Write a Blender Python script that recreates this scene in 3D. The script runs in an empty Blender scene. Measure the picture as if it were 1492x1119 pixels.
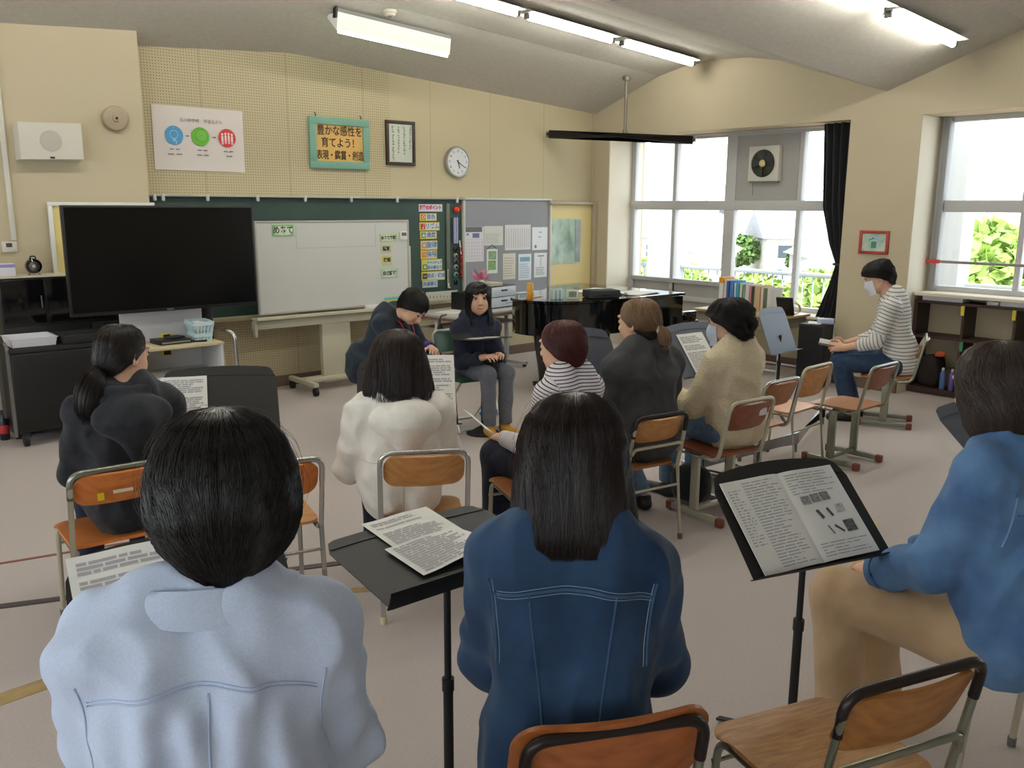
import bpy, bmesh, math, random
import numpy as np
from mathutils import Vector, Matrix
from mathutils.bvhtree import BVHTree
PI = math.pi
SC = bpy.context.scene
COL = SC.collection
random.seed(7)
RNG = np.random.default_rng(7)

# ---------------------------------------------------------------- materials
def lin(c):
    return tuple(((v/255)/12.92 if v/255 <= .04045 else ((v/255+.055)/1.055)**2.4) for v in c)

def srgb(*c):
    return (*lin(c), 1.0)

_mats = {}

def mat(name, col, rough=.5, metal=0.0, spec=.5, var=0.0, vscale=8.0, bump=0.0, bscale=60.0,
        stretch=None, col2=None, coat=0.0, sheen=0.0, wrinkle=0.0):
    """Principled material with a little procedural colour variation and bump."""
    if name in _mats:
        return _mats[name]
    m = bpy.data.materials.new(name)
    m.use_nodes = True
    nt = m.node_tree
    b = nt.nodes['Principled BSDF']
    b.inputs['Roughness'].default_value = rough
    b.inputs['Metallic'].default_value = metal
    b.inputs['Specular IOR Level'].default_value = spec
    b.inputs['Coat Weight'].default_value = coat
    b.inputs['Sheen Weight'].default_value = sheen
    tc = nt.nodes.new('ShaderNodeTexCoord')
    mp = nt.nodes.new('ShaderNodeMapping')
    nt.links.new(tc.outputs['Object'], mp.inputs['Vector'])
    if stretch:
        mp.inputs['Scale'].default_value = stretch
    n = nt.nodes.new('ShaderNodeTexNoise')
    n.inputs['Scale'].default_value = vscale
    n.inputs['Detail'].default_value = 5
    nt.links.new(mp.outputs[0], n.inputs['Vector'])
    r = nt.nodes.new('ShaderNodeValToRGB')
    c = srgb(*col)
    if col2 is None:
        lo = tuple(max(0, v*(1-var)) for v in c[:3])+(1,)
        hi = tuple(min(1, v*(1+var)) for v in c[:3])+(1,)
    else:
        lo, hi = c, srgb(*col2)
    r.color_ramp.elements[0].position = .3
    r.color_ramp.elements[1].position = .7
    r.color_ramp.elements[0].color = lo
    r.color_ramp.elements[1].color = hi
    nt.links.new(n.outputs['Fac'], r.inputs['Fac'])
    nt.links.new(r.outputs['Color'], b.inputs['Base Color'])
    if bump:
        n2 = nt.nodes.new('ShaderNodeTexNoise')
        n2.inputs['Scale'].default_value = bscale
        n2.inputs['Detail'].default_value = 3
        nt.links.new(mp.outputs[0], n2.inputs['Vector'])
        bp = nt.nodes.new('ShaderNodeBump')
        bp.inputs['Strength'].default_value = bump
        bp.inputs['Distance'].default_value = .01
        nt.links.new(n2.outputs['Fac'], bp.inputs['Height'])
        nt.links.new(bp.outputs[0], b.inputs['Normal'])
        if wrinkle:                                       # broad soft creases
            n3 = nt.nodes.new('ShaderNodeTexNoise')
            n3.inputs['Scale'].default_value = 9
            n3.inputs['Detail'].default_value = .6
            n3.inputs['Distortion'].default_value = .5
            nt.links.new(tc.outputs['Object'], n3.inputs['Vector'])
            bq = nt.nodes.new('ShaderNodeBump')
            bq.inputs['Strength'].default_value = wrinkle
            bq.inputs['Distance'].default_value = .03
            nt.links.new(n3.outputs['Fac'], bq.inputs['Height'])
            nt.links.new(bq.outputs[0], bp.inputs['Normal'])
    _mats[name] = m
    return m

def emit(name, col, strength):
    m = bpy.data.materials.new(name)
    m.use_nodes = True
    nt = m.node_tree
    nt.nodes.remove(nt.nodes['Principled BSDF'])
    e = nt.nodes.new('ShaderNodeEmission')
    e.inputs['Color'].default_value = srgb(*col)
    e.inputs['Strength'].default_value = strength
    nt.links.new(e.outputs[0], nt.nodes['Material Output'].inputs['Surface'])
    return m

def hair_mat(name, col, col2, rough=.38):
    """Hair: colour varies from strand to strand."""
    m = bpy.data.materials.new(name)
    m.use_nodes = True
    nt = m.node_tree
    b = nt.nodes['Principled BSDF']
    g = nt.nodes.new('ShaderNodeNewGeometry')
    r = nt.nodes.new('ShaderNodeValToRGB')
    r.color_ramp.elements[0].color = srgb(*col)
    r.color_ramp.elements[1].color = srgb(*col2)
    nt.links.new(g.outputs['Random Per Island'], r.inputs['Fac'])
    nt.links.new(r.outputs['Color'], b.inputs['Base Color'])
    b.inputs['Roughness'].default_value = rough
    b.inputs['Specular IOR Level'].default_value = .45
    return m

def stripes_mat(name, base, stripe, period, width, axis=2, rough=.85):
    """Knitted jersey with thin stripes that run round the garment."""
    m = bpy.data.materials.new(name)
    m.use_nodes = True
    nt = m.node_tree
    b = nt.nodes['Principled BSDF']
    b.inputs['Roughness'].default_value = rough
    at = nt.nodes.new('ShaderNodeAttribute')
    at.attribute_name = 'along'
    d = nt.nodes.new('ShaderNodeMath'); d.operation = 'DIVIDE'
    d.inputs[1].default_value = period
    nt.links.new(at.outputs['Fac'], d.inputs[0])
    f = nt.nodes.new('ShaderNodeMath'); f.operation = 'FRACT'
    nt.links.new(d.outputs[0], f.inputs[0])
    l = nt.nodes.new('ShaderNodeMath'); l.operation = 'LESS_THAN'
    l.inputs[1].default_value = width
    nt.links.new(f.outputs[0], l.inputs[0])
    mx = nt.nodes.new('ShaderNodeMix'); mx.data_type = 'RGBA'
    mx.inputs['A'].default_value = srgb(*base)
    mx.inputs['B'].default_value = srgb(*stripe)
    nt.links.new(l.outputs[0], mx.inputs['Factor'])
    nt.links.new(mx.outputs['Result'], b.inputs['Base Color'])
    return m

def grid_mat(name, base, dot, period, rad, seam=None, rough=.8, axes='XZ', fade=None):
    """Perforated acoustic board: a grid of small holes and panel seams."""
    m = bpy.data.materials.new(name)
    m.use_nodes = True
    nt = m.node_tree
    N, L = nt.nodes.new, nt.links.new
    b = nt.nodes['Principled BSDF']
    b.inputs['Roughness'].default_value = rough
    b.inputs['Specular IOR Level'].default_value = .2
    tc = N('ShaderNodeTexCoord')
    sp = N('ShaderNodeSeparateXYZ')
    L(tc.outputs['Object'], sp.inputs[0])

    def math_(op, a, bb=None):
        k = N('ShaderNodeMath'); k.operation = op
        for i, v in enumerate((a, bb)):
            if v is None:
                continue
            if isinstance(v, (int, float)):
                k.inputs[i].default_value = v
            else:
                L(v, k.inputs[i])
        return k.outputs[0]
    u, v = sp.outputs[axes[0]], sp.outputs[axes[1]]
    fu = math_('ABSOLUTE', math_('SUBTRACT', math_('FRACT', math_('DIVIDE', u, period)), .5))
    fv = math_('ABSOLUTE', math_('SUBTRACT', math_('FRACT', math_('DIVIDE', v, period)), .5))
    d = math_('SQRT', math_('ADD', math_('MULTIPLY', fu, fu), math_('MULTIPLY', fv, fv)))
    hole = math_('LESS_THAN', d, rad)
    if fade is not None:
        hole = math_('MULTIPLY', hole, math_('LESS_THAN', u, fade))
    mask = hole
    if seam:
        su = math_('ABSOLUTE', math_('SUBTRACT', math_('FRACT', math_('DIVIDE', math_('SUBTRACT', u, seam[1]), seam[0])), .5))
        mask = math_('MAXIMUM', hole, math_('MULTIPLY', math_('GREATER_THAN', su, .5-.003/seam[0]), .55))
    n = N('ShaderNodeTexNoise'); n.inputs['Scale'].default_value = 1.3
    L(tc.outputs['Object'], n.inputs['Vector'])
    r = N('ShaderNodeValToRGB')
    c = srgb(*base)
    r.color_ramp.elements[0].color = tuple(x*.95 for x in c[:3])+(1,)
    r.color_ramp.elements[1].color = c
    L(n.outputs['Fac'], r.inputs['Fac'])
    mx = N('ShaderNodeMix'); mx.data_type = 'RGBA'
    L(r.outputs['Color'], mx.inputs['A'])
    mx.inputs['B'].default_value = srgb(*dot)
    L(mask, mx.inputs['Factor'])
    L(mx.outputs['Result'], b.inputs['Base Color'])
    return m

def glass_mat(name, gloss=.05):
    m = bpy.data.materials.new(name)
    m.use_nodes = True
    nt = m.node_tree
    nt.nodes.remove(nt.nodes['Principled BSDF'])
    t = nt.nodes.new('ShaderNodeBsdfTransparent')
    t.inputs['Color'].default_value = (.97, .985, .98, 1)
    g = nt.nodes.new('ShaderNodeBsdfGlossy')
    g.inputs['Roughness'].default_value = .02
    x = nt.nodes.new('ShaderNodeMixShader')
    x.inputs[0].default_value = gloss
    nt.links.new(t.outputs[0], x.inputs[1])
    nt.links.new(g.outputs[0], x.inputs[2])
    nt.links.new(x.outputs[0], nt.nodes['Material Output'].inputs['Surface'])
    return m

# ---------------------------------------------------------------- mesh builder
def frame_of(d, up=(0, 0, 1)):
    d = Vector(d).normalized()
    u = Vector(up)
    if abs(d.dot(u)) > .95:
        u = Vector((0, 1, 0))
    x = d.cross(u).normalized()
    return x, x.cross(d).normalized(), d

def fillet(pts, r, n=5):
    """Round the inner corners of a polyline."""
    pts = [Vector(p) for p in pts]
    out = [pts[0]]
    for a, b, c in zip(pts, pts[1:], pts[2:]):
        u, v = (a-b), (c-b)
        k = min(r, u.length*.49, v.length*.49)
        p, q = b+u.normalized()*k, b+v.normalized()*k
        for i in range(n+1):
            t = i/n
            out.append(p*(1-t)**2+b*(2*t*(1-t))+q*t*t)
    out.append(pts[-1])
    return out

class MB:
    def __init__(self):
        self.bm = bmesh.new()

    def box(self, c, s, rz=0.0, bev=0.0, m=None, seg=2):
        M = Matrix.Translation(c) @ Matrix.Rotation(rz, 4, 'Z')
        if m is not None:
            M = m @ Matrix.Translation(c) @ Matrix.Rotation(rz, 4, 'Z')
        r = bmesh.ops.create_cube(self.bm, size=1, matrix=M @ Matrix.Diagonal((*s, 1)))
        if bev:
            es = list({e for v in r['verts'] for e in v.link_edges})
            bmesh.ops.bevel(self.bm, geom=es, offset=bev, segments=seg, affect='EDGES', profile=.5)
        return self

    def cyl(self, p0, p1, r0, r1=None, n=20, caps=True):
        p0, p1 = Vector(p0), Vector(p1)
        x, y, d = frame_of(p1-p0)
        M = Matrix((x, y, d)).transposed().to_4x4()
        M.translation = (p0+p1)/2
        bmesh.ops.create_cone(self.bm, cap_ends=caps, segments=n, radius1=r0, radius2=r0 if r1 is None else r1,
                              depth=(p1-p0).length, matrix=M)
        return self

    def ball(self, c, r, n=16, s=(1, 1, 1)):
        bmesh.ops.create_uvsphere(self.bm, u_segments=n, v_segments=max(6, n*2//3), radius=r,
                                  matrix=Matrix.Translation(c) @ Matrix.Diagonal((*s, 1)))
        return self

    def tube(self, path, r, n=10, flat=None, closed=False):
        """Sweep a round (or rectangular: flat=(w,h)) section along a path."""
        P = [Vector(p) for p in path]
        rings = []
        prev = None
        for i, p in enumerate(P):
            if closed:
                d = P[(i+1) % len(P)]-P[i-1]
            else:
                d = P[min(i+1, len(P)-1)]-P[max(i-1, 0)]
            d.normalize()
            if prev is None:
                x, y, _ = frame_of(d)
            else:
                x = prev-d*prev.dot(d)
                x.normalize()
                y = d.cross(x)
            prev = x
            rr = r[i] if isinstance(r, (list, tuple)) else r
            if flat:
                cs = [(-flat[0]/2, -flat[1]/2), (flat[0]/2, -flat[1]/2), (flat[0]/2, flat[1]/2), (-flat[0]/2, flat[1]/2)]
                rings.append([self.bm.verts.new(p+x*a+y*b) for a, b in cs])
            else:
                rings.append([self.bm.verts.new(p+x*rr*math.cos(2*PI*k/n)+y*rr*math.sin(2*PI*k/n)) for k in range(n)])
        m = len(rings[0])
        lim = len(rings) if closed else len(rings)-1
        for i in range(lim):
            a, b = rings[i], rings[(i+1) % len(rings)]
            for k in range(m):
                self.bm.faces.new((a[k], a[(k+1) % m], b[(k+1) % m], b[k]))
        if not closed:
            self.bm.faces.new(list(reversed(rings[0])))
            self.bm.faces.new(rings[-1])
        return self

    def prism(self, pts, d, m=None):
        """Extrude a flat outline (list of 3D points) by vector d."""
        d = Vector(d)
        a = [Vector(p) for p in pts]
        b = [p+d for p in a]
        if m is not None:
            a = [m @ p for p in a]
            b = [m @ p for p in b]
        va = [self.bm.verts.new(p) for p in a]
        vb = [self.bm.verts.new(p) for p in b]
        n = len(va)
        self.bm.faces.new(list(reversed(va)))
        self.bm.faces.new(vb)
        for i in range(n):
            self.bm.faces.new((va[i], va[(i+1) % n], vb[(i+1) % n], vb[i]))
        return self

    def sheet(self, fn, nu, nv, t):
        """Curved sheet fn(u,v) -> point, given thickness t along its normals."""
        P = [[Vector(fn(i/nu, j/nv)) for j in range(nv+1)] for i in range(nu+1)]
        N = [[None]*(nv+1) for _ in range(nu+1)]
        for i in range(nu+1):
            for j in range(nv+1):
                du = P[min(i+1, nu)][j]-P[max(i-1, 0)][j]
                dv = P[i][min(j+1, nv)]-P[i][max(j-1, 0)]
                N[i][j] = du.cross(dv).normalized()
        A = [[self.bm.verts.new(P[i][j]+N[i][j]*t/2) for j in range(nv+1)] for i in range(nu+1)]
        B = [[self.bm.verts.new(P[i][j]-N[i][j]*t/2) for j in range(nv+1)] for i in range(nu+1)]
        f = self.bm.faces.new
        for i in range(nu):
            for j in range(nv):
                f((A[i][j], A[i+1][j], A[i+1][j+1], A[i][j+1]))
                f((B[i][j], B[i][j+1], B[i+1][j+1], B[i+1][j]))
        for i in range(nu):
            f((A[i][0], B[i][0], B[i+1][0], A[i+1][0]))
            f((A[i][nv], A[i+1][nv], B[i+1][nv], B[i][nv]))
        for j in range(nv):
            f((A[0][j], A[0][j+1], B[0][j+1], B[0][j]))
            f((A[nu][j], B[nu][j], B[nu][j+1], A[nu][j+1]))
        return self

    def lathe(self, prof, n=24, m=None, ring=False):
        rings = []
        for r, z in prof:
            ring = []
            for k in range(n):
                p = Vector((r*math.cos(2*PI*k/n), r*math.sin(2*PI*k/n), z))
                ring.append(self.bm.verts.new(m @ p if m is not None else p))
            rings.append(ring)
        for a, b in zip(rings, rings[1:]+([rings[0]] if ring else [])):
            for k in range(n):
                self.bm.faces.new((a[k], a[(k+1) % n], b[(k+1) % n], b[k]))
        if not ring:
            self.bm.faces.new(list(reversed(rings[0])))
            self.bm.faces.new(rings[-1])
        return self

    def build(self, name, m, parent=None, ang=38, mods=None, loc=None):
        me = bpy.data.meshes.new(name)
        bmesh.ops.recalc_face_normals(self.bm, faces=self.bm.faces)
        self.bm.to_mesh(me)
        self.bm.free()
        me.polygons.foreach_set('use_smooth', [True]*len(me.polygons))
        me.set_sharp_from_angle(angle=math.radians(ang))
        return link(name, me, m, parent)

def link(name, me, m=None, parent=None):
    o = bpy.data.objects.new(name, me)
    COL.objects.link(o)
    if m is not None:
        me.materials.append(m)
    if parent is not None:
        o.parent = parent
    return o

def tag(o, label=None, cat=None, group=None, kind=None):
    if label:
        o['label'] = label
    if cat:
        o['category'] = cat
    if group:
        o['group'] = group
    if kind:
        o['kind'] = kind
    return o

def thing(name, label, cat, loc=(0, 0, 0), rz=0.0, group=None):
    o = bpy.data.objects.new(name, None)
    o.empty_display_size = .1
    COL.objects.link(o)
    o.location = loc
    o.rotation_euler = (0, 0, rz)
    return tag(o, label, cat, group)

def struct(o):
    o['kind'] = 'structure'
    return o

def copy_tree(o, parent=None):
    c = o.copy()
    COL.objects.link(c)
    c.parent = parent
    for ch in [x for x in COL.objects if x.parent == o]:
        copy_tree(ch, c)
    return c

def az(deg):
    """rotation about Z that turns local +Y to a compass-like azimuth measured from +Y towards +X"""
    return -math.radians(deg)

def text_mesh(s, size, align='CENTER', thick=.0, space=1.0, bold=0.0):
    cu = bpy.data.curves.new('lettering', 'FONT')
    cu.body = s
    cu.size = size
    cu.align_x = align
    cu.align_y = 'CENTER'
    cu.extrude = thick
    cu.space_character = space
    cu.offset = bold
    cu.resolution_u = 3
    o = bpy.data.objects.new('lettering', cu)
    COL.objects.link(o)
    dg = bpy.context.evaluated_depsgraph_get()
    me = bpy.data.meshes.new_from_object(o.evaluated_get(dg))
    bpy.data.objects.remove(o)
    bpy.data.curves.remove(cu)
    me.materials.clear()
    return me

def lettering(s, size, M, m, parent, name='lettering', align='CENTER', sx=1.0, space=1.0, bold=0.0):
    """Letters lying in the XY plane of matrix M (given in the parent's frame)."""
    me = text_mesh(s, size, align, .0006, space, bold)
    me.transform(M @ Matrix.Diagonal((sx, 1, 1, 1)))
    return link(name, me, m, parent)

WALLM = Matrix(((1, 0, 0, 0), (0, 0, -1, 0), (0, 1, 0, 0), (0, 0, 0, 1)))    # XY plane -> upright, facing -Y

def on_wall(x, z, y=0.0):
    return Matrix.Translation((x, y, z)) @ WALLM
# ---------------------------------------------------------------- the room
YF, XP, XW, ZL = 7.63, 7.95, 8.40, 2.505      # front wall, pier faces, window plane, lintel underside
XL, YB = -3.0, -4.2

def g_fold(y):
    t = (y-.21) % 3.8
    t = min(t, 3.8-t)
    return float(np.interp(t, [0, 1.15, 1.5, 1.9], [0, .40, .465, .485]))

def ceil_z(x, y):
    return 2.985-(.0645*(x-3.95) if x > 3.95 else .07*(3.95-x))+g_fold(y)

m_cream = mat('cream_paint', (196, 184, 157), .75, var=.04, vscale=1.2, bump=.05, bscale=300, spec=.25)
m_cream2 = mat('whiter_cream_reveal', (222, 214, 196), .7, var=.03, vscale=2, spec=.25)
m_peg = grid_mat('perforated_board', (198, 186, 154), (130, 113, 82), .0235, .19, seam=(.80, 3.90), fade=5.0)
m_ceil = mat('acoustic_ceiling', (196, 193, 184), .9, var=.05, vscale=26, bump=.25, bscale=110, spec=.1)
m_carpet = mat('beige_carpet', (189, 178, 173), .95, var=.05, vscale=90, bump=.35, bscale=420, spec=.08, sheen=.15)
m_base = mat('brown_skirting', (112, 92, 80), .6, var=.1, vscale=4)
m_alu = mat('painted_window_frame', (196, 196, 196), .45, var=.03, vscale=3)
m_panel = mat('grey_window_panel', (172, 170, 168), .55, var=.05, vscale=2.5)
m_concrete = mat('white_balcony_paint', (158, 162, 168), .8, var=.04, vscale=1.5)
m_glass = glass_mat('window_glass')

b = MB()
b.box(((XL+8.6)/2, (YB+7.7)/2, -.1), (8.6-XL, 7.7-YB, .2))
struct(b.build('floor', m_carpet))

# folded ceiling, two centimetres thick
xs = [XL, 0, 3.95, 6, 7.97]
ys = sorted(set([round(.21+3.8*k+d*s, 4) for k in range(-2, 3) for s in (-1, 1) for d in (0, 1.15, 1.3, 1.5, 1.7, 1.9)]))
ys = [YB-.02]+[y for y in ys if YB < y < 7.65]+[7.65]
b = MB()
top = [[b.bm.verts.new((x, y, ceil_z(x, y)+.16)) for y in ys] for x in xs]
bot = [[b.bm.verts.new((x, y, ceil_z(x, y))) for y in ys] for x in xs]
for i in range(len(xs)-1):
    for j in range(len(ys)-1):
        b.bm.faces.new((bot[i][j], bot[i][j+1], bot[i+1][j+1], bot[i+1][j]))
        b.bm.faces.new((top[i][j], top[i+1][j], top[i+1][j+1], top[i][j+1]))
struct(b.build('ceiling', m_ceil, ang=6))

b = MB()
b.tube([(3.95, y, ceil_z(3.95, y)-.001) for y in ys if 1 < y < 7.63], .005, flat=(.014, .006))
struct(b.build('trim_20', mat('ceiling_joint', (120, 116, 106), .8)))

b = MB()
b.box(((XL+8.6)/2, YF+.1, 1.8), (8.6-XL, .2, 3.6))
struct(b.build('wall_front', m_peg))
b = MB()
b.box(((XL+2.525)/2, 7.515, 1.8), (2.525-XL, .23, 3.6))
struct(b.build('wall_front_pier', m_cream))
b = MB()
b.box(((XL+8.6)/2, YB-.1, 1.8), (8.6-XL, .2, 3.6))
struct(b.build('wall_back', m_cream))

# window wall: lintel, piers, low walls under the windows
b = MB()
b.box((8.275, (YB+YF)/2, 3.05), (.65, YF-YB, 1.09))
b.box((8.275, 7.51, 1.25), (.65, .24, 2.51))
b.box((8.275, 4.0025, 1.25), (.65, .665, 2.51))
b.box((8.275, .27, 1.25), (.65, .665, 2.51))
b.box((8.275, -3.7, 1.25), (.65, 1.0, 2.51))
struct(b.build('wall_right', m_cream))
b = MB()
b.box((8.5, 5.13, .29), (.2, 1.6, .58))
b.box((8.5, 2.13, .455), (.2, 3.08, .91))
b.box((8.5, -1.63, .455), (.2, 3.2, .91))
struct(b.build('wall_right_below_window', m_cream))
# far reveals and sills get a whiter colour than the walls
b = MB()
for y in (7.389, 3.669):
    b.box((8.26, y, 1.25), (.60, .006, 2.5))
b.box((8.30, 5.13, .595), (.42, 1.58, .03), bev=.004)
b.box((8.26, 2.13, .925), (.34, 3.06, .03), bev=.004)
struct(b.build('trim_1', m_cream2))

# left wall with three openings, behind and beside the photographer
b = MB()
b.box((XL-.1, (YB+YF)/2, .45), (.2, YF-YB, .9))
b.box((XL-.1, (YB+YF)/2, 3.0), (.2, YF-YB, 1.0))
for y0, y1 in ((YB, -3.2), (-.6, .2), (2.8, 3.6), (6.4, YF)):
    b.box((XL-.1, (y0+y1)/2, 1.7), (.2, y1-y0, 1.6))
struct(b.build('wall_left', m_cream))

# skirtings
b = MB()
b.box(((2.525+7.2)/2, YF-.012, .05), (7.2-2.525, .024, .10))
struct(b.build('baseboard_front', m_base))
b = MB()
b.box((8.385, 5.13, .05), (.03, 1.56, .10))
b.box((7.94, 4.0025, .05), (.02, .665, .10))
b.box((7.94, 7.51, .05), (.02, .24, .10))
struct(b.build('baseboard_right', m_base))

def window(n, y0, y1, posts, zb, transom=True, panel=None, low=None):
    """frame in the plane XW between y0<y1; posts = [(y, width)]; one pane per cell"""
    f = MB()
    for y in (y0, y1):
        f.box((XW, y, (ZL+zb)/2), (.07, .07, ZL-zb), bev=.006)
    for y, w in posts:
        f.box((XW, y, (ZL+zb)/2), (.08, w, ZL-zb), bev=.006)
    f.box((XW, (y0+y1)/2, ZL-.02), (.07, y1-y0, .05))
    f.box((XW, (y0+y1)/2, 1.715), (.10, y1-y0, .105), bev=.008)
    f.box((XW, (y0+y1)/2, zb+.03), (.09, y1-y0, .06), bev=.006)
    fr = struct(f.build('window_%d' % n, m_alu))
    cells = [y0]+[p[0] for p in posts]+[y1]
    for a, c in zip(cells, cells[1:]):
        for z0, z1 in ((zb, 1.68), (1.75, ZL)):
            if panel and z0 > 1 and a >= panel[0]-.05 and c <= panel[1]+.05:
                continue
            if low and z0 < 1 and a >= low[0]-.05:
                z0 = low[1]
            p = MB()
            p.box((XW+.005, (a+c)/2, (z0+z1)/2), (.006, c-a-.02, z1-z0))
            p.build('pane', m_glass, fr)
    return fr

w1 = window(1, 4.37, 7.36, [(5.07, .05), (5.93, .135), (6.71, .05)], .60, panel=(5.07, 5.93), low=(5.93, .85))
p = MB()
p.box((XW, 5.50, 2.13), (.05, .78, .74))
p.build('fan_panel', m_panel, w1)
p = MB()                                             # opaque lower part with a raised border
p.box((XW+.01, 6.66, .42), (.04, 1.36, .84))
for y in (5.995, 6.71, 7.33):
    p.box((XW-.02, y, .42), (.05, .05, .84), bev=.005)
p.box((XW-.02, 6.66, .83), (.06, 1.36, .05), bev=.005)
p.build('kick_panel', m_panel, w1)
w2 = window(2, .635, 3.635, [(2.13, .09), (1.38, .05), (2.9, .05)], .93)
w3 = window(3, -3.2, -.1, [(-1.63, .09)], .93)
# grey screen cupboard edge of the second window's far jamb
b = MB()
b.box((8.36, 3.60, 1.72), (.10, .05, 1.55), bev=.006)
struct(b.build('trim_2', mat('grey_sash', (150, 150, 152), .5)))

# door at the right end of the front wall
m_doorc = mat('door_cream', (222, 203, 144), .6, var=.03, vscale=2)
m_jamb = mat('door_jamb', (176, 164, 140), .6)
b = MB()
b.box((7.935, YF-.04, .86), (.07, .08, 1.72), bev=.006)
b.box((7.19, YF-.02, .86), (.04, .04, 1.72), bev=.004)
b.box((7.56, YF-.04, 1.735), (.80, .08, .035), bev=.004)
dj = struct(b.build('door_1', m_jamb))
b = MB()
b.box((7.55, YF-.012, .86), (.69, .024, 1.71))
b.build('door_leaf', m_doorc, dj)
mg = mat('mottled_door_glass', (104, 134, 108), .15, vscale=9, col2=(178, 196, 176), stretch=(1, 1, .6))
b = MB()
b.box((7.45, YF-.026, 1.285), (.49, .012, .53))
g_ = b.build('door_glass', mg, dj)
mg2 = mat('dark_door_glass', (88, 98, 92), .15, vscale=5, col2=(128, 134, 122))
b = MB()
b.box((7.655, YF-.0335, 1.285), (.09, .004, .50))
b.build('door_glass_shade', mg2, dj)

# floor tapes and cable covers
def strip(p, q, w, m, name='trim_3', h=.006):
    p, q = Vector((*p, 0)), Vector((*q, 0))
    d = (q-p)
    s = MB()
    s.box(((p.x+q.x)/2, (p.y+q.y)/2, h/2), (d.length, w, h), rz=math.atan2(d.y, d.x), bev=.002)
    return struct(s.build(name, m))
strip((.30, 4.20), (2.62, 3.28), .045, mat('dark_cable_cover', (72, 62, 62), .6))
strip((.55, 4.625), (1.6, 4.40), .018, mat('red_brown_line', (140, 96, 84), .8), 'trim_4')
m_tape = mat('ochre_tape', (166, 142, 96), .7, var=.12, vscale=20)
strip((.30, 3.245), (.70, 3.275), .085, m_tape, 'trim_5', .002)
strip((1.86, 3.235), (2.02, 3.14), .05, m_tape, 'trim_6', .002)
# ---------------------------------------------------------------- ceiling lamps
m_white = mat('white_enamel', (232, 232, 228), .4, var=.02)
m_tubee = emit('fluorescent_tube', (255, 252, 240), 31.0)
m_black = mat('black_plastic', (20, 20, 21), .45)
m_greym = mat('grey_metal', (128, 128, 128), .4, metal=.6)

def ceiling_lamp(x0, x1, y, label, cat='ceiling lamp', group=None):
    z0, z1 = ceil_z(x0, y), ceil_z(x1, y)
    L = x1-x0
    t = thing('fluorescent_lamp', label, cat, ((x0+x1)/2, y, (z0+z1)/2), 0, group)
    t.rotation_euler = (0, math.atan2(z0-z1, L), 0)
    h = MB()
    h.prism([(-L/2, -.11, -.035), (-L/2, .11, -.035), (-L/2, .045, -.002), (-L/2, -.045, -.002)], (L, 0, 0))
    h.build('reflector', m_white, t)
    for s in (-1, 1):
        e = MB()
        e.box((s*(L/2-.02), 0, -.055), (.03, .05, .05), bev=.006)
        e.build('tube_holder', m_greym, t)
    e = MB()
    e.cyl((-L/2+.035, 0, -.066), (L/2-.035, 0, -.066), .019, n=12)
    e.build('tube', m_tubee, t)
    return t

g1 = 'ceiling lamps in the far row'
ceiling_lamp(6.60, 7.74, 6.02, 'fluorescent ceiling lamp at the window end of the far row', group=g1)
ceiling_lamp(5.37, 6.50, 6.02, 'fluorescent ceiling lamp in the middle of the far row, above the piano', group=g1)
ceiling_lamp(4.16, 5.30, 6.02, 'fluorescent ceiling lamp cut by the top of the photo, left end of the far row', group=g1)
g2 = 'ceiling lamps in the near row'
ceiling_lamp(6.32, 7.46, 3.235, 'fluorescent ceiling lamp at the window end of the near row, top right', group=g2)
ceiling_lamp(5.12, 6.26, 3.235, 'fluorescent ceiling lamp cut by the top edge, left of the near row', group=g2)
g3 = 'added ceiling lamps above the photographer'  # unseen lamps added to carry both rows on and brighten the room
for x in (3.9, 2.7, 1.5, .3):
    ceiling_lamp(x, x+1.12, 3.235, 'unseen fluorescent ceiling lamp added for light further left in the near row', group=g3)
for x in (2.9, 1.7, .5):
    ceiling_lamp(x, x+1.12, 6.02, 'unseen fluorescent ceiling lamp added for light further left in the far row', group='added ceiling lamps above the television')

# blackboard lamp on two arms
x0, x1, y = 3.98, 5.16, 6.87
zc = (ceil_z(x0, y)+ceil_z(x1, y))/2
t = thing('blackboard_lamp', 'white slanting reflector lamp hung from the ceiling in front of the blackboard', 'ceiling lamp',
          ((x0+x1)/2, y, zc))
t.rotation_euler = (0, math.atan2(ceil_z(x0, y)-ceil_z(x1, y), x1-x0), 0)
L = x1-x0
h = MB()
h.prism([(-L/2, -.06, -.03), (-L/2, -.05, -.165), (-L/2, -.035, -.17), (-L/2, .12, -.05), (-L/2, .10, -.03)], (L, 0, 0))
h.build('reflector_hood', m_white, t)
h = MB()
h.box((0, .02, -.015), (L, .16, .03))
h.build('mounting_rail', mat('dull_grey_paint', (128, 128, 122), .6), t)
h = MB()
h.cyl((-L/2+.02, -.038, -.182), (L/2-.02, -.038, -.182), .013, n=12)
h.build('tube', emit('board_lamp_tube', (244, 255, 225), 7.0), t)
h = MB()
h.box((-L/2-.008, -.03, -.03), (.016, .05, .09))
h.build('end_bracket', m_black, t)

# smoke detector
b = MB()
M = Matrix.Translation((4.438, 6.725, ceil_z(4.438, 6.725)+.01)) @ Matrix.Rotation(PI, 4, 'X')
b.lathe([(.06, 0), (.06, .02), (.048, .03), (.045, .045), (.02, .052)], 24, M)
tag(b.build('smoke_detector', mat('detector_cream', (205, 196, 180), .6)), 'small round smoke detector on the ceiling above the blackboard lamp', 'smoke detector')

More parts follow.
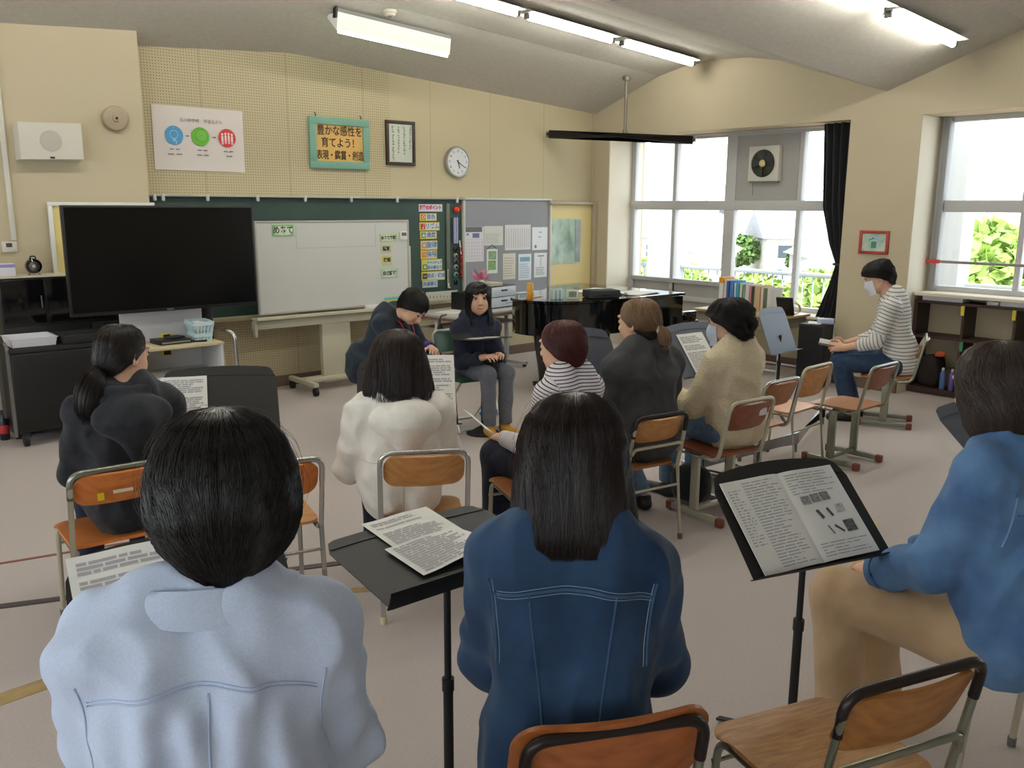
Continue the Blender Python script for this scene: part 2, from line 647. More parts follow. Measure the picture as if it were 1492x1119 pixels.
# long black bar on a pole near the window corner
A, B2 = Vector((7.12, 7.55, 2.505)), Vector((7.945, 6.15, 2.41))
c = (A+B2)/2
t = thing('hanging_bar', 'long black bar hung from the ceiling on a grey pole by the window corner', 'hanging bar', c)
d = (B2-A).normalized()
h = MB()
h.tube([A-c, B2-c], .045, flat=(.085, .085))
h.build('bar', mat('black_bar_paint', (38, 33, 30), .5), t)
for q, s in ((A-c, -1), (B2-c, 1)):
    h = MB()
    h.tube([q, q+d*s*.03], .04, n=14)
    h.build('end_cap', m_greym, t)
zt = ceil_z(7.56, 6.81)-c.z
h = MB()
px, py = 7.565-c.x, 6.80-c.y
h.cyl((px, py, .03), (px, py, zt), .018, n=12)
h.cyl((px, py, .035), (px, py, .075), .028, n=12)
h.cyl((px, py, zt-.04), (px, py, zt), .04, n=14)
h.build('pole', mat('pole_grey', (126, 118, 108), .45, metal=.4), t)
# ---------------------------------------------------------------- things on and along the front wall
m_paper = mat('white_paper', (236, 235, 230), .7, var=.02)
m_ink = mat('ink', (52, 52, 58), .7)
m_greyink = mat('grey_ink', (120, 118, 120), .7)
m_dwood = mat('dark_wood_frame', (58, 40, 30), .45, var=.2, vscale=6)
m_steel = mat('brushed_steel', (178, 178, 178), .32, metal=.9)
m_chrome = mat('chrome_tube', (190, 190, 188), .24, metal=.95, bump=.03, bscale=90)
m_lgrey = mat('light_grey_paint', (196, 196, 198), .5)
m_ivory = mat('ivory_plastic', (216, 212, 200), .5)
m_gloss = mat('piano_black', (10, 10, 11), .09, spec=.6, coat=.5)
m_satin = mat('satin_black', (17, 17, 18), .42)
m_rubber = mat('black_rubber', (28, 28, 29), .7)

def plate(name, x0, x1, z0, z1, y, t, m, parent=None, bev=0.0):
    b = MB()
    b.box(((x0+x1)/2, y-t/2, (z0+z1)/2), (x1-x0, t, z1-z0), bev=bev)
    return b.build(name, m, parent)

def disc(name, x, z, y, r, t, m, parent=None, n=32):
    b = MB()
    b.cyl((x, y, z), (x, y-t, z), r, n=n)
    return b.build(name, m, parent)

def bars(b, x0, x1, z0, z1, y, rows, h=.35, rag=.25, rnd=random):
    """rows of illegible small print"""
    dz = (z1-z0)/rows
    for i in range(rows):
        z = z1-dz*(i+.5)
        x = x0
        e = x1-(x1-x0)*rag*rnd.random()
        while x < e:
            w = min((x1-x0)*(.08+.22*rnd.random()), e-x)
            b.box((x+w/2, y, z), (w, .0006, dz*h))
            x += w+(x1-x0)*.025

def rect_frame(name, x0, x1, z0, z1, y, w, t, m, parent=None, bev=.004):
    b = MB()
    b.box(((x0+x1)/2, y-t/2, z1-w/2), (x1-x0, t, w), bev=bev)
    b.box(((x0+x1)/2, y-t/2, z0+w/2), (x1-x0, t, w), bev=bev)
    b.box((x0+w/2, y-t/2, (z0+z1)/2), (w, t, z1-z0-2*w), bev=bev)
    b.box((x1-w/2, y-t/2, (z0+z1)/2), (w, t, z1-z0-2*w), bev=bev)
    return b.build(name, m, parent)

# blackboard
t = thing('blackboard', 'long dark green blackboard behind the whiteboard and television', 'blackboard', (0, 0, 0))
m_slate = mat('green_slate', (42, 66, 60), .55, var=.16, vscale=1.6, col2=(56, 80, 74), stretch=(1, 1, .5))
plate('slate', 2.53, 5.872, .70, 1.755, YF, .035, m_slate, t)
m_bframe = mat('board_frame', (176, 178, 160), .5)
b = MB()
b.box(((2.53+5.90)/2, YF-.03, 1.772), (5.90-2.53, .06, .022), bev=.004)
b.box((5.885, YF-.03, 1.24), (.026, .06, 1.1), bev=.004)
b.build('frame', m_bframe, t)
b = MB()
b.cyl((2.54, YF-.075, 1.768), (5.89, YF-.075, 1.768), .008, n=10)
b.build('rail', m_steel, t)
for x in (2.62, 2.69, 3.07, 3.53, 4.0, 4.49, 5.02, 5.78):
    b = MB()
    b.box((x, YF-.082, 1.755), (.028, .02, .055), bev=.006)
    b.build('clip', m_lgrey, t)
b = MB()
b.box(((2.53+5.90)/2, YF-.055, .685), (5.90-2.53, .11, .03), bev=.006)
b.box(((2.53+5.90)/2, YF-.105, .70), (5.90-2.53, .012, .03), bev=.004)
b.build('chalk_tray', mat('tray_wood', (176, 166, 136), .55, var=.08), t)

# poster of three circles
y = YF-.004
t = thing('poster', 'large white poster with blue, green and red circles, beside the pillar', 'poster', (0, 0, 0))
b = MB()
b.sheet(lambda u, v: (2.668+.79*u+.004*v, y-.003-.004*math.sin(u*PI*2)*v, 1.984+.525*v-.004*u), 10, 6, .0015)
b.build('sheet', mat('poster_paper', (226, 217, 212), .55, var=.015), t)
yc = y-.010
mb_, mg_, mr_ = mat('sky_blue_print', (84, 158, 208), .6), mat('leaf_green_print', (104, 178, 58), .6), mat('red_print', (214, 66, 62), .6)
mw_ = mat('pale_print', (236, 226, 222), .6)
for x, mm in ((2.842, mb_), (3.068, mg_), (3.305, mr_)):
    disc('printed_circle', x, 2.268, yc, .078, .001, mm, t, 40)
ml_b, ml_g = mat('pale_blue_print', (150, 198, 230), .6), mat('pale_green_print', (160, 214, 124), .6)
yi = yc-.0012
b = MB()                                              # light bulb held in a hand
b.lathe([(.030, 0), (.036, 0), (.036, .0006), (.030, .0006)], 24, Matrix.Translation((2.842, yi, 2.276)) @ Matrix.Rotation(PI/2, 4, 'X'), True)
b.box((2.842, yi, 2.232), (.026, .0008, .026))
b.box((2.858, yi, 2.213), (.010, .0008, .03), rz=0)
for k in range(7):
    a = PI*k/6
    b.tube([(2.842+.046*math.cos(a), yi, 2.276+.046*math.sin(a)), (2.842+.062*math.cos(a), yi, 2.276+.062*math.sin(a))], .0025, 6)
b.build('bulb_icon', ml_b, t)
b = MB()                                              # magnifying glass
for r in (.036, .018):
    b.lathe([(r-.005, 0), (r, 0), (r, .0006), (r-.005, .0006)], 24, Matrix.Translation((3.078, yi, 2.278)) @ Matrix.Rotation(PI/2, 4, 'X'), True)
b.tube([(3.052, yi, 2.250), (3.022, yi, 2.216)], .006, 8)
b.build('magnifier_icon', ml_g, t)
b = MB()                                              # a row of people
for k in range(4):
    x = 3.262+.029*k
    z = 2.298+(.006 if k in (1, 2) else 0)
    b.cyl((x, yi, z), (x, yi-.0008, z), .010, n=12)
    b.box((x, yi, z-.036), (.018, .0008, .046))
    b.box((x-.005, yi, z-.07), (.006, .0008, .03))
    b.box((x+.005, yi, z-.07), (.006, .0008, .03))
b.build('people_icon', mw_, t)
b = MB()
for x in (2.953, 3.187):
    b.box((x-.006, yc, 2.268), (.022, .0008, .005))
    b.prism([(x+.004, yc, 2.276), (x+.018, yc, 2.268), (x+.004, yc, 2.260)], (0, -.0008, 0))
b.build('arrows', m_ink, t)
lettering('石川中学校　学習モデル', .034, on_wall(3.085, 2.395, yc), m_greyink, t, 'title')
b = MB()
for x, z, w in ((2.842, 2.155, .05), (2.842, 2.115, .07), (3.08, 2.155, .05), (3.08, 2.115, .06), (3.31, 2.155, .05), (3.315, 2.115, .03)):
    for s in (-.5, .5):
        b.box((x+s*w, yc, z), (w*.7, .0008, .008))
b.build('captions', m_greyink, t)

# green framed motto
t = thing('framed_motto', 'pale green frame round an ochre panel with three lines of brush writing', 'framed sign', (0, 0, 0))
rect_frame('frame', 4.100, 4.742, 2.040, 2.510, YF, .068, .035, mat('green_frame_paint', (120, 166, 148), .6, var=.05), t)
plate('panel', 4.160, 4.685, 2.100, 2.450, YF-.012, .008, mat('ochre_panel', (222, 178, 104), .7, var=.05, vscale=3), t)
for s, z, h, x in (('豊かな感性を', 2.385, .098, 4.425), ('育てよう！', 2.275, .098, 4.425), ('表現・鑑賞・創造', 2.160, .094, 4.425)):
    lettering(s, h, on_wall(x, z, YF-.022), mat('brush_ink', (38, 30, 26), .7), t, 'writing', sx=.70 if len(s) > 6 else .86, space=.95, bold=.0009)
for x in (4.17, 4.66):
    b = MB()
    b.tube(fillet([(x, YF-.02, 2.508), (x, YF-.03, 2.53), (x, YF-.004, 2.545)], .01), .004, 8)
    b.build('hook', m_rubber, t)

# framed vertical calligraphy
t = thing('framed_calligraphy', 'narrow dark wooden frame with four columns of small vertical writing', 'framed sign', (0, 0, 0))
rect_frame('frame', 4.945, 5.292, 2.095, 2.530, YF, .032, .03, m_dwood, t)
plate('sheet', 4.97, 5.27, 2.12, 2.505, YF-.010, .006, mat('greenish_paper', (206, 212, 198), .6, var=.03, vscale=3), t)
rr_ = random.Random(5)
b = MB()
for x, n, z1 in ((5.235, 9, 2.475), (5.165, 11, 2.47), (5.095, 11, 2.475), (5.03, 14, 2.475)):
    z = z1
    for k in range(n):
        w = .010+.016*rr_.random()
        for q in range(3):
            b.box((x+rr_.uniform(-.008, .008), YF-.0165, z-rr_.uniform(0, .018)), (w if q else .004, .001, .0035 if q else .02))
        z -= .0245
b.build('brush_strokes', mat('soft_ink', (84, 86, 80), .7), t)

# wall clock
t = thing('wall_clock', 'round silver rimmed wall clock above the right end of the blackboard', 'clock', (5.832, YF, 2.154))
FL = Matrix.Rotation(PI/2, 4, 'X')
b = MB()
b.lathe([(.150, 0), (.162, .004), (.164, .03), (.155, .045), (.143, .046), (.140, .030)], 48, FL, True)
b.build('rim', m_steel, t)
b = MB()
b.cyl((0, -.03, 0), (0, -.033, 0), .142, n=48)
b.build('dial', mat('clock_dial', (226, 228, 230), .4), t)
for k in range(1, 13):
    a = PI/2-k*PI/6
    lettering(str(k), .034, on_wall(.112*math.cos(a), .112*math.sin(a), -.034), m_ink, t, 'numeral')
for ang, ln, w, nm in ((162, .072, .010, 'hour_hand'), (122, .105, .007, 'minute_hand')):
    b = MB()
    a = math.radians(90-ang)
    b.prism([(-.02*math.cos(a)+w*s*math.sin(a), 0, -.02*math.sin(a)-w*s*math.cos(a)) for s in (.7, -.7)] +
            [(ln*math.cos(a)+w*s*math.sin(a), 0, ln*math.sin(a)-w*s*math.cos(a)) for s in (-.4, .4)], (0, -.0015, 0),
            Matrix.Translation((0, -.036, 0)))
    b.build(nm, m_rubber, t)

# grey notice board with papers
t = thing('notice_board', 'grey felt notice board in a white frame, right of the blackboard', 'notice board', (0, 0, 0))
plate('felt', 5.915, 7.19, .72, 1.765, YF-.004, .022, mat('grey_felt', (146, 148, 154), .9, bump=.15, bscale=250), t)
b = MB()
b.box((6.56, YF-.022, 1.772), (1.30, .044, .020), bev=.004)
b.box((7.197, YF-.022, 1.24), (.022, .044, 1.08), bev=.004)
b.box((5.912, YF-.022, 1.24), (.018, .044, 1.08), bev=.004)
b.box((6.56, YF-.022, .71), (1.30, .044, .020), bev=.004)
b.build('frame', mat('white_aluminium', (206, 212, 216), .4), t)
yb = YF-.027
rn = random.Random(3)

def pinned(name, label, cat, x0, x1, z0, z1, col, printer=None, group=None):
    t = thing(name, label, cat, (0, 0, 0), 0, group)
    plate('sheet', x0, x1, z0, z1, yb, .002, mat('sheet_%d_%d_%d' % col, col, .35, var=.02), t)
    if printer:
        for nm, mm, fn in printer:
            b = MB()
            fn(b)
            b.build(nm, mm, t)
    return t
ys_ = yb-.0026
m_blueink, m_pale = mat('blue_violet_ink', (106, 108, 160), .6), mat('soft_grey_print', (176, 174, 178), .6)
pinned('calendar', 'tall wall calendar with a grey head, left on the grey notice board', 'calendar', 5.925, 6.185, 1.095, 1.472, (218, 212, 218),
       [('head_band', mat('calendar_head', (100, 100, 104), .5), lambda b: b.box((6.045, ys_, 1.443), (.235, .0008, .055))),
        ('month_print', m_blueink, lambda b: (b.box((6.075, ys_, 1.378), (.095, .0008, .05)), b.box((5.96, ys_, 1.392), (.03, .0008, .02)))),
        ('day_grid', m_pale, lambda b: [b.box((6.055, ys_, 1.12+.036*k), (.235, .0008, .003)) for k in range(7)] +
         [b.box((5.945+.036*k, ys_, 1.22), (.002, .0008, .2)) for k in range(7)])])
pinned('notice_sheet', 'clear plastic sleeve with a pale notice, second in the upper row of the grey board', 'notice', 6.19, 6.465, 1.265, 1.478, (206, 206, 198),
       [('print', m_pale, lambda b: bars(b, 6.21, 6.44, 1.285, 1.40, ys_, 6, rnd=rn))])
pinned('notice_sheet', 'wide white timetable with thin columns, third in the upper row of the grey board', 'notice', 6.495, 6.885, 1.205, 1.488, (212, 210, 208),
       [('table_lines', m_pale, lambda b: [b.box((6.52+.034*k, ys_, 1.34), (.008, .0008, .22)) for k in range(11)])])
pinned('notice_sheet', 'glossy white notice, last at the right of the upper row on the grey board', 'notice', 6.91, 7.155, 1.195, 1.458, (218, 222, 226),
       [('print', m_greyink, lambda b: (b.box((7.04, ys_, 1.40), (.04, .0008, .01)), b.box((7.03, ys_, 1.345), (.05, .0008, .008)), b.box((6.965, ys_, 1.235), (.03, .0008, .035))))])
t = pinned('picture_calendar', 'narrow hanging picture strip with two green photographs, on the grey board', 'picture', 6.228, 6.385, .955, 1.225, (214, 222, 214),
           [('upper_photograph', mat('garden_photo', (92, 136, 96), .4, vscale=30, col2=(158, 176, 132)), lambda b: b.box((6.31, ys_, 1.155), (.115, .0008, .095))),
            ('lower_photograph', mat('meadow_photo', (84, 128, 76), .4, vscale=40, col2=(150, 180, 106)), lambda b: b.box((6.305, ys_, 1.045), (.115, .0008, .105)))])
b = MB()
b.tube([(6.235, ys_, 1.225), (6.305, ys_, 1.275), (6.375, ys_, 1.225)], .003, 6)
b.build('string', m_rubber, t)
pinned('notice_sheet', 'cream sheet of small print, left of the lower row on the grey board', 'notice', 6.465, 6.655, .875, 1.168, (212, 208, 186),
       [('print', m_pale, lambda b: bars(b, 6.48, 6.64, .90, 1.13, ys_, 8, rnd=rn))])
pinned('notice_sheet', 'sheet with a blue heading band, middle of the lower row on the grey board', 'notice', 6.70, 6.90, .855, 1.155, (216, 220, 224),
       [('heading_band', mat('teal_print', (116, 164, 186), .6), lambda b: b.box((6.80, ys_, 1.095), (.155, .0008, .05))),
        ('print', mat('pale_teal_print', (150, 180, 196), .6), lambda b: bars(b, 6.715, 6.885, .875, 1.05, ys_, 7, rnd=rn))])
pinned('notice_sheet', 'white sheet with a dark T-shaped chart, right of the lower row on the grey board', 'notice', 6.945, 7.15, .875, 1.16, (220, 222, 226),
       [('chart', m_greyink, lambda b: (b.box((7.05, ys_, 1.125), (.10, .0008, .012)), b.box((7.05, ys_, 1.06), (.006, .0008, .11)), bars(b, 6.97, 7.12, .90, 1.0, ys_, 5, rnd=rn)))])

# teaching cards held on the blackboard
ybd = YF-.037
m_yel = mat('yellow_card', (222, 206, 96), .6)
m_cardw = mat('pale_yellow_card', (222, 220, 176), .6)
m_blu = mat('card_blue', (92, 128, 190), .6)

def card(label, x0, x1, z0, z1, icon, txt, two=None, bg=None, ic=None):
    t = thing('teaching_card', label, 'sign', (0, 0, 0), 0, 'teaching cards on the blackboard')
    plate('backing', x0, x1, z0, z1, ybd, .004, bg or m_yel, t)
    xs_ = x0+(.075 if icon else .008)
    plate('text_panel', xs_, x1-.008, z0+.008, z1-.008, ybd-.0042, .001, mat('pale_card', (214, 220, 206), .6), t)
    if icon:
        b = MB()
        b.box((x0+.042, ybd-.006, (z0+z1)/2 if not two else z0+.04), (.056, .002, .056), bev=.0)
        io = b.build('icon', mat('icon_%d_%d_%d' % icon, icon, .6), t)
        b = MB()
        ic(b, x0+.042, ybd-.0076, (z0+z1)/2 if not two else z0+.04)
        b.build('icon_mark', m_cardw, io)
    cx, w = (xs_+x1-.008)/2, x1-.008-xs_
    lines = [txt] if not two else [txt, two]
    for i, s in enumerate(lines):
        zc = (z0+z1)/2 if not two else (z1-.036-.052*i)
        h = min((z1-z0)*.72 if not two else .048, 1.05*w/len(s))
        lettering(s, h, on_wall(cx, zc, ybd-.0066), m_blu, t, 'card_writing', bold=.0012)
    return t
ring = lambda b, x, y, z: b.lathe([(.012, 0), (.020, 0), (.020, .0008), (.012, .0008)], 16, Matrix.Translation((x, y, z)) @ FL, True)
note = lambda b, x, y, z: (b.box((x+.008, y, z+.004), (.004, .001, .034)), b.cyl((x, y, z-.014), (x, y-.001, z-.014), .009, n=10), b.box((x+.013, y, z+.018), (.014, .001, .005)))
tri = lambda b, x, y, z: b.prism([(x-.02, y, z-.014), (x+.02, y, z-.014), (x, y, z+.020)], (0, -.001, 0))
wave = lambda b, x, y, z: b.tube([(x-.02+.005*k, y, z+.008*math.sin(k*1.2)) for k in range(9)], .003, 6)
sq = lambda b, x, y, z: b.box((x, y, z), (.026, .001, .026))
card('card with a red icon and blue writing, first below the pink heading', 5.322, 5.536, 1.541, 1.618, (214, 92, 62), '音色', ic=ring)
card('card with a crimson note icon, second below the pink heading', 5.316, 5.572, 1.441, 1.527, (208, 62, 66), 'リズム', ic=note)
card('card with a teal triangle icon, third below the pink heading', 5.322, 5.535, 1.354, 1.434, (84, 160, 150), '速度', ic=tri)
card('card with a pink icon, fourth below the pink heading', 5.327, 5.542, 1.243, 1.338, (204, 142, 170), '旋律', ic=sq)
card('card with an orange wave icon, fifth below the pink heading', 5.327, 5.536, 1.147, 1.237, (232, 134, 46), '強弱', ic=wave)
card('card with a green icon and two lines of blue writing', 5.334, 5.602, 1.024, 1.142, (96, 164, 84), 'テクスチュア', '音の重なり', ic=sq)
card('long yellow card with a dark brown icon, under the two-line card', 5.332, 5.637, .920, 1.014, (84, 66, 48), '形式・構成', ic=wave)
t = card('white card with four blue characters, lowest of the column', 5.343, 5.54, .846, .918, None, '共通事項', bg=mat('white_card', (214, 218, 226), .6))
t = thing('heading_card', 'white heading card with bold pink writing at the top of the card column', 'sign', (0, 0, 0))
plate('backing', 5.311, 5.612, 1.637, 1.712, ybd, .004, mat('white_card', (214, 218, 226), .6), t)
lettering('授業のポイント', .05, on_wall(5.461, 1.675, ybd-.006), mat('hot_pink_print', (214, 34, 92), .6), t, 'card_writing', sx=.80, bold=.0022)

# magnets and rulers at the right end of the blackboard
def lone(name, label, cat, mb, m, group=None):
    return tag(mb.build(name, m), label, cat, group)
b = MB()
b.box((5.682, ybd-.006, 1.27), (.048, .010, .90), bev=.003)
lone('board_ruler', 'long grey green ruler hanging upright near the right end of the blackboard', 'ruler', b, mat('old_ruler', (96, 102, 88), .5, var=.15, vscale=10))
b = MB()
b.ball((5.790, ybd-.022, 1.655), .022, 16, (1.75, .9, 1.45))
b.tube(fillet([(5.815, ybd-.022, 1.68), (5.83, ybd-.025, 1.70), (5.842, ybd-.03, 1.66)], .02), .006, 8)
lone('red_holder', 'glossy red oval holder at the top right corner of the blackboard', 'holder', b, mat('glossy_red', (226, 56, 30), .2))
t = thing('marker_case', 'pale violet case of two upright tubes on the blackboard edge', 'marker case', (0, 0, 0))
for x, c in ((5.762, (168, 162, 200)), (5.792, (146, 158, 196))):
    b = MB()
    b.cyl((x, ybd-.016, 1.30), (x, ybd-.016, 1.575), .015, n=14)
    b.build('tube', mat('violet_%d' % c[0], c, .4), t)
gq = 'round magnets on the blackboard edge'
for z, c, lb in ((1.235, (40, 42, 44), 'black round magnet right below the violet case on the blackboard'), (1.165, (150, 140, 122), 'tan round magnet, second under the violet case'),
                 (1.105, (72, 88, 120), 'slate blue round magnet, third under the violet case'), (1.045, (156, 150, 136), 'beige round magnet, fourth under the violet case'),
                 (.965, (128, 150, 140), 'grey green round magnet, fifth under the violet case'), (.885, (16, 30, 30), 'very dark round magnet, lowest under the violet case')):
    b = MB()
    b.lathe([(.030, 0), (.030, .008), (.024, .016), (.014, .022)], 20, Matrix.Translation((5.785, ybd, z)) @ FL)
    lone('round_magnet', lb, 'magnet', b, mat('magnet_%d' % c[0], c, .4), gq)
b = MB()
b.tube([(5.828, ybd-.02, 1.33), (5.848, ybd-.02, 1.185)], .008, 10)
lone('chalk_holder', 'white chalk stick holder clipped near the blackboard frame', 'chalk holder', b, m_white)
b = MB()
for k in range(14):
    b.ball((5.853+.006*math.sin(k*1.9), ybd-.02, .94+.024*k), .015, 8, (1, .8, 1))
lone('magnet_chain', 'chain of small red magnets down the right edge of the blackboard', 'magnet chain', b, mat('red_cord', (160, 34, 34), .6))
b = MB()
b.tube(fillet([(5.668, ybd-.02, 1.03), (5.665, ybd-.02, .90), (5.665, ybd-.02, .83), (5.70, ybd-.02, .83)], .02), .0045, 8)
b.box((5.672, ybd-.02, .855), (.018, .012, .05), bev=.004)
lone('board_compass', 'thin pale pointer hanging beside the grey ruler on the blackboard', 'pointer', b, mat('bone', (226, 222, 204), .5))

# cards standing on the chalk tray
yt = YF-.075
def tray_card(label, x0, x1, h, c, lines=True, tilt=.0):
    t = thing('strip_card', label, 'card', ((x0+x1)/2, yt, .7005), 0, 'cards standing on the chalk tray')
    w = x1-x0
    b = MB()
    b.box((0, 0, h/2), (w, .006, h))
    b.build('strip', mat('strip_%d_%d' % (c[0], c[2]), c, .6), t)
    if lines:
        b = MB()
        r = random.Random(int(x0*100))
        x = -w/2+.05
        while x < w/2-.03:
            b.box((x, -.0036, h*.35+h*.18*r.random()), (.006, .001, h*(.15+.25*r.random())))
            b.box((x+.008, -.0036, h*.45), (.012, .001, .004))
            x += .045
        b.build('jottings', m_greyink, t)
    return t
tray_card('long pale card with jottings standing at the right end of the chalk tray', 5.36, 5.78, .10, (214, 214, 200))
tray_card('cream strip card on the chalk tray behind the bending person', 4.93, 5.33, .085, (216, 206, 150), False)
b = MB()
b.box((5.27, yt-.02, .745), (.14, .004, .09))
lone('memo_pad', 'small yellow green memo sheet on the chalk tray', 'memo', b, mat('lime_paper', (206, 216, 120), .6))

# mobile whiteboard
t = thing('whiteboard', 'white magnetic whiteboard on a cream wheeled stand in front of the blackboard', 'whiteboard', (0, 0, 0))
yw = 7.20
m_wst = mat('cream_steel', (196, 192, 170), .5, var=.03)
plate('board', 3.33, 4.885, .765, 1.545, yw, .02, mat('whiteboard_enamel', (204, 205, 200), .28, var=.015, vscale=2), t)
rect_frame('frame', 3.315, 4.90, .75, 1.562, yw+.002, .018, .028, mat('whiteboard_rim', (178, 172, 166), .4), t)
b = MB()
b.box((4.10, yw-.01, .715), (1.66, .12, .022), bev=.006)
b.box((4.10, yw-.065, .722), (1.66, .012, .03), bev=.004)
b.build('pen_tray', m_wst, t)
b = MB()
b.box((4.10, yw+.03, .655), (1.66, .05, .075), bev=.008)
b.box((3.29, yw+.02, .64), (.03, .05, .17), bev=.008)
b.box((4.925, yw+.03, .95), (.03, .05, .72), bev=.008)
b.build('cross_rail', m_wst, t)
b = MB()
b.box((4.09, yw+.045, .37), (.30, .06, .62), bev=.008)
b.build('column', m_wst, t)
b = MB()
b.box((4.25, yw+.04, .105), (1.02, .12, .045), bev=.01)
for x in (3.735, 4.76):
    b.box((x, yw+.03, .10), (.055, .50, .045), bev=.012)
b.build('foot_frame', m_wst, t)
for x in (3.735, 4.76):
    for yy in (yw-.20, yw+.25):
        b = MB()
        b.cyl((x-.016, yy, .037), (x+.016, yy, .037), .037, n=18)
        b.cyl((x, yy, .06), (x, yy, .085), .012, n=10)
        b.build('caster', m_rubber, t)
b = MB()                                           # faint ruled box
for x in (3.70, 4.52):
    b.box((x, yw-.0206, 1.42), (.0035, .0008, .20))
b.box((4.11, yw-.0206, 1.32), (.82, .0008, .0035))
b.build('ruled_line', mat('faint_line', (172, 174, 180), .6), t)
yg = yw-.021

def magnet_sign(label, txt, x0, x1, z0, z1, col, inner, h, wob=False, sx=.9):
    t = thing('magnet_sign', label, 'sign', (0, 0, 0), 0, 'signs on the whiteboard')
    plate('backing', x0, x1, z0, z1, yg, .004, mat('sign_%d_%d' % (col[0], col[2]), col, .5), t)
    cx, cz, w, hh = (x0+x1)/2, (z0+z1)/2, (x1-x0)/2-.008, (z1-z0)/2-.008
    pts = []
    for k in range(48):
        a = 2*PI*k/48
        c, s = math.cos(a), math.sin(a)
        q = (abs(c)**4+abs(s)**4)**-.25
        f = 1+(.05*math.sin(a*10) if wob else 0)
        pts.append((cx+w*.93*q*c*f, yg-.0045, cz+hh*.9*q*s*f))
    b = MB()
    b.prism(pts, (0, -.001, 0))
    b.build('panel', mat('signin_%d_%d' % (inner[0], inner[2]), inner, .5), t)
    lettering(txt, h, on_wall(cx, cz, yg-.0065), mat('sign_ink', (44, 56, 50), .6), t, 'sign_writing', sx=sx, bold=.0015)
magnet_sign('green cloud edged sign reading めあて at the top of the whiteboard', 'めあて', 3.474, 3.676, 1.43, 1.528, (140, 196, 128), (224, 232, 214), .072, True)
magnet_sign('long pale green sign reading めあて確認, top of the right-hand sign column', 'めあて確認', 4.568, 4.757, 1.355, 1.431, (184, 208, 150), (216, 222, 200), .038)
magnet_sign('small beige sign with two characters, second of the right-hand sign column', '鑑賞', 4.577, 4.690, 1.252, 1.327, (206, 200, 140), (206, 200, 164), .044)
magnet_sign('small yellow sign with two characters, third of the right-hand sign column', '歌唱', 4.585, 4.696, 1.143, 1.223, (206, 200, 104), (204, 196, 140), .044)
magnet_sign('pale green sign reading 自己評価, lowest of the right-hand sign column', '自己評価', 4.570, 4.764, 1.011, 1.102, (172, 206, 160), (216, 224, 208), .045)
t = thing('kitchen_timer', 'small white digital timer stuck near the top right of the whiteboard', 'timer', (0, 0, 0))
plate('case', 4.791, 4.873, 1.372, 1.453, yg, .018, m_white, t, .006)
plate('display', 4.806, 4.862, 1.410, 1.442, yg-.0182, .001, mat('lcd', (92, 98, 92), .3), t)
for x0, x1, z0, z1, c, lb in ((4.60, 4.76, .802, .825, (110, 196, 176), 'teal strip magnet low on the whiteboard'), (4.63, 4.78, .779, .800, (206, 206, 110), 'lime strip magnet under the teal strip')):
    b = MB()
    b.box(((x0+x1)/2, yg-.003, (z0+z1)/2), (x1-x0, .006, z1-z0))
    lone('strip_magnet', lb, 'magnet', b, mat('strip_%d' % c[0], c, .5))
for x, c, lb in ((4.45, (226, 214, 222), 'pink and white eraser box on the whiteboard tray'), (4.64, (206, 200, 196), 'beige eraser block on the whiteboard tray by the bending person')):
    b = MB()
    b.box((x, yw-.035, .748), (.15, .05, .04), bev=.008)
    lone('board_eraser', lb, 'eraser', b, mat('eraser_%d' % c[1], c, .6))

# things on the pier
yp = 7.40
t = thing('wall_speaker', 'flat white loudspeaker box on the wall at the far left', 'loudspeaker', (0, 0, 0))
b = MB()
b.prism([(1.585, yp, 2.275), (2.015, yp, 2.275), (2.028, yp-.10, 2.292), (1.60, yp-.10, 2.278)], (0, 0, -.262))
b.build('box', m_ivory, t)
b = MB()
b.cyl((1.81, yp-.098, 2.155), (1.81, yp-.104, 2.155), .075, n=30)
b.build('grille', mat('grille_grey', (207, 203, 191), .7, bump=.6, bscale=500), t)
b = MB()
b.box((1.81, yp-.102, 2.035), (.03, .008, .012))
b.build('badge', m_rubber, t)
b = MB()
M = Matrix.Translation((2.303, yp, 2.352)) @ FL
b.lathe([(.094, 0), (.096, .03), (.088, .045), (.07, .050), (.03, .052), (.028, .062), (.010, .064)], 36, M)
lone('wall_detector', 'round beige wall disc with a raised hub, beside the loudspeaker box', 'wall disc', b, mat('disc_beige', (172, 156, 132), .5))
t = thing('wall_thermostat', 'white wall control panel with a small grey screen at the far left', 'wall control', (0, 0, 0))
plate('case', 1.43, 1.53, 1.345, 1.425, yp, .022, m_ivory, t, .005)
plate('display', 1.456, 1.496, 1.382, 1.412, yp-.0222, .001, mat('lcd2', (78, 80, 92), .3), t)
b = MB()
b.box((1.512, yp-.015, 2.18), (.035, .03, 1.5), bev=.005)
lone('cable_duct', 'white vertical cable duct running down to the wall control', 'cable duct', b, m_ivory)
t = thing('tray_notice_frame', 'white framed cream board standing behind the television', 'board', (0, 0, 0))
plate('sheet', 1.785, 2.52, 1.15, 1.70, yp-.03, .012, mat('manila', (226, 208, 140), .7), t)
rect_frame('frame', 1.755, 2.545, 1.12, 1.712, yp-.028, .03, .03, m_white, t)
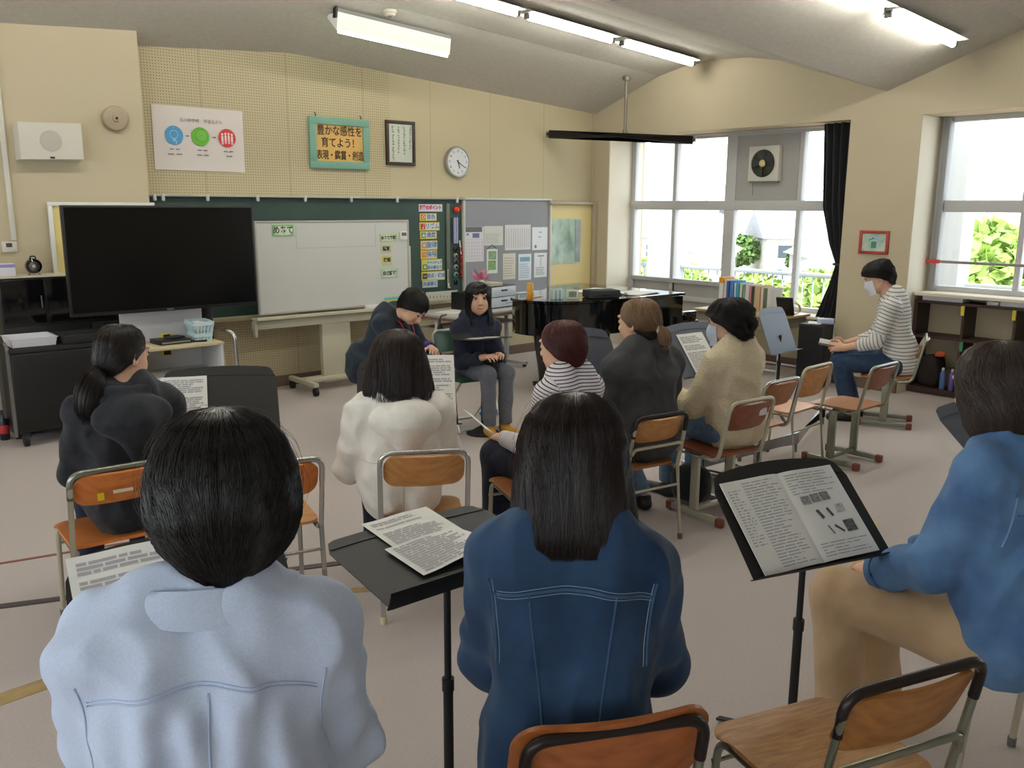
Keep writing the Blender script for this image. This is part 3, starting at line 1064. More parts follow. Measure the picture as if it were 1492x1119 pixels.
# ---------------------------------------------------------------- television corner
t = thing('television', 'very large black flat television on a white stand at the left', 'television', (0, 0, 0))
yt_, x0, x1, z0, z1 = 6.60, 1.657, 3.040, .918, 1.690
b = MB()
b.box(((x0+x1)/2, yt_+.025, (z0+z1)/2), (x1-x0, .05, z1-z0), bev=.006)
b.box(((x0+x1)/2, yt_+.065, (z0+z1)/2-.05), ((x1-x0)*.7, .04, (z1-z0)*.6), bev=.012)
b.build('case', m_satin, t)
plate('screen', x0+.014, x1-.014, z0+.026, z1-.014, yt_, .002, mat('dark_screen', (7, 7, 8), .22, spec=.35), t)
plate('brand_plate', 2.32, 2.37, z0+.007, z0+.018, yt_, .003, m_greym, t)
b = MB()
b.box((2.35, yt_+.11, 1.15), (.30, .06, .36))
b.build('wall_bracket', m_satin, t)

m_stand = mat('stand_white', (206, 206, 208), .45)
t = thing('television_stand', 'white television stand with a shelf, open box and chrome handle', 'television stand', (0, 0, 0))
b = MB()
b.box((2.345, 6.80, .78), (.62, .022, .30), bev=.004)
b.build('back_panel', m_stand, t)
b = MB()
b.box((2.345, 6.62, .664), (.64, .42, .022), bev=.004)
b.build('top_shelf', mat('pale_wood_edge', (196, 184, 150), .5), t)
b = MB()
for x in (2.04, 2.65):
    b.box((x, 6.62, .38), (.022, .40, .545), bev=.003)
b.box((2.345, 6.815, .38), (.60, .015, .545))
b.build('carcase', m_stand, t)
b = MB()
b.box((2.345, 6.62, .44), (.59, .38, .018))
b.box((2.345, 6.62, .12), (.59, .38, .022))
b.build('shelf', m_stand, t)
for x in (2.10, 2.59):
    for y in (6.46, 6.78):
        b = MB()
        b.cyl((x-.012, y, .05), (x+.012, y, .05), .05, n=16)
        b.build('caster', m_rubber, t)
for z in (.70, .57):
    b = MB()
    b.box((2.36, 6.785 if z > .65 else 6.80, z), (.09, .008, .045), bev=.002)
    c = b.build('cable_cutout', mat('yellow_tape', (224, 206, 84), .6), t)
    b = MB()
    b.box((2.367, 6.780 if z > .65 else 6.795, z), (.052, .004, .03))
    b.build('slot', m_rubber, c)
b = MB()
for x in (2.72,):
    b.box((x, 6.86, .56), (.085, .05, 1.0), bev=.006)
b.box((2.35, 6.86, .93), (.8, .05, .08), bev=.006)
b.box((2.35, 6.86, .06), (.8, .09, .05), bev=.006)
b.build('support_post', m_satin, t)
b = MB()
b.tube(fillet([(2.665, 6.74, .755), (2.80, 6.52, .725), (2.80, 6.50, .14), (2.665, 6.72, .10)], .07, 8), .014, 12)
b.build('handle', m_chrome, t)

t = thing('disc_player', 'flat black disc player on the television stand shelf', 'disc player', (2.33, 6.60, .676), .08)
b = MB()
b.box((0, 0, .018), (.24, .19, .032), bev=.004)
b.build('case', m_satin, t)
b = MB()
b.box((0, -.097, .016), (.22, .003, .012))
b.build('front_strip', m_steel, t)
b = MB()
b.box((2.36, 6.60, .718), (.13, .09, .012), rz=.4, bev=.004)
lone('disc_case', 'small black case lying on top of the disc player', 'case', b, m_rubber)
b = MB()
b.box((2.50, 6.53, .682), (.045, .15, .014), rz=1.2, bev=.005)
lone('remote_control', 'black remote control beside the disc player', 'remote control', b, m_rubber)

t = thing('plastic_basket', 'pale blue slotted plastic basket on the television stand', 'basket', (2.555, 6.60, .676), -.1)
m_bask = mat('pale_aqua_plastic', (204, 228, 234), .4)
b = MB()
h, w0, w1 = .15, .058, .076
for s in (-1, 1):
    for k in range(6):
        x = -w0+.022*k*1.0
        b.tube([(x, s*w0*1.5, .005), (x*w1/w0, s*w1*1.5, h)], .0055, 6)
    for k in range(8):
        y = -w0*1.5+.0236*k
        b.tube([(s*w0, y, .005), (s*w1, y*w1/w0, h)], .0055, 6)
for z, w in ((.006, w0), (.05, w0+.006), (h-.012, w1)):
    for s in (-1, 1):
        b.box((0, s*w*1.5, z), (2*w+.008, .006, .028))
        b.box((s*w, 0, z), (.006, 3*w, .028))
b.box((0, 0, .004), (2*w0, 3*w0, .006))
b.build('body', m_bask, t)
b = MB()
for k in range(5):
    b.box((random.uniform(-.03, .03), random.uniform(-.06, .06), .10), (.03, .05, .07), rz=random.random()*3, bev=.004)
tag(b.build('stored_cards', m_paper, None), 'white cards sticking out of the pale blue basket', 'cards').location = (2.555, 6.60, .69)

# black cabinet against the pier
t = thing('black_cabinet', 'long low black cabinet with glass doors and a pale top, against the left wall', 'cabinet', (0, 0, 0))
b = MB()
b.box((1.93, 7.27, .59), (1.19, .22, 1.15), bev=.004)
b.build('carcase', m_satin, t)
b = MB()
b.box((1.93, 7.265, 1.175), (1.21, .25, .014), bev=.003)
b.build('top', mat('pale_cabinet_top', (206, 200, 180), .4), t)
mgd = mat('dark_glass', (14, 14, 16), .12)
for k in range(4):
    x = 1.335+.2975*(k+.5)
    b = MB()
    b.box((x, 7.152, .995), (.285, .014, .32), bev=.003)
    d = b.build('door', mgd, t)
    b = MB()
    b.box((x+.12, 7.142, .99), (.008, .008, .09), bev=.002)
    b.build('handle', m_greym, d)
for k in range(2):
    b = MB()
    b.box((1.63+.6*k, 7.152, .42), (.585, .014, .78), bev=.003)
    b.build('lower_door', m_satin, t)
b = MB()
b.box((1.40, 7.22, 1.228), (.115, .11, .09), bev=.004)
tb = b.build('tissue_box', mat('tissue_box_white', (226, 226, 232), .6))
tag(tb, 'white tissue box with a lilac band at the end of the black cabinet', 'tissue box')
b = MB()
b.box((1.40, 7.164, 1.258), (.116, .002, .022))
b.build('band', mat('lilac', (150, 140, 206), .6), tb)
t = thing('desk_clock', 'small round black clock with a chrome face on the black cabinet', 'clock', (1.585, 7.20, 1.182))
b = MB()
b.lathe([(.02, -.03), (.052, -.022), (.058, 0), (.052, .022), (.02, .03)], 24, Matrix.Translation((0, 0, .066)) @ FL)
b.tube(fillet([(-.02, 0, .118), (-.015, 0, .138), (.015, 0, .138), (.02, 0, .118)], .01), .005, 8)
b.build('body', m_gloss, t)
b = MB()
b.lathe([(.030, 0), (.036, .003), (.012, .006), (.010, .008)], 20, Matrix.Translation((0, -.026, .066)) @ FL)
b.build('face', m_chrome, t)
for s in (-1, 1):
    b = MB()
    b.tube([(s*.025, 0, .02), (s*.04, -.01, .0)], .006, 8)
    b.build('foot', m_chrome, t)

# black trolley
t = thing('black_trolley', 'tall black box trolley on casters at the far left', 'trolley', (1.68, 6.95, 0))
b = MB()
b.box((0, 0, .385), (.78, .33, .57), bev=.012)
b.build('body', m_satin, t)
b = MB()
b.box((0, 0, .69), (.80, .35, .035), bev=.008)
b.build('top_tray', m_rubber, t)
b = MB()
for sy in (-.155, .155):
    b.tube(fillet([(-.405, sy, .08), (-.405, sy, .72), (-.405, sy*.6, .74)], .02), .012, 8)
b.build('side_rail', m_greym, t)
for sx in (-.34, .34):
    for sy in (-.13, .13):
        b = MB()
        b.cyl((sx-.016, sy, .045), (sx+.016, sy, .045), .045, n=16)
        b.box((sx, sy, .085), (.05, .06, .03), bev=.006)
        b.build('caster', m_rubber, t)

def tray(name, label, c, w, d, h, m, rz=0):
    t = thing(name, label, 'tray', c, rz)
    b = MB()
    b.box((0, 0, .004), (w-.02, d-.02, .006))
    for s in (-1, 1):
        b.prism([(s*(w/2-.012), -d/2+.012, .002), (s*w/2, -d/2, h), (s*w/2, d/2, h), (s*(w/2-.012), d/2-.012, .002)], (-s*.005, 0, 0))
        b.prism([(-w/2+.012, s*(d/2-.012), .002), (-w/2, s*d/2, h), (w/2, s*d/2, h), (w/2-.012, s*(d/2-.012), .002)], (0, -s*.005, 0))
    b.build('body', m, t)
    b = MB()
    for s in (-1, 1):
        b.box((s*w/2, 0, h), (.012, d+.012, .006), bev=.002)
        b.box((0, s*d/2, h), (w+.012, .012, .006), bev=.002)
    b.build('rim', m, t)
    return t
tray('plastic_tray', 'shallow white plastic tray on top of the black trolley', (1.455, 6.95, .709), .30, .28, .06, mat('tray_white', (226, 224, 232), .4))
tray('plastic_tray', 'dark grey plastic tray on the black trolley behind the ponytailed woman', (1.81, 6.95, .709), .36, .28, .055, mat('tray_charcoal', (48, 48, 50), .45))
t = thing('drink_bottle', 'small dark bottle with a red label on the floor at the left edge', 'bottle', (1.262, 7.12, 0))
b = MB()
b.lathe([(.03, 0), (.034, .01), (.034, .15), (.014, .19), (.014, .22)], 16)
b.build('body', mat('dark_bottle', (36, 34, 44), .3), t)
b = MB()
b.lathe([(.0345, .05), (.0352, .052), (.0352, .11), (.0345, .112)], 16)
b.build('wrapper', mat('red_wrapper', (196, 54, 60), .5), t)

# ---------------------------------------------------------------- grand piano
t = thing('grand_piano', 'black grand piano with its keyboard towards the windows', 'piano', (0, 0, 0))
near = [(6.80, 5.30), (6.4, 5.30), (6.0, 5.31), (5.65, 5.35), (5.38, 5.44), (5.22, 5.57), (5.15, 5.74), (5.17, 5.92), (5.27, 6.05), (5.45, 6.14),
        (5.75, 6.24), (6.0, 6.38), (6.2, 6.56), (6.45, 6.68), (6.80, 6.71)]
def smooth_poly(P, n=4):
    P = [Vector((*p, 0)) for p in P]
    out = [P[0]]
    for i in range(len(P)-1):
        a, b_, c, d = P[max(i-1, 0)], P[i], P[i+1], P[min(i+2, len(P)-1)]
        for k in range(1, n+1):
            s = k/n
            out.append(.5*((2*b_)+(c-a)*s+(2*a-5*b_+4*c-d)*s*s+(3*b_-a-3*c+d)*s**3))
    return out
S = smooth_poly(near)
cen = Vector((6.1, 5.95, 0))
b = MB()
b.prism([(p.x, p.y, .57) for p in S], (0, 0, .285))
b.build('case', m_gloss, t, ang=25)
b = MB()
lid = [p+(p-cen).normalized()*.022 for p in S]
b.prism([(p.x, p.y, .862) for p in lid], (0, 0, .022))
b.build('lid', m_gloss, t, ang=25)
b = MB()
b.box((6.93, 6.005, .575), (.27, 1.41, .05), bev=.01)
b.build('key_bed', m_gloss, t)
for y in (5.34, 6.67):
    b = MB()
    b.box((6.92, y, .645), (.25, .075, .10), bev=.02)
    b.build('key_cheek', m_gloss, t)
b = MB()
b.box((6.815, 6.005, .70), (.03, 1.26, .17), bev=.01)
b.build('fallboard', m_gloss, t)
b = MB()
for k in range(52):
    b.box((6.93, 5.392+1.226*(k+.5)/52, .618), (.15, .0215, .02), bev=.002)
b.build('white_keys', mat('key_ivory', (228, 224, 212), .3), t)
b = MB()
for k in range(51):
    if k % 7 not in (2, 6):
        b.box((6.885, 5.392+1.226*(k+1)/52, .634), (.09, .011, .016), bev=.002)
b.build('black_keys', m_gloss, t)
for x, y in ((5.56, 5.93), (6.66, 5.42), (6.66, 6.58)):
    b = MB()
    b.lathe([(.115, .575), (.11, .54), (.085, .47), (.062, .38), (.05, .28), (.044, .12), (.046, .075)], 20, Matrix.Translation((x, y, 0)))
    b.box((x, y, .05), (.16, .16, .05), bev=.012)
    lg = b.build('leg', m_gloss, t)
    b = MB()
    b.lathe([(.085, 0), (.09, .012), (.085, .028), (.05, .03)], 20, Matrix.Translation((x, y, 0)))
    b.build('caster_cup', m_rubber, lg)
b = MB()
for y in (5.92, 6.02):
    b.box((6.42, y, .36), (.035, .03, .43), bev=.006)
b.box((6.44, 5.97, .12), (.12, .26, .07), bev=.01)
b.build('pedal_lyre', m_gloss, t)
for k in range(3):
    b = MB()
    b.box((6.53, 5.90+.07*k, .085), (.10, .022, .012), bev=.005)
    b.build('pedal', mat('brass', (196, 160, 84), .25, metal=1), t)

zp = .885
t = thing('drink_canister', 'tall orange cylinder standing at the tail end of the piano lid', 'canister', (5.225, 5.77, zp))
b = MB()
b.lathe([(.028, 0), (.030, .004), (.030, .045), (.0295, .047)], 24)
b.build('base_band', mat('orange_deep', (232, 152, 34), .4), t)
b = MB()
b.lathe([(.0295, .046), (.0298, .13), (.026, .142), (.02, .145)], 24)
b.build('body', mat('orange_canister', (226, 166, 62), .4), t)
b = MB()
b.box((5.31, 5.83, zp+.005), (.33, .014, .010), rz=.32, bev=.003)
lone('wooden_stick', 'thin pale wooden stick lying at the tail end of the piano lid', 'stick', b, mat('pale_wood', (206, 186, 140), .5))
b = MB()
for k in range(3):
    b.box((5.372+.035*k, 5.63-.016*k, zp+.045), (.032, .06, .09), rz=-.4, bev=.004)
lone('clear_case', 'pale aqua clear plastic case beside the orange cylinder on the piano', 'case', b, mat('clear_aqua', (196, 216, 214), .25))
t = thing('desk_calendar', 'small cream framed display standing on the piano lid', 'display', (5.52, 5.53, zp), math.radians(-38))
b = MB()
b.box((0, 0, .042), (.105, .02, .082), bev=.004)
b.build('case', mat('cream_case', (222, 220, 200), .5), t)
b = MB()
b.box((0, -.0112, .046), (.068, .002, .05))
b.build('display', mat('olive_lcd', (132, 144, 120), .3), t)
b = MB()
b.box((0, -.0125, .046), (.002, .001, .05))
b.box((0, -.0125, .046), (.068, .001, .002))
b.build('digits', m_ink, t)
t = thing('instrument_case', 'low dark grey case lying on the piano lid', 'case', (5.84, 5.48, zp), math.radians(-20))
b = MB()
b.box((0, 0, .036), (.30, .19, .07), bev=.012)
b.build('shell', mat('charcoal_cloth', (44, 48, 48), .8), t)
b = MB()
b.tube(fillet([(-.04, -.096, .04), (-.04, -.115, .04), (.04, -.115, .04), (.04, -.096, .04)], .01), .005, 8)
b.build('handle', m_rubber, t)
def paper_stack(name, label, cat, c, w, h, rz, n, m=None, t_=.002):
    b = MB()
    for k in range(n):
        b.box((c[0]+random.uniform(-.008, .008), c[1]+random.uniform(-.008, .008), c[2]+t_*(k+.5)), (w, h, t_*.9), rz=rz+random.uniform(-.1, .1))
    return lone(name, label, cat, b, m or m_paper)
paper_stack('score_sheets', 'loose white sheets lying on the window end of the piano lid', 'sheets', (6.38, 5.55, zp), .42, .3, .15, 4)
paper_stack('score_sheets', 'white sheets at the back of the piano lid behind the grey case', 'sheets', (6.25, 5.95, zp), .5, .3, .3, 3)
t = thing('wire_glasses', 'small dark wire object on the piano lid beside the white sheets', 'glasses', (6.10, 5.45, zp))
for s in (-1, 1):
    b = MB()
    b.tube([(s*.034+.026*math.cos(a*PI/6), .004*math.sin(a), .014+.013*math.sin(a*PI/6)) for a in range(12)], .003, 6, closed=True)
    b.build('rim', m_rubber, t)
    b = MB()
    b.tube([(s*.06, 0, .016), (s*.058, .11, .006)], .003, 6)
    b.build('temple', m_rubber, t)

# ---------------------------------------------------------------- teacher's table with a drawer box
TR = math.radians(10)
t = thing('work_table', 'grey office table with a shelf beneath, behind the seated leader', 'table', (5.60, 7.05, 0), TR)
b = MB()
b.box((0, 0, .638), (1.20, .62, .026), bev=.006)
b.build('table_top', mat('table_grey', (186, 184, 180), .35), t)
b = MB()
b.box((0, 0, .612), (1.19, .61, .026))
b.build('top_edge', mat('brown_edge', (124, 96, 78), .5), t)
b = MB()
b.box((0, .02, .50), (1.08, .44, .012))
b.build('shelf', mat('wire_shelf', (150, 146, 140), .5), t)
for sx in (-.54, .54):
    b = MB()
    b.box((sx, 0, .31), (.04, .04, .58), bev=.006)
    b.box((sx, 0, .045), (.05, .56, .035), bev=.008)
    b.build('leg', m_lgrey, t)
    for sy in (-.25, .25):
        b = MB()
        b.cyl((sx-.012, sy, .017), (sx+.012, sy, .017), .017, n=12)
        b.build('caster', m_rubber, t)
b = MB()
b.cyl((-.54, .0, .12), (.54, .0, .12), .014, n=12)
b.build('foot_bar', m_chrome, t)

def on_table(x, y, z):
    return Matrix.Translation((5.60, 7.05, 0)) @ Matrix.Rotation(TR, 4, 'Z') @ Vector((x, y, z))
paper_stack('loose_papers', 'white papers spread on the left half of the office table', 'papers', on_table(-.32, .0, .652), .3, .22, .4, 3)
paper_stack('loose_papers', 'papers tucked on the shelf beneath the office table', 'papers', on_table(-.28, -.05, .507), .3, .25, .2, 4)
t = thing('drawer_box', 'white two-drawer letter box on the office table', 'drawer box', on_table(.32, .0, .652), TR)
b = MB()
b.box((0, .01, .115), (.40, .29, .23), bev=.004)
b.build('case', mat('box_charcoal', (46, 46, 50), .5), t)
for k in range(2):
    b = MB()
    b.box((0, -.139, .06+.108*k), (.385, .018, .10), bev=.004)
    d = b.build('drawer', mat('box_white', (206, 212, 222), .4), t)
    b = MB()
    b.box((0, -.150, .075+.108*k), (.10, .006, .014), bev=.002)
    b.build('finger_slot', m_rubber, d)
b = MB()
bars(b, .02, .17, .035, .055, -.1486, 1)
b.build('label_print', m_greyink, t)
b = MB()
b.box((0, 0, .09), (.26, .26, .18), bev=.008)
o = lone('equipment_box', 'black box on the office table behind the seated leader', 'box', b, m_satin)
o.location = on_table(-.05, .02, .652)
o.rotation_euler = (0, 0, TR)
t = thing('paper_flower', 'crumpled pink paper flower standing on the pile of cream notebooks', 'paper flower', on_table(.15, .03, .913))
for k in range(9):
    b = MB()
    a = k*2*PI/9
    b.sheet(lambda u, v, a=a: (math.cos(a)*(.02+.07*u)+.03*(v-.5)*math.sin(a), math.sin(a)*(.02+.05*u)-.03*(v-.5)*math.cos(a)*2, .03+.09*u*(.5+.5*math.sin(a*2+v))+.03*v), 4, 4, .002)
    b.build('petal', mat('pink_paper', (236, 160, 178), .6) if k % 2 else mat('rose_paper', (222, 130, 160), .6), t)
b = MB()
b.box((0, 0, .015), (.05, .05, .03), bev=.006)
b.build('base', m_paper, t)
paper_stack('notebook_pile', 'pile of cream notebooks on the drawer box', 'notebooks', on_table(.25, .02, .882), .2, .24, TR, 5, mat('cream_books', (212, 204, 176), .6), .006)
t = thing('hanging_cable', 'black coiled cable hanging from the left end of the office table', 'cable', (0, 0, 0))
p = on_table(-.64, -.15, 0)
b = MB()
b.tube(fillet([(p.x+.06, p.y, .66), (p.x-.03, p.y-.02, .66), (p.x-.03, p.y-.02, .40), (p.x-.02, p.y-.02, .10), (p.x+.1, p.y-.05, .012), (p.x+.3, p.y-.1, .012)], .05), .008, 8)
b.build('lead', m_rubber, t)
b = MB()
for r in (.075, .066, .083):
    b.tube([(p.x-.03+r*.45*math.cos(a*PI/8), p.y-.03+(r-.07), .47+r*1.3*math.sin(a*PI/8)) for a in range(16)], .007, 6, closed=True)
b.build('coil', m_rubber, t)

# ---------------------------------------------------------------- right wall
m_blackcloth = mat('black_curtain_cloth', (20, 21, 26), .9, var=.2, vscale=12, sheen=.2)
def curtain(u, v):
    z = .42+2.08*v
    l = float(np.interp(z, [.4, .6, .95, 1.15, 1.35, 1.7, 2.5], [4.67, 4.64, 4.52, 4.47, 4.56, 4.66, 4.71]))
    r = float(np.interp(z, [.4, 1.1, 2.5], [4.375, 4.355, 4.345]))
    y = r+(l-r)*u
    pinch = min(1, abs(z-1.15)*2+.35)
    x = 8.13+.035*pinch*math.sin(u*PI*9+math.sin(z*2)*.6)+.012*math.sin(u*23+z*3)-.02*(1-pinch)
    return (x, y, z)
b = MB()
b.sheet(curtain, 70, 50, .006)
t = tag(b.build('curtain', m_blackcloth, ang=80), 'black curtain gathered and tied at the side of the pier', 'curtain')
b = MB()
b.box((8.30, 5.86, 2.494), (.03, 3.0, .018))
b.build('curtain_rail', m_alu, t)
b = MB()
b.tube([(8.13+.055*math.cos(a*PI/6), 4.415+.075*math.sin(a*PI/6), 1.15) for a in range(12)], .012, 8, closed=True)
b.build('tie_band', m_rubber, t)

t = thing('ventilation_fan', 'square white ventilation fan with a dark round grille in the window panel', 'ventilation fan', (8.375, 5.487, 2.155))
FX = Matrix.Rotation(-PI/2, 4, 'Y')
b = MB()
b.box((-.035, 0, 0), (.07, .375, .37), bev=.012)
b.build('housing', mat('fan_white', (216, 212, 202), .45), t)
b = MB()
b.lathe([(.150, 0), (.153, .010), (.147, .014), (.143, .004)], 40, Matrix.Translation((-.07, 0, 0)) @ FX, True)
b.build('ring', m_ivory, t)
b = MB()
b.cyl((-.070, 0, 0), (-.073, 0, 0), .144, n=40)
b.build('recess', mat('fan_dark', (34, 38, 32), .5), t)
for k in range(5):
    b = MB()
    a = k*2*PI/5
    b.sheet(lambda u, v, a=a: (-.078+.012*(v-.5), (.035+.10*u)*math.cos(a+(v-.5)*.75), (.035+.10*u)*math.sin(a+(v-.5)*.75)), 4, 5, .002)
    b.build('blade', mat('fan_blade', (46, 50, 42), .5), t)
b = MB()
b.ball((-.088, 0, 0), .038, 20, (.5, 1, 1))
b.build('hub', mat('fan_hub', (214, 196, 140), .4), t)
b = MB()
b.box((-.03, 0, -.19), (.06, .34, .015), bev=.003)
b.build('drip_lip', mat('dull_green_grey', (110, 122, 100), .5), t)
b = MB()
b.tube([(-.06, .12, -.195), (-.06, .12, -.33)], .003, 6)
b.build('pull_cord', m_greym, t)

t = thing('red_framed_picture', 'small red framed picture with a pale green print on the pier', 'picture', (0, 0, 0))
b = MB()
y0, y1, z0, z1, w = 3.862, 4.147, 1.275, 1.49, .026
for a in ((y0+w/2, (z0+z1)/2, w, z1-z0), (y1-w/2, (z0+z1)/2, w, z1-z0)):
    b.box((XP-.012, a[0], a[1]), (.024, a[2], a[3]), bev=.003)
for a in (z0+w/2, z1-w/2):
    b.box((XP-.012, (y0+y1)/2, a), (.024, y1-y0-2*w, w), bev=.003)
b.build('frame', mat('red_frame_paint', (166, 60, 48), .5, var=.15, vscale=15), t)
b = MB()
b.box((XP-.006, (y0+y1)/2, (z0+z1)/2), (.008, y1-y0-.04, z1-z0-.04))
b.build('sheet', mat('green_mist_print', (158, 192, 170), .6, vscale=14, col2=(206, 214, 206)), t)
b = MB()
b.box((XP-.011, 4.005, 1.36), (.002, .05, .06))
b.build('teal_square', mat('teal_block', (60, 134, 124), .6), t)
b = MB()
b.tube([(XP-.011, 4.05, 1.405), (XP-.011, 4.005, 1.425), (XP-.011, 3.955, 1.405)], .009, 8)
b.build('pale_arc', mat('pale_blue_print', (150, 198, 230), .6), t)

b = MB()
b.cyl((8.30, 3.56, 1.215), (8.30, .8, 1.215), .013, n=10)
t = lone('window_bar', 'long grey bar with a red end across the right-hand window', 'bar', b, mat('bar_grey', (140, 132, 132), .5))
b = MB()
b.cyl((8.30, 3.662, 1.215), (8.30, 3.54, 1.215), .018, n=12)
b.build('end_sleeve', mat('sleeve_red', (206, 66, 58), .5), t)

# cubby shelf under the right window
t = thing('cubby_shelf', 'dark brown open cubby shelf under the right-hand window', 'shelf', (0, 0, 0))
m_dbrown = mat('dark_brown_board', (60, 38, 34), .5, var=.12, vscale=5)
b = MB()
b.box((8.27, 2.16, .853), (.28, 3.0, .025), bev=.003)
b.box((8.27, 2.16, .035), (.28, 3.0, .05))
b.box((8.27, 2.16, .535), (.28, 2.98, .024))
b.build('boards', m_dbrown, t)
for k in range(8):
    y = 3.645-.4275*k
    b = MB()
    b.box((8.27, y, .44), (.27, .022 if k else .03, .81))
    b.build('divider', m_dbrown, t)
b = MB()
b.box((8.405, 2.16, .44), (.008, 2.98, .82))
b.build('back_board', mat('brown_back', (72, 48, 44), .6), t)
for y, z, c in ((3.225, .80, (206, 190, 60)), (2.80, .80, (206, 190, 60)), (3.205, .48, (60, 130, 96)), (2.78, .48, (60, 130, 96))):
    b = MB()
    b.box((8.128, y, z), (.004, .030, .085))
    b.build('tape_mark', mat('tape_%d' % c[0], c, .6), t)

def lump(name, label, cat, c, s, m, seed, group=None, amp=.12):
    b = MB()
    bmesh.ops.create_icosphere(b.bm, subdivisions=4, radius=1)
    r = random.Random(seed)
    ph = [(Vector((r.uniform(-1, 1), r.uniform(-1, 1), r.uniform(-1, 1)))*r.uniform(2, 6), r.random()*6) for _ in range(7)]
    for v in b.bm.verts:
        d = sum(math.sin(v.co.dot(k)+p) for k, p in ph)/7
        q = v.co*(1+amp*2*d)
        q = Vector((math.copysign(abs(q.x)**.75, q.x), math.copysign(abs(q.y)**.75, q.y), math.copysign(abs(q.z)**.8, q.z)))
        v.co = Vector((c[0]+q.x*s[0], c[1]+q.y*s[1], c[2]+max(q.z, -.8)*s[2]))
    o = b.build(name, m, ang=80)
    return tag(o, label, cat, group)
gb = 'dark bags in the lower cubbies'
mb1, mb2 = mat('dark_bag', (34, 26, 26), .8, var=.3, vscale=10), mat('brown_bag', (62, 42, 36), .8, var=.3, vscale=12)
lump('cloth_bag', 'dark crumpled bag filling the lower cubby beside the pier, far end', 'bag', (8.27, 3.50, .20), (.10, .11, .17), mb1, 1, gb)
lump('cloth_bag', 'dark brown bag slumped at the front of the lower cubby beside the pier', 'bag', (8.25, 3.30, .15), (.10, .075, .11), mb2, 2, gb)
lump('cloth_bag', 'dark bag in the second lower cubby, left of the brown-haired woman', 'bag', (8.27, 3.02, .19), (.10, .16, .16), mb1, 3, gb)
for y, c, lb in ((3.352, (92, 128, 190), 'blue bottle with a pale cap lying low in the first cubby'), (3.268, (108, 104, 178), 'violet bottle beside the blue one in the first cubby')):
    t = thing('water_bottle', lb, 'bottle', (8.165, y, .06))
    b = MB()
    b.lathe([(.02, 0), (.024, .01), (.024, .15), (.012, .18)], 14)
    b.build('body', mat('bottle_%d' % c[0], c, .3), t)
    b = MB()
    b.lathe([(.013, .178), (.013, .20), (.008, .203)], 12)
    b.build('cap', m_ivory, t)
lump('orange_pouch', 'small orange pouch at the top of the first lower cubby', 'pouch', (8.19, 3.40, .38), (.035, .05, .028), mat('orange_pouch', (206, 96, 52), .6), 9)
m_sillw = mat('sill_white', (222, 222, 226), .4)
for y, w, h, lb in ((3.42, .36, .05, 'white keyboard case at the pier end of the cubby shelf top'), (2.99, .10, .035, 'small white packet with a red mark between the keyboard cases'),
                    (2.72, .42, .055, 'white keyboard with ribbed top, second along the cubby shelf'), (2.20, .46, .05, 'white keyboard case third along the cubby shelf, behind the brown hair')):
    t = thing('keyboard_case', lb, 'keyboard', (8.24, y, .8665))
    b = MB()
    b.box((0, 0, h/2), (.19, w, h), bev=.008)
    b.build('case', m_sillw, t)
    b = MB()
    for k in range(int(w/.03)):
        b.box((.01, -w/2+.02+.03*k, h+.002), (.10, .018, .004))
    b.build('keys', m_lgrey, t)

# desk with books by the window, black box, tablet stand
t = thing('window_desk', 'wooden school desk carrying a row of books by the window', 'desk', (7.68, 5.12, 0))
b = MB()
b.box((0, 0, .648), (.50, 1.06, .024), bev=.005)
b.build('desk_top', mat('pale_desk_wood', (196, 172, 120), .4, var=.08, stretch=(8, 1, 1), vscale=6), t)
b = MB()
b.box((0, 0, .585), (.44, 1.0, .09))
b.build('book_tray', mat('desk_steel', (140, 132, 118), .5), t)
for sx in (-.20, .20):
    for sy in (-.48, .48):
        b = MB()
        b.cyl((sx, sy, .0), (sx, sy, .56), .014, n=12)
        b.build('leg', m_lgrey, t)
    b = MB()
    b.cyl((sx, -.48, .12), (sx, .48, .12), .010, n=10)
    b.build('stretcher', m_lgrey, t)
bk = [(.055, .31, (232, 232, 232), 'thick white file with an orange top edge', (240, 164, 30)), (.03, .30, (206, 206, 214), 'pale lilac binder', None),
      (.028, .285, (70, 88, 140), 'dark blue file', None), (.05, .29, (64, 128, 206), 'bright blue ring file', None), (.022, .27, (224, 218, 210), 'thin cream booklet', None),
      (.03, .275, (52, 168, 206), 'cyan book', None), (.028, .27, (214, 214, 200), 'off white book', None), (.03, .262, (112, 140, 120), 'grey green book', None),
      (.045, .262, (222, 216, 214), 'wide pale book', None), (.02, .255, (200, 132, 146), 'thin pink booklet', None), (.026, .25, (40, 62, 56), 'very dark green book', None),
      (.07, .26, (196, 168, 136), 'thick tan book', None), (.03, .25, (226, 204, 184), 'pale peach book', None), (.035, .24, (96, 112, 96), 'moss green book', None),
      (.04, .245, (214, 214, 216), 'light grey file', None)]
y = 5.50
for w, h, c, lb, topc in bk:
    t = thing('book', lb+' in the row on the window desk', 'book', (7.76, y-w/2, .6605), 0, 'books on the window desk')
    t.rotation_euler = (random.uniform(-.04, .04)*.3, 0, random.uniform(-.05, .05))
    m = mat('book_%d_%d_%d' % c, c, .5)
    b = MB()
    for s in (-1, 1):
        b.box((0, s*(w/2-.003), h/2), (.20, .004, h))
    b.box((-.099, 0, h/2), (.004, w-.002, h), bev=.001)
    b.build('cover', m, t)
    b = MB()
    b.box((.0, 0, h/2), (.19, w-.011, h-.012))
    b.build('pages', m_paper, t)
    if topc:
        b = MB()
        b.box((-.02, 0, h-.02), (.175, w+.004, .06))
        b.build('top_band', mat('orange_band', topc, .5), t)
    y -= w+.006
t = thing('tall_black_speaker', 'tall narrow black box standing on the floor in front of the curtain', 'loudspeaker', (7.66, 4.36, 0), .1)
b = MB()
b.box((0, 0, .31), (.24, .25, .60), bev=.008)
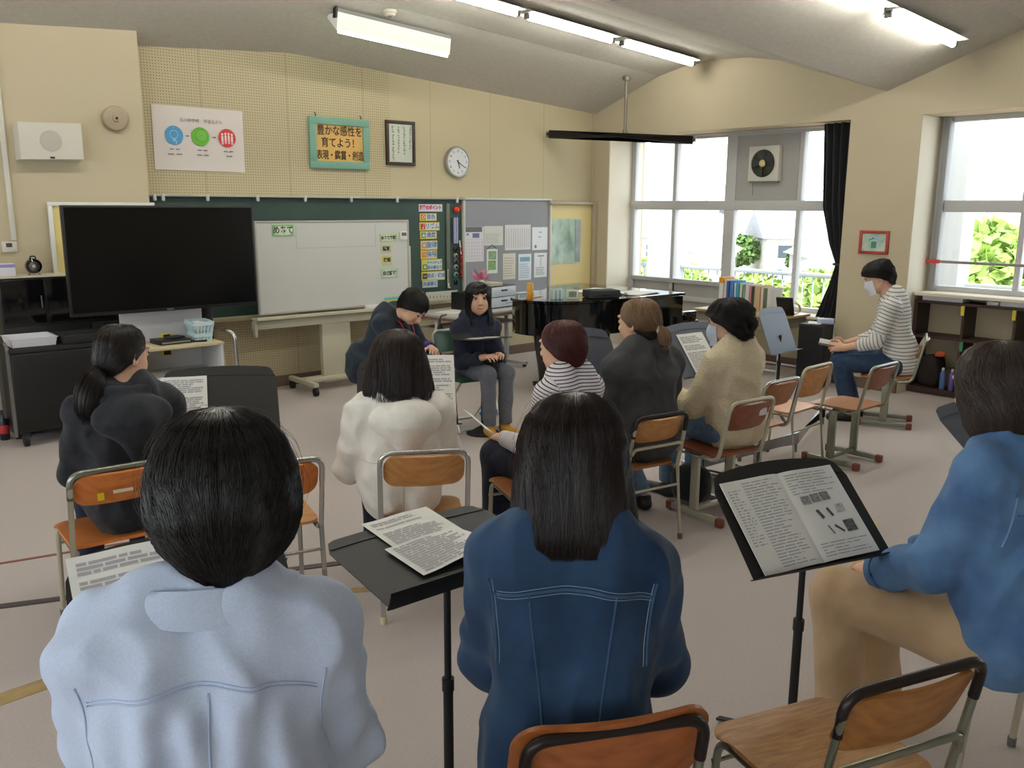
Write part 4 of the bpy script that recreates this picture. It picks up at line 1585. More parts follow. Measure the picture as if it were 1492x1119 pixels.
b.build('cabinet', mat('speaker_black', (18, 18, 20), .6), t)
b = MB()
b.box((-.122, 0, .32), (.006, .22, .54), bev=.002)
b.build('front_grille', mat('grille_black', (24, 24, 26), .9, bump=.6, bscale=600), t)
b = MB()
b.box((.10, -.13, .31), (.012, .012, .60))
b.build('edge_strip', m_lgrey, t)
b = MB()
b.box((7.64, 4.37, .6165), (.17, .12, .008), rz=.5)
lone('folded_paper', 'small white paper on top of the tall black box', 'paper', b, m_paper)
t = thing('tissue_pack', 'pale blue tissue pack on the corner of the tall black box', 'tissue pack', (7.69, 4.29, .612), .6)
b = MB()
b.box((0, 0, .025), (.10, .15, .05), bev=.01)
b.build('pack', mat('pack_blue', (186, 198, 226), .4), t)
b = MB()
b.box((0, 0, .051), (.03, .10, .003))
b.build('opening', m_paper, t)
t = thing('tablet_stand', 'black tablet propped on a stand at the end of the window desk', 'tablet', (7.60, 4.66, .6605), .3)
b = MB()
b.box((0, .0, .11), (.02, .16, .20), m=Matrix.Rotation(-.5, 4, 'Y'), bev=.004)
b.build('tablet', m_satin, t)
b = MB()
b.tube(fillet([(.06, -.06, .008), (-.02, -.06, .008), (-.03, .06, .008), (.06, .06, .008)], .03), .008, 8)
b.tube([(.06, .0, .008), (-.05, .0, .12)], .008, 8)
b.build('stand', m_rubber, t)
b = MB()
b.lathe([(.055, -.012), (.062, -.012), (.062, .012), (.055, .012)], 28, Matrix.Translation((7.74, 4.655, .724)) @ Matrix.Rotation(1.3, 4, 'Y'), True)
lone('tambourine', 'small yellow wooden tambourine hoop beside the black tablet', 'tambourine', b, mat('yellow_wood', (206, 184, 96), .5))
# ---------------------------------------------------------------- school chairs
def wood(name, c, c2, rough=.38):
    return mat(name, c, rough, col2=c2, stretch=(2.2, 14, 2.2), vscale=7, bump=.04, bscale=40)
m_w_or = wood('orange_ply', (196, 108, 42), (214, 130, 62))
m_w_am = wood('amber_ply', (176, 116, 58), (200, 144, 84))
m_w_br = wood('brown_ply', (138, 86, 46), (166, 110, 62))
m_w_rd = wood('red_brown_ply', (116, 58, 32), (142, 80, 46))
m_w_old = wood('worn_ply', (136, 92, 46), (176, 128, 72), .45)
m_w_fg = wood('worn_orange_ply', (150, 84, 40), (186, 108, 56), .4)
m_tube_d = mat('dark_tube', (48, 40, 38), .35, metal=.5)
m_tube_w = mat('cream_tube', (186, 180, 160), .4, metal=.3)
m_tube_g = mat('grey_green_tube', (150, 154, 140), .3, metal=.8, bump=.05, bscale=70)
m_cap = mat('brown_foot_cap', (122, 66, 46), .6)
m_capg = mat('grey_foot_cap', (96, 96, 92), .6)
m_capy = mat('cream_foot_cap', (206, 198, 158), .6)

def back_panel(b, w, z0, z1, y0, r, curve=.03, lean=.06, t=.011):
    """curved plywood back with rounded corners, lofted across its width"""
    h = z1-z0
    def edge(u):
        d = min(u, 1-u)*w
        if d < r:
            k = r-math.sqrt(max(0, r*r-(r-d)**2))
        else:
            k = 0
        return k
    def fn(u, v):
        uu_ = .5-.5*math.cos(u*PI)
        k = edge(uu_)
        z = z0+k+(h-2*k)*v
        x = (uu_-.5)*w
        y = y0-curve*(1-(2*uu_-1)**2)-lean*((z-z0)/h-.5)
        return (x, y, z)
    b.sheet(fn, 28, 8, t)

def school_chair(label, x, y, azd, hs=.41, hb=.70, w=.36, style='A', seat_m=None, back_m=None, tube=None, top=None,
                 inset=0.0, bh=.155, caps=None, group=None, sticker=None, low_rail=False):
    t = thing('school_chair', label, 'chair', (x, y, 0), az(azd), group)
    tube = tube or m_chrome
    seat_m, back_m = seat_m or m_w_am, back_m or seat_m or m_w_am
    caps = caps or m_capg
    D, hw = .37, w/2
    b = MB()
    def seat(u, v):
        uu_ = .5-.5*math.cos(u*PI)
        d = min(uu_, 1-uu_)*w
        k = .05-math.sqrt(max(0, .0025-(.05-min(.05, d))**2))
        yy = -D/2+k+(D-2*k)*v
        return ((uu_-.5)*w, yy, hs-.006-.010*math.sin(PI*v)*math.sin(PI*uu_)-(.012*max(0, v-.85)/.15))
    b.sheet(seat, 24, 14, .012)
    b.build('seat', seat_m, t)
    b = MB()
    pw = w-.03 if inset <= 0 else w+2*inset
    zt = hb-.012 if inset <= 0 else hb+inset
    back_panel(b, pw, hb-bh if inset <= 0 else hb-bh-.01, zt, -.222 if inset <= 0 else -.205, .05 if inset <= 0 else .06)
    bp = b.build('backrest', back_m, t)
    if sticker:
        for sx, sz, sw, sh, c in sticker:
            b = MB()
            b.box((sx, -.262 if inset <= 0 else -.245, sz), (sw, .008, sh), m=Matrix.Identity(4))
            b.build('sticker', mat('sticker_%d_%d' % (c[0], c[2]), c, .5), bp)
    rt = .0105
    if style == 'A':
        p = [(-hw, -.235, .0), (-hw, -.195, hs-.02), (-hw, -.258, hb), (hw, -.258, hb), (hw, -.195, hs-.02), (hw, -.235, 0)]
        up = p[1:5]
        b = MB()
        b.tube(fillet(up, .055, 7), rt, 12)
        b.build('back_frame', tube, t)
        for s in (-1, 1):
            b = MB()
            b.tube([(s*hw, -.195, hs-.015), (s*hw, -.240, .012)], rt, 12)
            l1 = b.build('leg', tube, t)
            b = MB()
            b.cyl((s*hw, -.2402, .012), (s*hw, -.2402, 0), .013, n=12)
            b.cyl((s*hw, -.240, 0), (s*hw, -.2385, .03), .0135, n=12)
            b.build('foot_cap', caps, l1)
            b = MB()
            b.tube(fillet([(s*(hw-.012), -.19, hs-.026), (s*(hw-.012), .15, hs-.026), (s*(hw-.006), .175, .012)], .05, 6), rt, 12)
            l2 = b.build('leg', tube, t)
            b = MB()
            b.cyl((s*(hw-.006), .175, 0), (s*(hw-.006), .175, .03), .0135, n=12)
            b.build('foot_cap', caps, l2)
        b = MB()
        b.cyl((-hw, -.207, hs-.12), (hw, -.207, hs-.12), .007, n=10)
        b.cyl((-hw, .155, hs-.09), (hw, .155, hs-.09), .007, n=10)
        b.build('stretcher', tube, t)
    else:
        b = MB()
        up = [(-hw, .15, hs-.03), (-hw, -.185, hs-.03), (-hw, -.258, hb), (hw, -.258, hb), (hw, -.185, hs-.03), (hw, .15, hs-.03)]
        b.tube(fillet(up, .055, 7), rt, 12)
        b.build('back_frame', tube, t)
        for s in (-1, 1):
            x_ = s*(hw-.03)
            b = MB()
            b.box((x_, -.005, (hs-.035+.05)/2), (.024, .052, hs-.085), bev=.004)
            b.build('leg', tube, t)
            b = MB()
            b.box((x_, -.01, .030), (.030, .38, .034), bev=.004)
            f = b.build('foot_bar', tube, t)
            for e in (-.195, .175):
                b = MB()
                b.box((x_, e, .026), (.038, .045, .05), bev=.008)
                b.build('foot_cap', caps, f)
        b = MB()
        b.box((0, -.005, .055), (w-.08, .035, .022), bev=.004)
        b.box((0, -.005, hs-.05), (w-.08, .03, .022), bev=.004)
        b.build('stretcher', tube, t)
    if top is not None:                                   # dark sleeve over the top of the tube
        b = MB()
        k0 = .10/(hb-hs+.02)
        q0 = [(s*hw, -.258+.063*k0, hb-.10) for s in (-1, 1)]
        b.tube(fillet([q0[0], (-hw, -.258, hb), (hw, -.258, hb), q0[1]], .055, 7), rt+.0016, 12)
        b.build('top_grip', top, t)
    if low_rail:
        b = MB()
        zz = hb-bh-.028
        f = 1-(hb-zz)/(hb-hs)
        yy = -.195-.063*f
        b.tube(fillet([(-hw, yy, zz-.05), (-hw+.012, yy-.012, zz), (hw-.012, yy-.012, zz), (hw, yy, zz-.05)], .03, 5), .009, 10)
        b.build('lower_rail', tube, t)
    return t

G = 'school chairs'
school_chair('orange backed school chair under the woman in the black hooded jacket', .985, 3.62, 3, .42, .725, .37, seat_m=m_w_or, tube=m_tube_w,
             top=m_tube_g, sticker=[(-.085, .625, .022, .028, (226, 196, 30)), (-.005, .635, .07, .012, (226, 214, 190))], bh=.14)
school_chair('empty school chair half hidden behind the short-haired woman in pale blue', 1.53, 3.34, 14, .42, .705, .36, seat_m=m_w_am, back_m=m_w_or, tube=m_chrome, top=m_chrome)
school_chair('worn amber school chair under the woman in the white hooded jacket', 2.075, 2.985, 31, .41, .735, .355, seat_m=m_w_am, tube=m_chrome, caps=m_capy, bh=.15)
school_chair('school chair under the woman in the dark grey jacket', 3.37, 2.94, 9.4, .41, .685, .335, seat_m=m_w_br, back_m=m_w_am, tube=m_tube_w, top=m_tube_d, bh=.135, low_rail=True)
school_chair('dark red school chair with a white label under the person in the cream cardigan', 3.945, 2.815, 6, .40, .70, .345, style='I', seat_m=m_w_rd, tube=m_tube_w,
             caps=m_cap, bh=.16, sticker=[(.075, .63, .055, .038, (214, 206, 204))])
school_chair('empty brown school chair just right of the cream cardigan', 4.56, 3.03, 3, .40, .695, .345, style='I', seat_m=m_w_br, tube=m_chrome, caps=m_capg)
school_chair('empty amber school chair, second to the right of the cream cardigan', 5.12, 3.14, -2, .40, .70, .37, style='A', seat_m=m_w_am, tube=m_tube_w, bh=.20)
school_chair('empty red brown school chair with brown foot caps, in front of the masked man', 5.49, 2.875, 0, .41, .70, .37, style='I', seat_m=m_w_br, back_m=m_w_rd, tube=m_tube_g, caps=m_cap)
school_chair('school chair under the masked man in stripes', 6.74, 3.20, -24, .41, .72, .37, style='I', seat_m=m_w_br, tube=m_tube_g, caps=m_cap)
school_chair('big orange brown school chair at the bottom edge, under the dark denim jacket', 1.242, 1.212, 27, .43, .735, .36, seat_m=m_w_fg, tube=m_tube_g,
             top=m_tube_d, inset=.022, bh=.16, caps=m_capg)
school_chair('empty worn wooden school chair in the bottom right foreground', 1.80, .935, 18, .43, .75, .385, seat_m=m_w_old, back_m=wood('worn_amber_ply', (148, 94, 42), (180, 122, 60), .42), tube=m_tube_g, top=m_tube_d,
             bh=.165, low_rail=True, caps=m_capg)
school_chair('school chair under the red-haired woman in the striped top', 2.69, 2.93, 20, .41, .68, .345, seat_m=m_w_br, tube=m_tube_w)
school_chair('school chair at the right edge under the woman in the blue denim shirt', 2.69, .69, 5, .43, .71, .37, seat_m=m_w_am, tube=m_tube_w)
school_chair('brown school chair under the person bending forward by the whiteboard', 3.70, 5.56, 128, .41, .70, .35, seat_m=m_w_br, tube=m_tube_g)
school_chair('school chair below the frame under the woman in the pale blue shirt', .50, 1.36, 18, .42, .70, .36, seat_m=m_w_am, tube=m_tube_w)

# green folding chair of the leader
t = thing('folding_chair', 'green padded folding chair with a pale tube frame, under the leader', 'chair', (4.13, 5.25, 0), az(190))
m_vin = mat('green_vinyl', (44, 84, 62), .35)
b = MB()
b.sheet(lambda u, v: ((u-.5)*(.38-.04*v), -.19+.37*v, .405+.012*math.sin(PI*u)*math.sin(PI*v)), 12, 12, .03)
b.build('seat', m_vin, t)
b = MB()
back_panel(b, .37, .56, .73, -.245, .06, .05, .05, .028)
b.build('backrest', m_vin, t)
m_ct = mat('cream_frame_tube', (206, 206, 196), .3, metal=.3)
b = MB()
b.tube(fillet([(-.195, .20, .01), (-.195, -.235, .62), (-.195, -.25, .735), (.195, -.25, .735), (.195, -.235, .62), (.195, .20, .01)], .06, 7), .011, 12)
b.build('front_frame', m_ct, t)
b = MB()
b.tube(fillet([(-.165, .16, .385), (-.165, -.22, .012), (.165, -.22, .012), (.165, .16, .385)], .04, 6), .010, 12)
b.build('rear_frame', m_ct, t)
b = MB()
b.cyl((-.195, .19, .025), (.195, .19, .025), .009, n=10)
b.build('foot_bar', m_ct, t)

# ---------------------------------------------------------------- music stands
m_msblack = mat('stand_black', (21, 21, 22), .6, bump=.1, bscale=420)
m_msgrey = mat('stand_slate', (78, 85, 98), .55)
m_msblue = mat('stand_blue_grey', (104, 116, 134), .45)

def music_stand(label, c, azd, tilt, w=.50, h=.34, m=None, arch=.035, round_base=False, pole=None, lip=.05):
    m = m or m_msblack
    t = thing('music_stand', label, 'music stand', (c[0], c[1], 0), az(azd))
    M = Matrix.Translation((0, 0, c[2])) @ Matrix.Rotation(math.radians(tilt), 4, 'X')
    b = MB()
    n = 24
    out = []
    for k in range(n+1):                                     # arched top edge with round shoulders
        u = -1+2*k/n
        yy = h/2+arch*(1-u*u)-.055*max(0, abs(u)-.86)/.14*max(0, abs(u)-.86)/.14
        out.append((u*w/2, yy, 0))
    out += [(w/2+.004, -h/2, 0), (-w/2-.004, -h/2, 0)]
    b.prism([M @ Vector((p[0], p[1], -.0025)) for p in out], (M.to_3x3() @ Vector((0, 0, .0025))))
    b.build('desk', m, t, ang=30)
    b = MB()                                                   # folded crease just under the top
    b.sheet(lambda u, v: M @ Vector(((u-.5)*w*.96, h/2-.045+.012*v+arch*.8*(1-(2*u-1)**2), .0015)), 16, 1, .002)
    b.build('crease', m, t)
    b = MB()
    b.sheet(lambda u, v: M @ Vector(((u-.5)*(w+.03), -h/2-.012*math.sin(v*PI*.5), .0+lip*v)), 10, 8, .003)
    b.build('ledge', m, t)
    b = MB()
    b.box((0, 0, 0), (.09, .10, .028), bev=.008, m=M @ Matrix.Translation((0, -.03, -.018)))
    b.build('tilt_bracket', m_rubber, t)
    zt = c[2]-.035
    px_, py_ = (0, -.03) if pole is None else pole
    zm = .46
    b = MB()
    b.cyl((px_, py_, zm-.05), (px_, py_, zt), .0095, n=14)
    b.build('upper_pole', m_rubber, t)
    b = MB()
    b.cyl((px_, py_, .05), (px_, py_, zm), .0135, n=16)
    b.cyl((px_, py_, zm-.02), (px_, py_, zm+.015), .0165, n=16)
    b.build('lower_pole', m_rubber, t)
    if round_base:
        b = MB()
        b.lathe([(.125, 0), (.125, .01), (.05, .03), (.02, .06)], 32, Matrix.Translation((px_, py_, 0)))
        b.build('base', m_rubber, t)
    else:
        for k in range(3):
            a = PI/2+k*2*PI/3+.3
            b = MB()
            b.tube(fillet([(px_, py_, .085), (px_+.07*math.cos(a), py_+.07*math.sin(a), .07), (px_+.27*math.cos(a), py_+.27*math.sin(a), .011)], .05, 4), .008, flat=(.022, .008))
            b.build('leg', m_rubber, t)
    return t, Matrix.Translation((c[0], c[1], 0)) @ Matrix.Rotation(az(azd), 4, 'Z') @ M

_, MC = music_stand('large black music stand lying nearly flat between the two foreground women', (1.26, 1.73, .826), 1.5, 7, .505, .355, arch=.012)
_, MR = music_stand('black tilted music stand with an open booklet, right foreground', (2.28, 1.307, .795), 18, 43, .50, .33, arch=.03)
_, M1 = music_stand('black music stand in front of the woman in the black hooded jacket', (1.59, 3.91, .775), 24, 55, .52, .37, arch=.02)
_, M3 = music_stand('black music stand in front of the woman in the white hooded jacket', (2.32, 3.44, .815), 31, 58, .47, .34)
_, M9 = music_stand('slate blue music stand in front of the person in the cream cardigan', (4.36, 3.22, .835), 11, 48, .50, .36, m=m_msgrey)
music_stand('empty pale blue music stand in front of the tall black box', (6.234, 3.89, .72), -3, 67, .40, .36, m=m_msblue, arch=.02)
music_stand('slate music stand between the red-haired woman and the dark grey jacket', (3.20, 3.10, .87), 8, 62, .44, .40, m=m_msgrey)
music_stand('dark slate music stand behind the brown-haired woman at the right edge', (3.66, 1.24, .815), 18, 34, .49, .35, m=m_msgrey)
_, MT = music_stand('black music stand lying flat in front of the leader', (4.06, 4.98, .735), 188, 6, .36, .28, arch=.01, round_base=True)

def sheet_on(M, label, cx, cy, w, h, rot, cat='sheet music', name='music_sheet', seed=0, rows=26, curl=.0, pics=False, dz=.004, col=None, lines=True, group=None, th=.0016):
    """a printed sheet lying on a stand, plate coordinates cx, cy"""
    P = M @ Matrix.Translation((cx, cy, dz)) @ Matrix.Rotation(rot, 4, 'Z')
    t = thing(name, label, cat, P.translation, 0, group)
    Q = Matrix.Translation(-P.translation) @ P
    r = random.Random(seed)
    lift = lambda x, y: curl*(.5+x/w)**2*max(0, .5-y/h)+.0012*math.sin(x*40+seed)+.0012
    b = MB()
    b.sheet(lambda u, v: Q @ Vector(((u-.5)*w, (v-.5)*h, lift((u-.5)*w, (v-.5)*h))), 12, 12, th)
    b.build('page', col or m_paper, t)
    if lines:
        b = MB()
        for k in range(rows):
            y = h*(.44-.88*(k+.5)/rows)
            if r.random() < .12:
                continue
            x, e = -w*.43, w*(.43-.35*r.random()**2)
            while x < e:
                l = min(w*(.05+.25*r.random()), e-x)
                m_ = max(1, int(l/.02))
                for q in range(m_):
                    x0_, x1_ = x+l*q/m_, x+l*(q+1)/m_
                    vs = [Q @ Vector((xx, y+s*h*.30/rows, lift(xx, y)+th/2+.0008)) for xx, s in ((x0_, -1), (x1_, -1), (x1_, 1), (x0_, 1))]
                    b.bm.faces.new([b.bm.verts.new(p) for p in vs])
                x += l+w*.02
        b.build('print', mat('page_print', (176, 174, 178), .7), t)
    return t, Q, lift

# foreground flat stand
sheet_on(MC, 'white printed sheet lying on the flat foreground stand, under the other one', .005, .075, .215, .29, .04, seed=1)
sheet_on(MC, 'curled printed sheet on top of the other one on the flat foreground stand', -.012, -.012, .225, .16, .08, seed=2, curl=.03, dz=.008, rows=13)
# open booklet
t = thing('open_booklet', 'open booklet with small photographs on the tilted stand, right foreground', 'booklet', MR.translation)
Q = Matrix.Translation(-MR.translation) @ MR @ Matrix.Translation((-.010, -.008, .004)) @ Matrix.Rotation(.03, 4, 'Z')
bl = lambda x: .014*math.exp(-(abs(x)/.045)**1.0)*abs(x)/.03*.9+.002
for s, nm in ((-1, 'left_page'), (1, 'right_page')):
    b = MB()
    b.sheet(lambda u, v: Q @ Vector((s*.213*u, (v-.5)*.30+.008*u*0, bl(s*.213*u)+.002)), 14, 4, .004 if s < 0 else .003)
    pg = b.build(nm, m_paper, t)
    r = random.Random(11+s)
    b = MB()
    rows = 30
    for k in range(rows):
        if s > 0 and 7 < k < 25:
            continue
        y = .14-.28*(k+.5)/rows
        for c0, c1 in (((-.202, -.155), (-.145, -.012)) if s < 0 else ((.014, .195),)):
            if c1-c0 < .06 and (k < 2 or k > 21):
                continue
            x, e = c0, c1-(c1-c0)*.5*r.random()**2
            while x < e:
                l = min((c1-c0)*(.1+.3*r.random()), e-x)
                vs = [Q @ Vector((xx, y+q*.0016, bl(xx)+.0052)) for xx, q in ((x, -1), (x+l, -1), (x+l, 1), (x, 1))]
                b.bm.faces.new([b.bm.verts.new(p) for p in vs])
                x += l+.006
    b.build('print', mat('page_print', (176, 174, 178), .7), pg)
    if s > 0:
        for x, y, w_, h_, g_, a in ((.045, .045, .034, .028, 110, 0), (.084, .048, .034, .028, 100, 0), (.123, .050, .034, .028, 95, 0), (.070, -.006, .012, .032, 40, .35), (.110, -.004, .010, .030, 46, .3),
                                    (.156, .004, .030, .026, 150, 0), (.080, -.060, .006, .03, 90, .3), (.113, -.060, .008, .034, 44, .75), (.158, -.056, .040, .038, 50, 0)):
            b = MB()
            vs = []
            for xx, yy in ((-1, -1), (1, -1), (1, 1), (-1, 1)):
                dx, dy = xx*w_/2, yy*h_/2
                vs.append(Q @ Vector((x+dx*math.cos(a)-dy*math.sin(a), y+dx*math.sin(a)+dy*math.cos(a), bl(x)+.0056)))
            b.bm.faces.new([b.bm.verts.new(p) for p in vs])
            b.build('small_photograph', mat('photo_grey_%d' % g_, (g_, g_, g_), .6, vscale=120, col2=(min(255, g_+70),)*3), pg)
sheet_on(M1, 'printed sheet on the left side of the stand by the black hooded jacket', -.16, .03, .205, .25, 0, seed=4, rows=22)
sheet_on(M3, 'white printed pages on the stand in front of the white hooded jacket', .13, .035, .21, .31, -.02, seed=5, rows=24)
sheet_on(M9, 'white score sheet held on the slate stand before the cream cardigan', -.05, -.03, .21, .32, .02, seed=6, rows=22)
sheet_on(MT, 'white papers on the flat stand in front of the leader', .02, .0, .20, .16, .1, seed=7, rows=8)
P = MT @ Vector((-.26, -.09, -.002))
t = thing('baton', 'thin silver stick sticking out over the flat stand of the leader', 'baton', P)
b = MB()
b.tube([(-.22, -.22, .006), (.16, .10, .012)], .004, 8)
b.build('stick', m_steel, t)

# the page in front of the pale blue shirt: a thin pad on a low stand hidden behind her
_, M2 = music_stand('music stand hidden behind the short-haired woman in pale blue', (.68, 1.95, .765), 14, 36, .50, .36)
sheet_on(M2, 'white printed booklet page left of the short-haired woman in pale blue', -.10, .045, .27, .30, .08, seed=8, rows=20, cat='booklet', name='booklet')

# silver bars lying low behind the chairs
t = thing('silver_bar_frame', 'bent flat silver bar frame lying low on the floor between the chairs', 'bar', (0, 0, 0))
for p, q in (((4.25, 3.255, .10), (5.44, 3.19, .10)), ((5.44, 3.19, .10), (6.35, 3.50, .10))):
    b = MB()
    b.tube([p, q], .02, flat=(.03, .085))
    b.build('bar', m_steel, t)
b = MB()
for p in ((4.27, 3.25), (5.44, 3.19), (6.33, 3.49)):
    b.cyl((*p, 0), (*p, .095), .012, n=10)
b.build('support', m_greym, t)
b = MB()
b.sheet(lambda u, v: (4.36+.14*u-.03*v, 2.06+.05*u+.10*v, .005+.004*math.sin(u*9)), 6, 4, .0015)
lone('yellow_note', 'crumpled yellow paper on the carpet beyond the right foreground stand', 'paper', b, mat('yellow_note', (206, 190, 84), .7))
lump('black_tote', 'black cloth bag on the floor beneath the cream cardigan chair', 'bag', (3.98, 2.98, .12), (.07, .13, .12), m_blackcloth, 21)
b = MB()
b.sheet(lambda u, v: (4.40+.18*u+.02*math.sin(v*7), 5.36+.12*v+.03*u, .02+.035*math.sin(u*PI)*math.sin(v*PI)+.008*math.sin(u*11+v*9)), 10, 8, .003)
lone('blue_cloth', 'crumpled bright blue cloth on the floor beside the leader stand', 'cloth', b, mat('blue_cloth', (40, 110, 160), .8))
# ---------------------------------------------------------------- implicit surfaces for bodies and clothes
def V3(*a):
    return np.array(a, dtype=np.float64)

def unit(v):
    v = np.asarray(v, float)
    return v/max(1e-9, np.linalg.norm(v))

class Field:
    """signed distance sampled on a grid; shapes are blended in with a soft minimum"""
    def __init__(self, lo, hi, h):
        self.lo, self.h = np.array(lo, float), h
        self.n = np.ceil((np.array(hi)-self.lo)/h).astype(int)+1
        self.F = np.full(self.n, 1.0, np.float32)
        self.ax = [(self.lo[i]+h*np.arange(self.n[i])).astype(np.float32) for i in range(3)]

    def block(self, a, b, pad):
        lo = np.minimum(a, b)-pad
        hi = np.maximum(a, b)+pad
        i0 = np.clip(np.floor((lo-self.lo)/self.h).astype(int), 0, self.n-1)
        i1 = np.clip(np.ceil((hi-self.lo)/self.h).astype(int)+1, 1, self.n)
        sl = tuple(slice(i0[i], i1[i]) for i in range(3))
        X = self.ax[0][sl[0]][:, None, None]
        Y = self.ax[1][sl[1]][None, :, None]
        Z = self.ax[2][sl[2]][None, None, :]
        return sl, X, Y, Z

    def mix(self, sl, d, k, sub=False):
        f = self.F[sl]
        if sub:
            f, d = -f, d
        hh = np.maximum(k-np.abs(f-d), 0)/max(k, 1e-6)
        r = np.minimum(f, d)-hh*hh*k*.25
        self.F[sl] = -r if sub else r

    def cap(self, a, b, ra, rb=None, k=.02, flat=None, sub=False):
        a, b = np.asarray(a, float), np.asarray(b, float)
        rb = ra if rb is None else rb
        sl, X, Y, Z = self.block(a, b, max(ra, rb)+k+2*self.h)
        d = b-a
        L2 = max(1e-9, d@d)
        px, py, pz = X-a[0], Y-a[1], Z-a[2]
        t = np.clip((px*d[0]+py*d[1]+pz*d[2])/L2, 0, 1)
        D = np.sqrt((px-t*d[0])**2+(py-t*d[1])**2+(pz-t*d[2])**2)-(ra+t*(rb-ra))
        if flat is not None:                                  # flat end at b (sleeve, trouser leg)
            u = d/math.sqrt(L2)
            D = np.maximum(D, (X-b[0])*u[0]+(Y-b[1])*u[1]+(Z-b[2])*u[2]-flat)
        self.mix(sl, D, k, sub)

    def ell(self, c, r, R=None, k=.02, sub=False, cut=None):
        c, r = np.asarray(c, float), np.asarray(r, float)
        m = r.max()
        sl, X, Y, Z = self.block(c, c, m+k+2*self.h)
        x, y, z = X-c[0], Y-c[1], Z-c[2]
        if R is not None:
            x, y, z = (x*R[0, 0]+y*R[1, 0]+z*R[2, 0], x*R[0, 1]+y*R[1, 1]+z*R[2, 1], x*R[0, 2]+y*R[1, 2]+z*R[2, 2])
        k0 = np.sqrt((x/r[0])**2+(y/r[1])**2+(z/r[2])**2)
        k1 = np.sqrt((x/r[0]**2)**2+(y/r[1]**2)**2+(z/r[2]**2)**2)+1e-9
        D = k0*(k0-1)/k1
        if cut is not None:
            D = np.maximum(D, cut-Z)
        self.mix(sl, D, k, sub)

    def cut_below(self, z):
        self.F = np.maximum(self.F, (z-self.ax[2])[None, None, :])

    def displace(self, fn, band=.035):
        idx = np.nonzero(np.abs(self.F) < band)
        P = np.stack([self.ax[i][idx[i]] for i in range(3)], 1)
        self.F[idx] += fn(P).astype(np.float32)

    def mesh(self, name):
        F, n = self.F, self.n
        S = F < 0
        c = [(i, j, k) for i in (0, 1) for j in (0, 1) for k in (0, 1)]
        cnt = np.zeros(n-1, np.int8)
        for i, j, k in c:
            cnt += S[i:n[0]-1+i, j:n[1]-1+j, k:n[2]-1+k]
        act = (cnt > 0) & (cnt < 8)
        ii = np.argwhere(act)
        ids = np.full(n-1, -1, np.int64)
        ids[act] = np.arange(len(ii))
        acc = np.zeros((len(ii), 3))
        num = np.zeros(len(ii))
        for a in range(3):
            o1, o2 = [x for x in range(3) if x != a]
            for u in (0, 1):
                for v in (0, 1):
                    off = np.zeros(3, int)
                    off[o1], off[o2] = u, v
                    p = ii+off
                    q = p.copy()
                    q[:, a] += 1
                    f0 = F[p[:, 0], p[:, 1], p[:, 2]]
                    f1 = F[q[:, 0], q[:, 1], q[:, 2]]
                    m = (f0 < 0) != (f1 < 0)
                    t = np.where(m, f0/np.where(m, f0-f1, 1), 0)
                    w = off[None, :].astype(float).repeat(len(ii), 0)
                    w[:, a] = t
                    acc[m] += w[m]
                    num[m] += 1
        verts = self.lo+self.h*(ii+acc/num[:, None])
        quads = []
        for a in range(3):
            o1, o2 = [(1, 2), (2, 0), (0, 1)][a]
            sa = [slice(None)]*3
            sb = [slice(None)]*3
            sa[a], sb[a] = slice(0, n[a]-1), slice(1, n[a])
            ch = S[tuple(sa)] != S[tuple(sb)]
            e = np.argwhere(ch)
            ok = (e[:, o1] > 0) & (e[:, o2] > 0) & (e[:, o1] < n[o1]-1) & (e[:, o2] < n[o2]-1)
            e = e[ok]
            fl = S[tuple(sa)][e[:, 0], e[:, 1], e[:, 2]]
            q = []
            for u, v in ((0, 0), (1, 0), (1, 1), (0, 1)):
                p = e.copy()
                p[:, o1] -= u
                p[:, o2] -= v
                q.append(ids[p[:, 0], p[:, 1], p[:, 2]])
            q = np.stack(q, 1)
            q[fl] = q[fl]
            q[~fl] = q[~fl][:, ::-1]
            quads.append(q)
        quads = np.concatenate(quads)
        for it in range(2):                              # light smoothing of the grid steps
            s = np.zeros_like(verts)
            cN = np.zeros(len(verts))
            for k in range(4):
                a_, b_ = quads[:, k], quads[:, (k+1) % 4]
                np.add.at(s, a_, verts[b_])
                np.add.at(cN, a_, 1)
                np.add.at(s, b_, verts[a_])
                np.add.at(cN, b_, 1)
            verts = .6*verts+.4*s/np.maximum(cN, 1)[:, None]
        return np_mesh(name, verts, quads)

def np_mesh(name, verts, quads, smooth=True):
    me = bpy.data.meshes.new(name)
    me.vertices.add(len(verts))
    me.vertices.foreach_set('co', np.asarray(verts, np.float32).ravel())
    nq, m = quads.shape
    me.loops.add(nq*m)
    me.loops.foreach_set('vertex_index', quads.astype(np.int32).ravel())
    me.polygons.add(nq)
    me.polygons.foreach_set('loop_start', np.arange(0, nq*m, m, dtype=np.int32))
    me.polygons.foreach_set('loop_total', np.full(nq, m, np.int32))
    me.update(calc_edges=True)
    if smooth:
        me.polygons.foreach_set('use_smooth', [True]*nq)
    return me

def waves(seed, n=7, f=(18, 40), stretch=(1, 1, 1)):
    r = np.random.default_rng(seed)
    K = r.normal(size=(n, 3))
    K /= np.linalg.norm(K, axis=1)[:, None]
    K *= r.uniform(*f, size=(n, 1))*np.array(stretch)
    ph = r.uniform(0, 6.28, n)
    return lambda P: np.sin(P @ K.T+ph).sum(1)/math.sqrt(n)

def folds(seed, amp=.004, f=(14, 34), stretch=(1, 1, 1)):
    """soft cloth creases: rounded ridges with sharper valleys"""
    w1, w2 = waves(seed, 7, f, stretch), waves(seed+50, 6, (f[0]*2, f[1]*2), stretch)
    return lambda P: amp*(np.abs(w1(P))-.7)+amp*.35*w2(P)

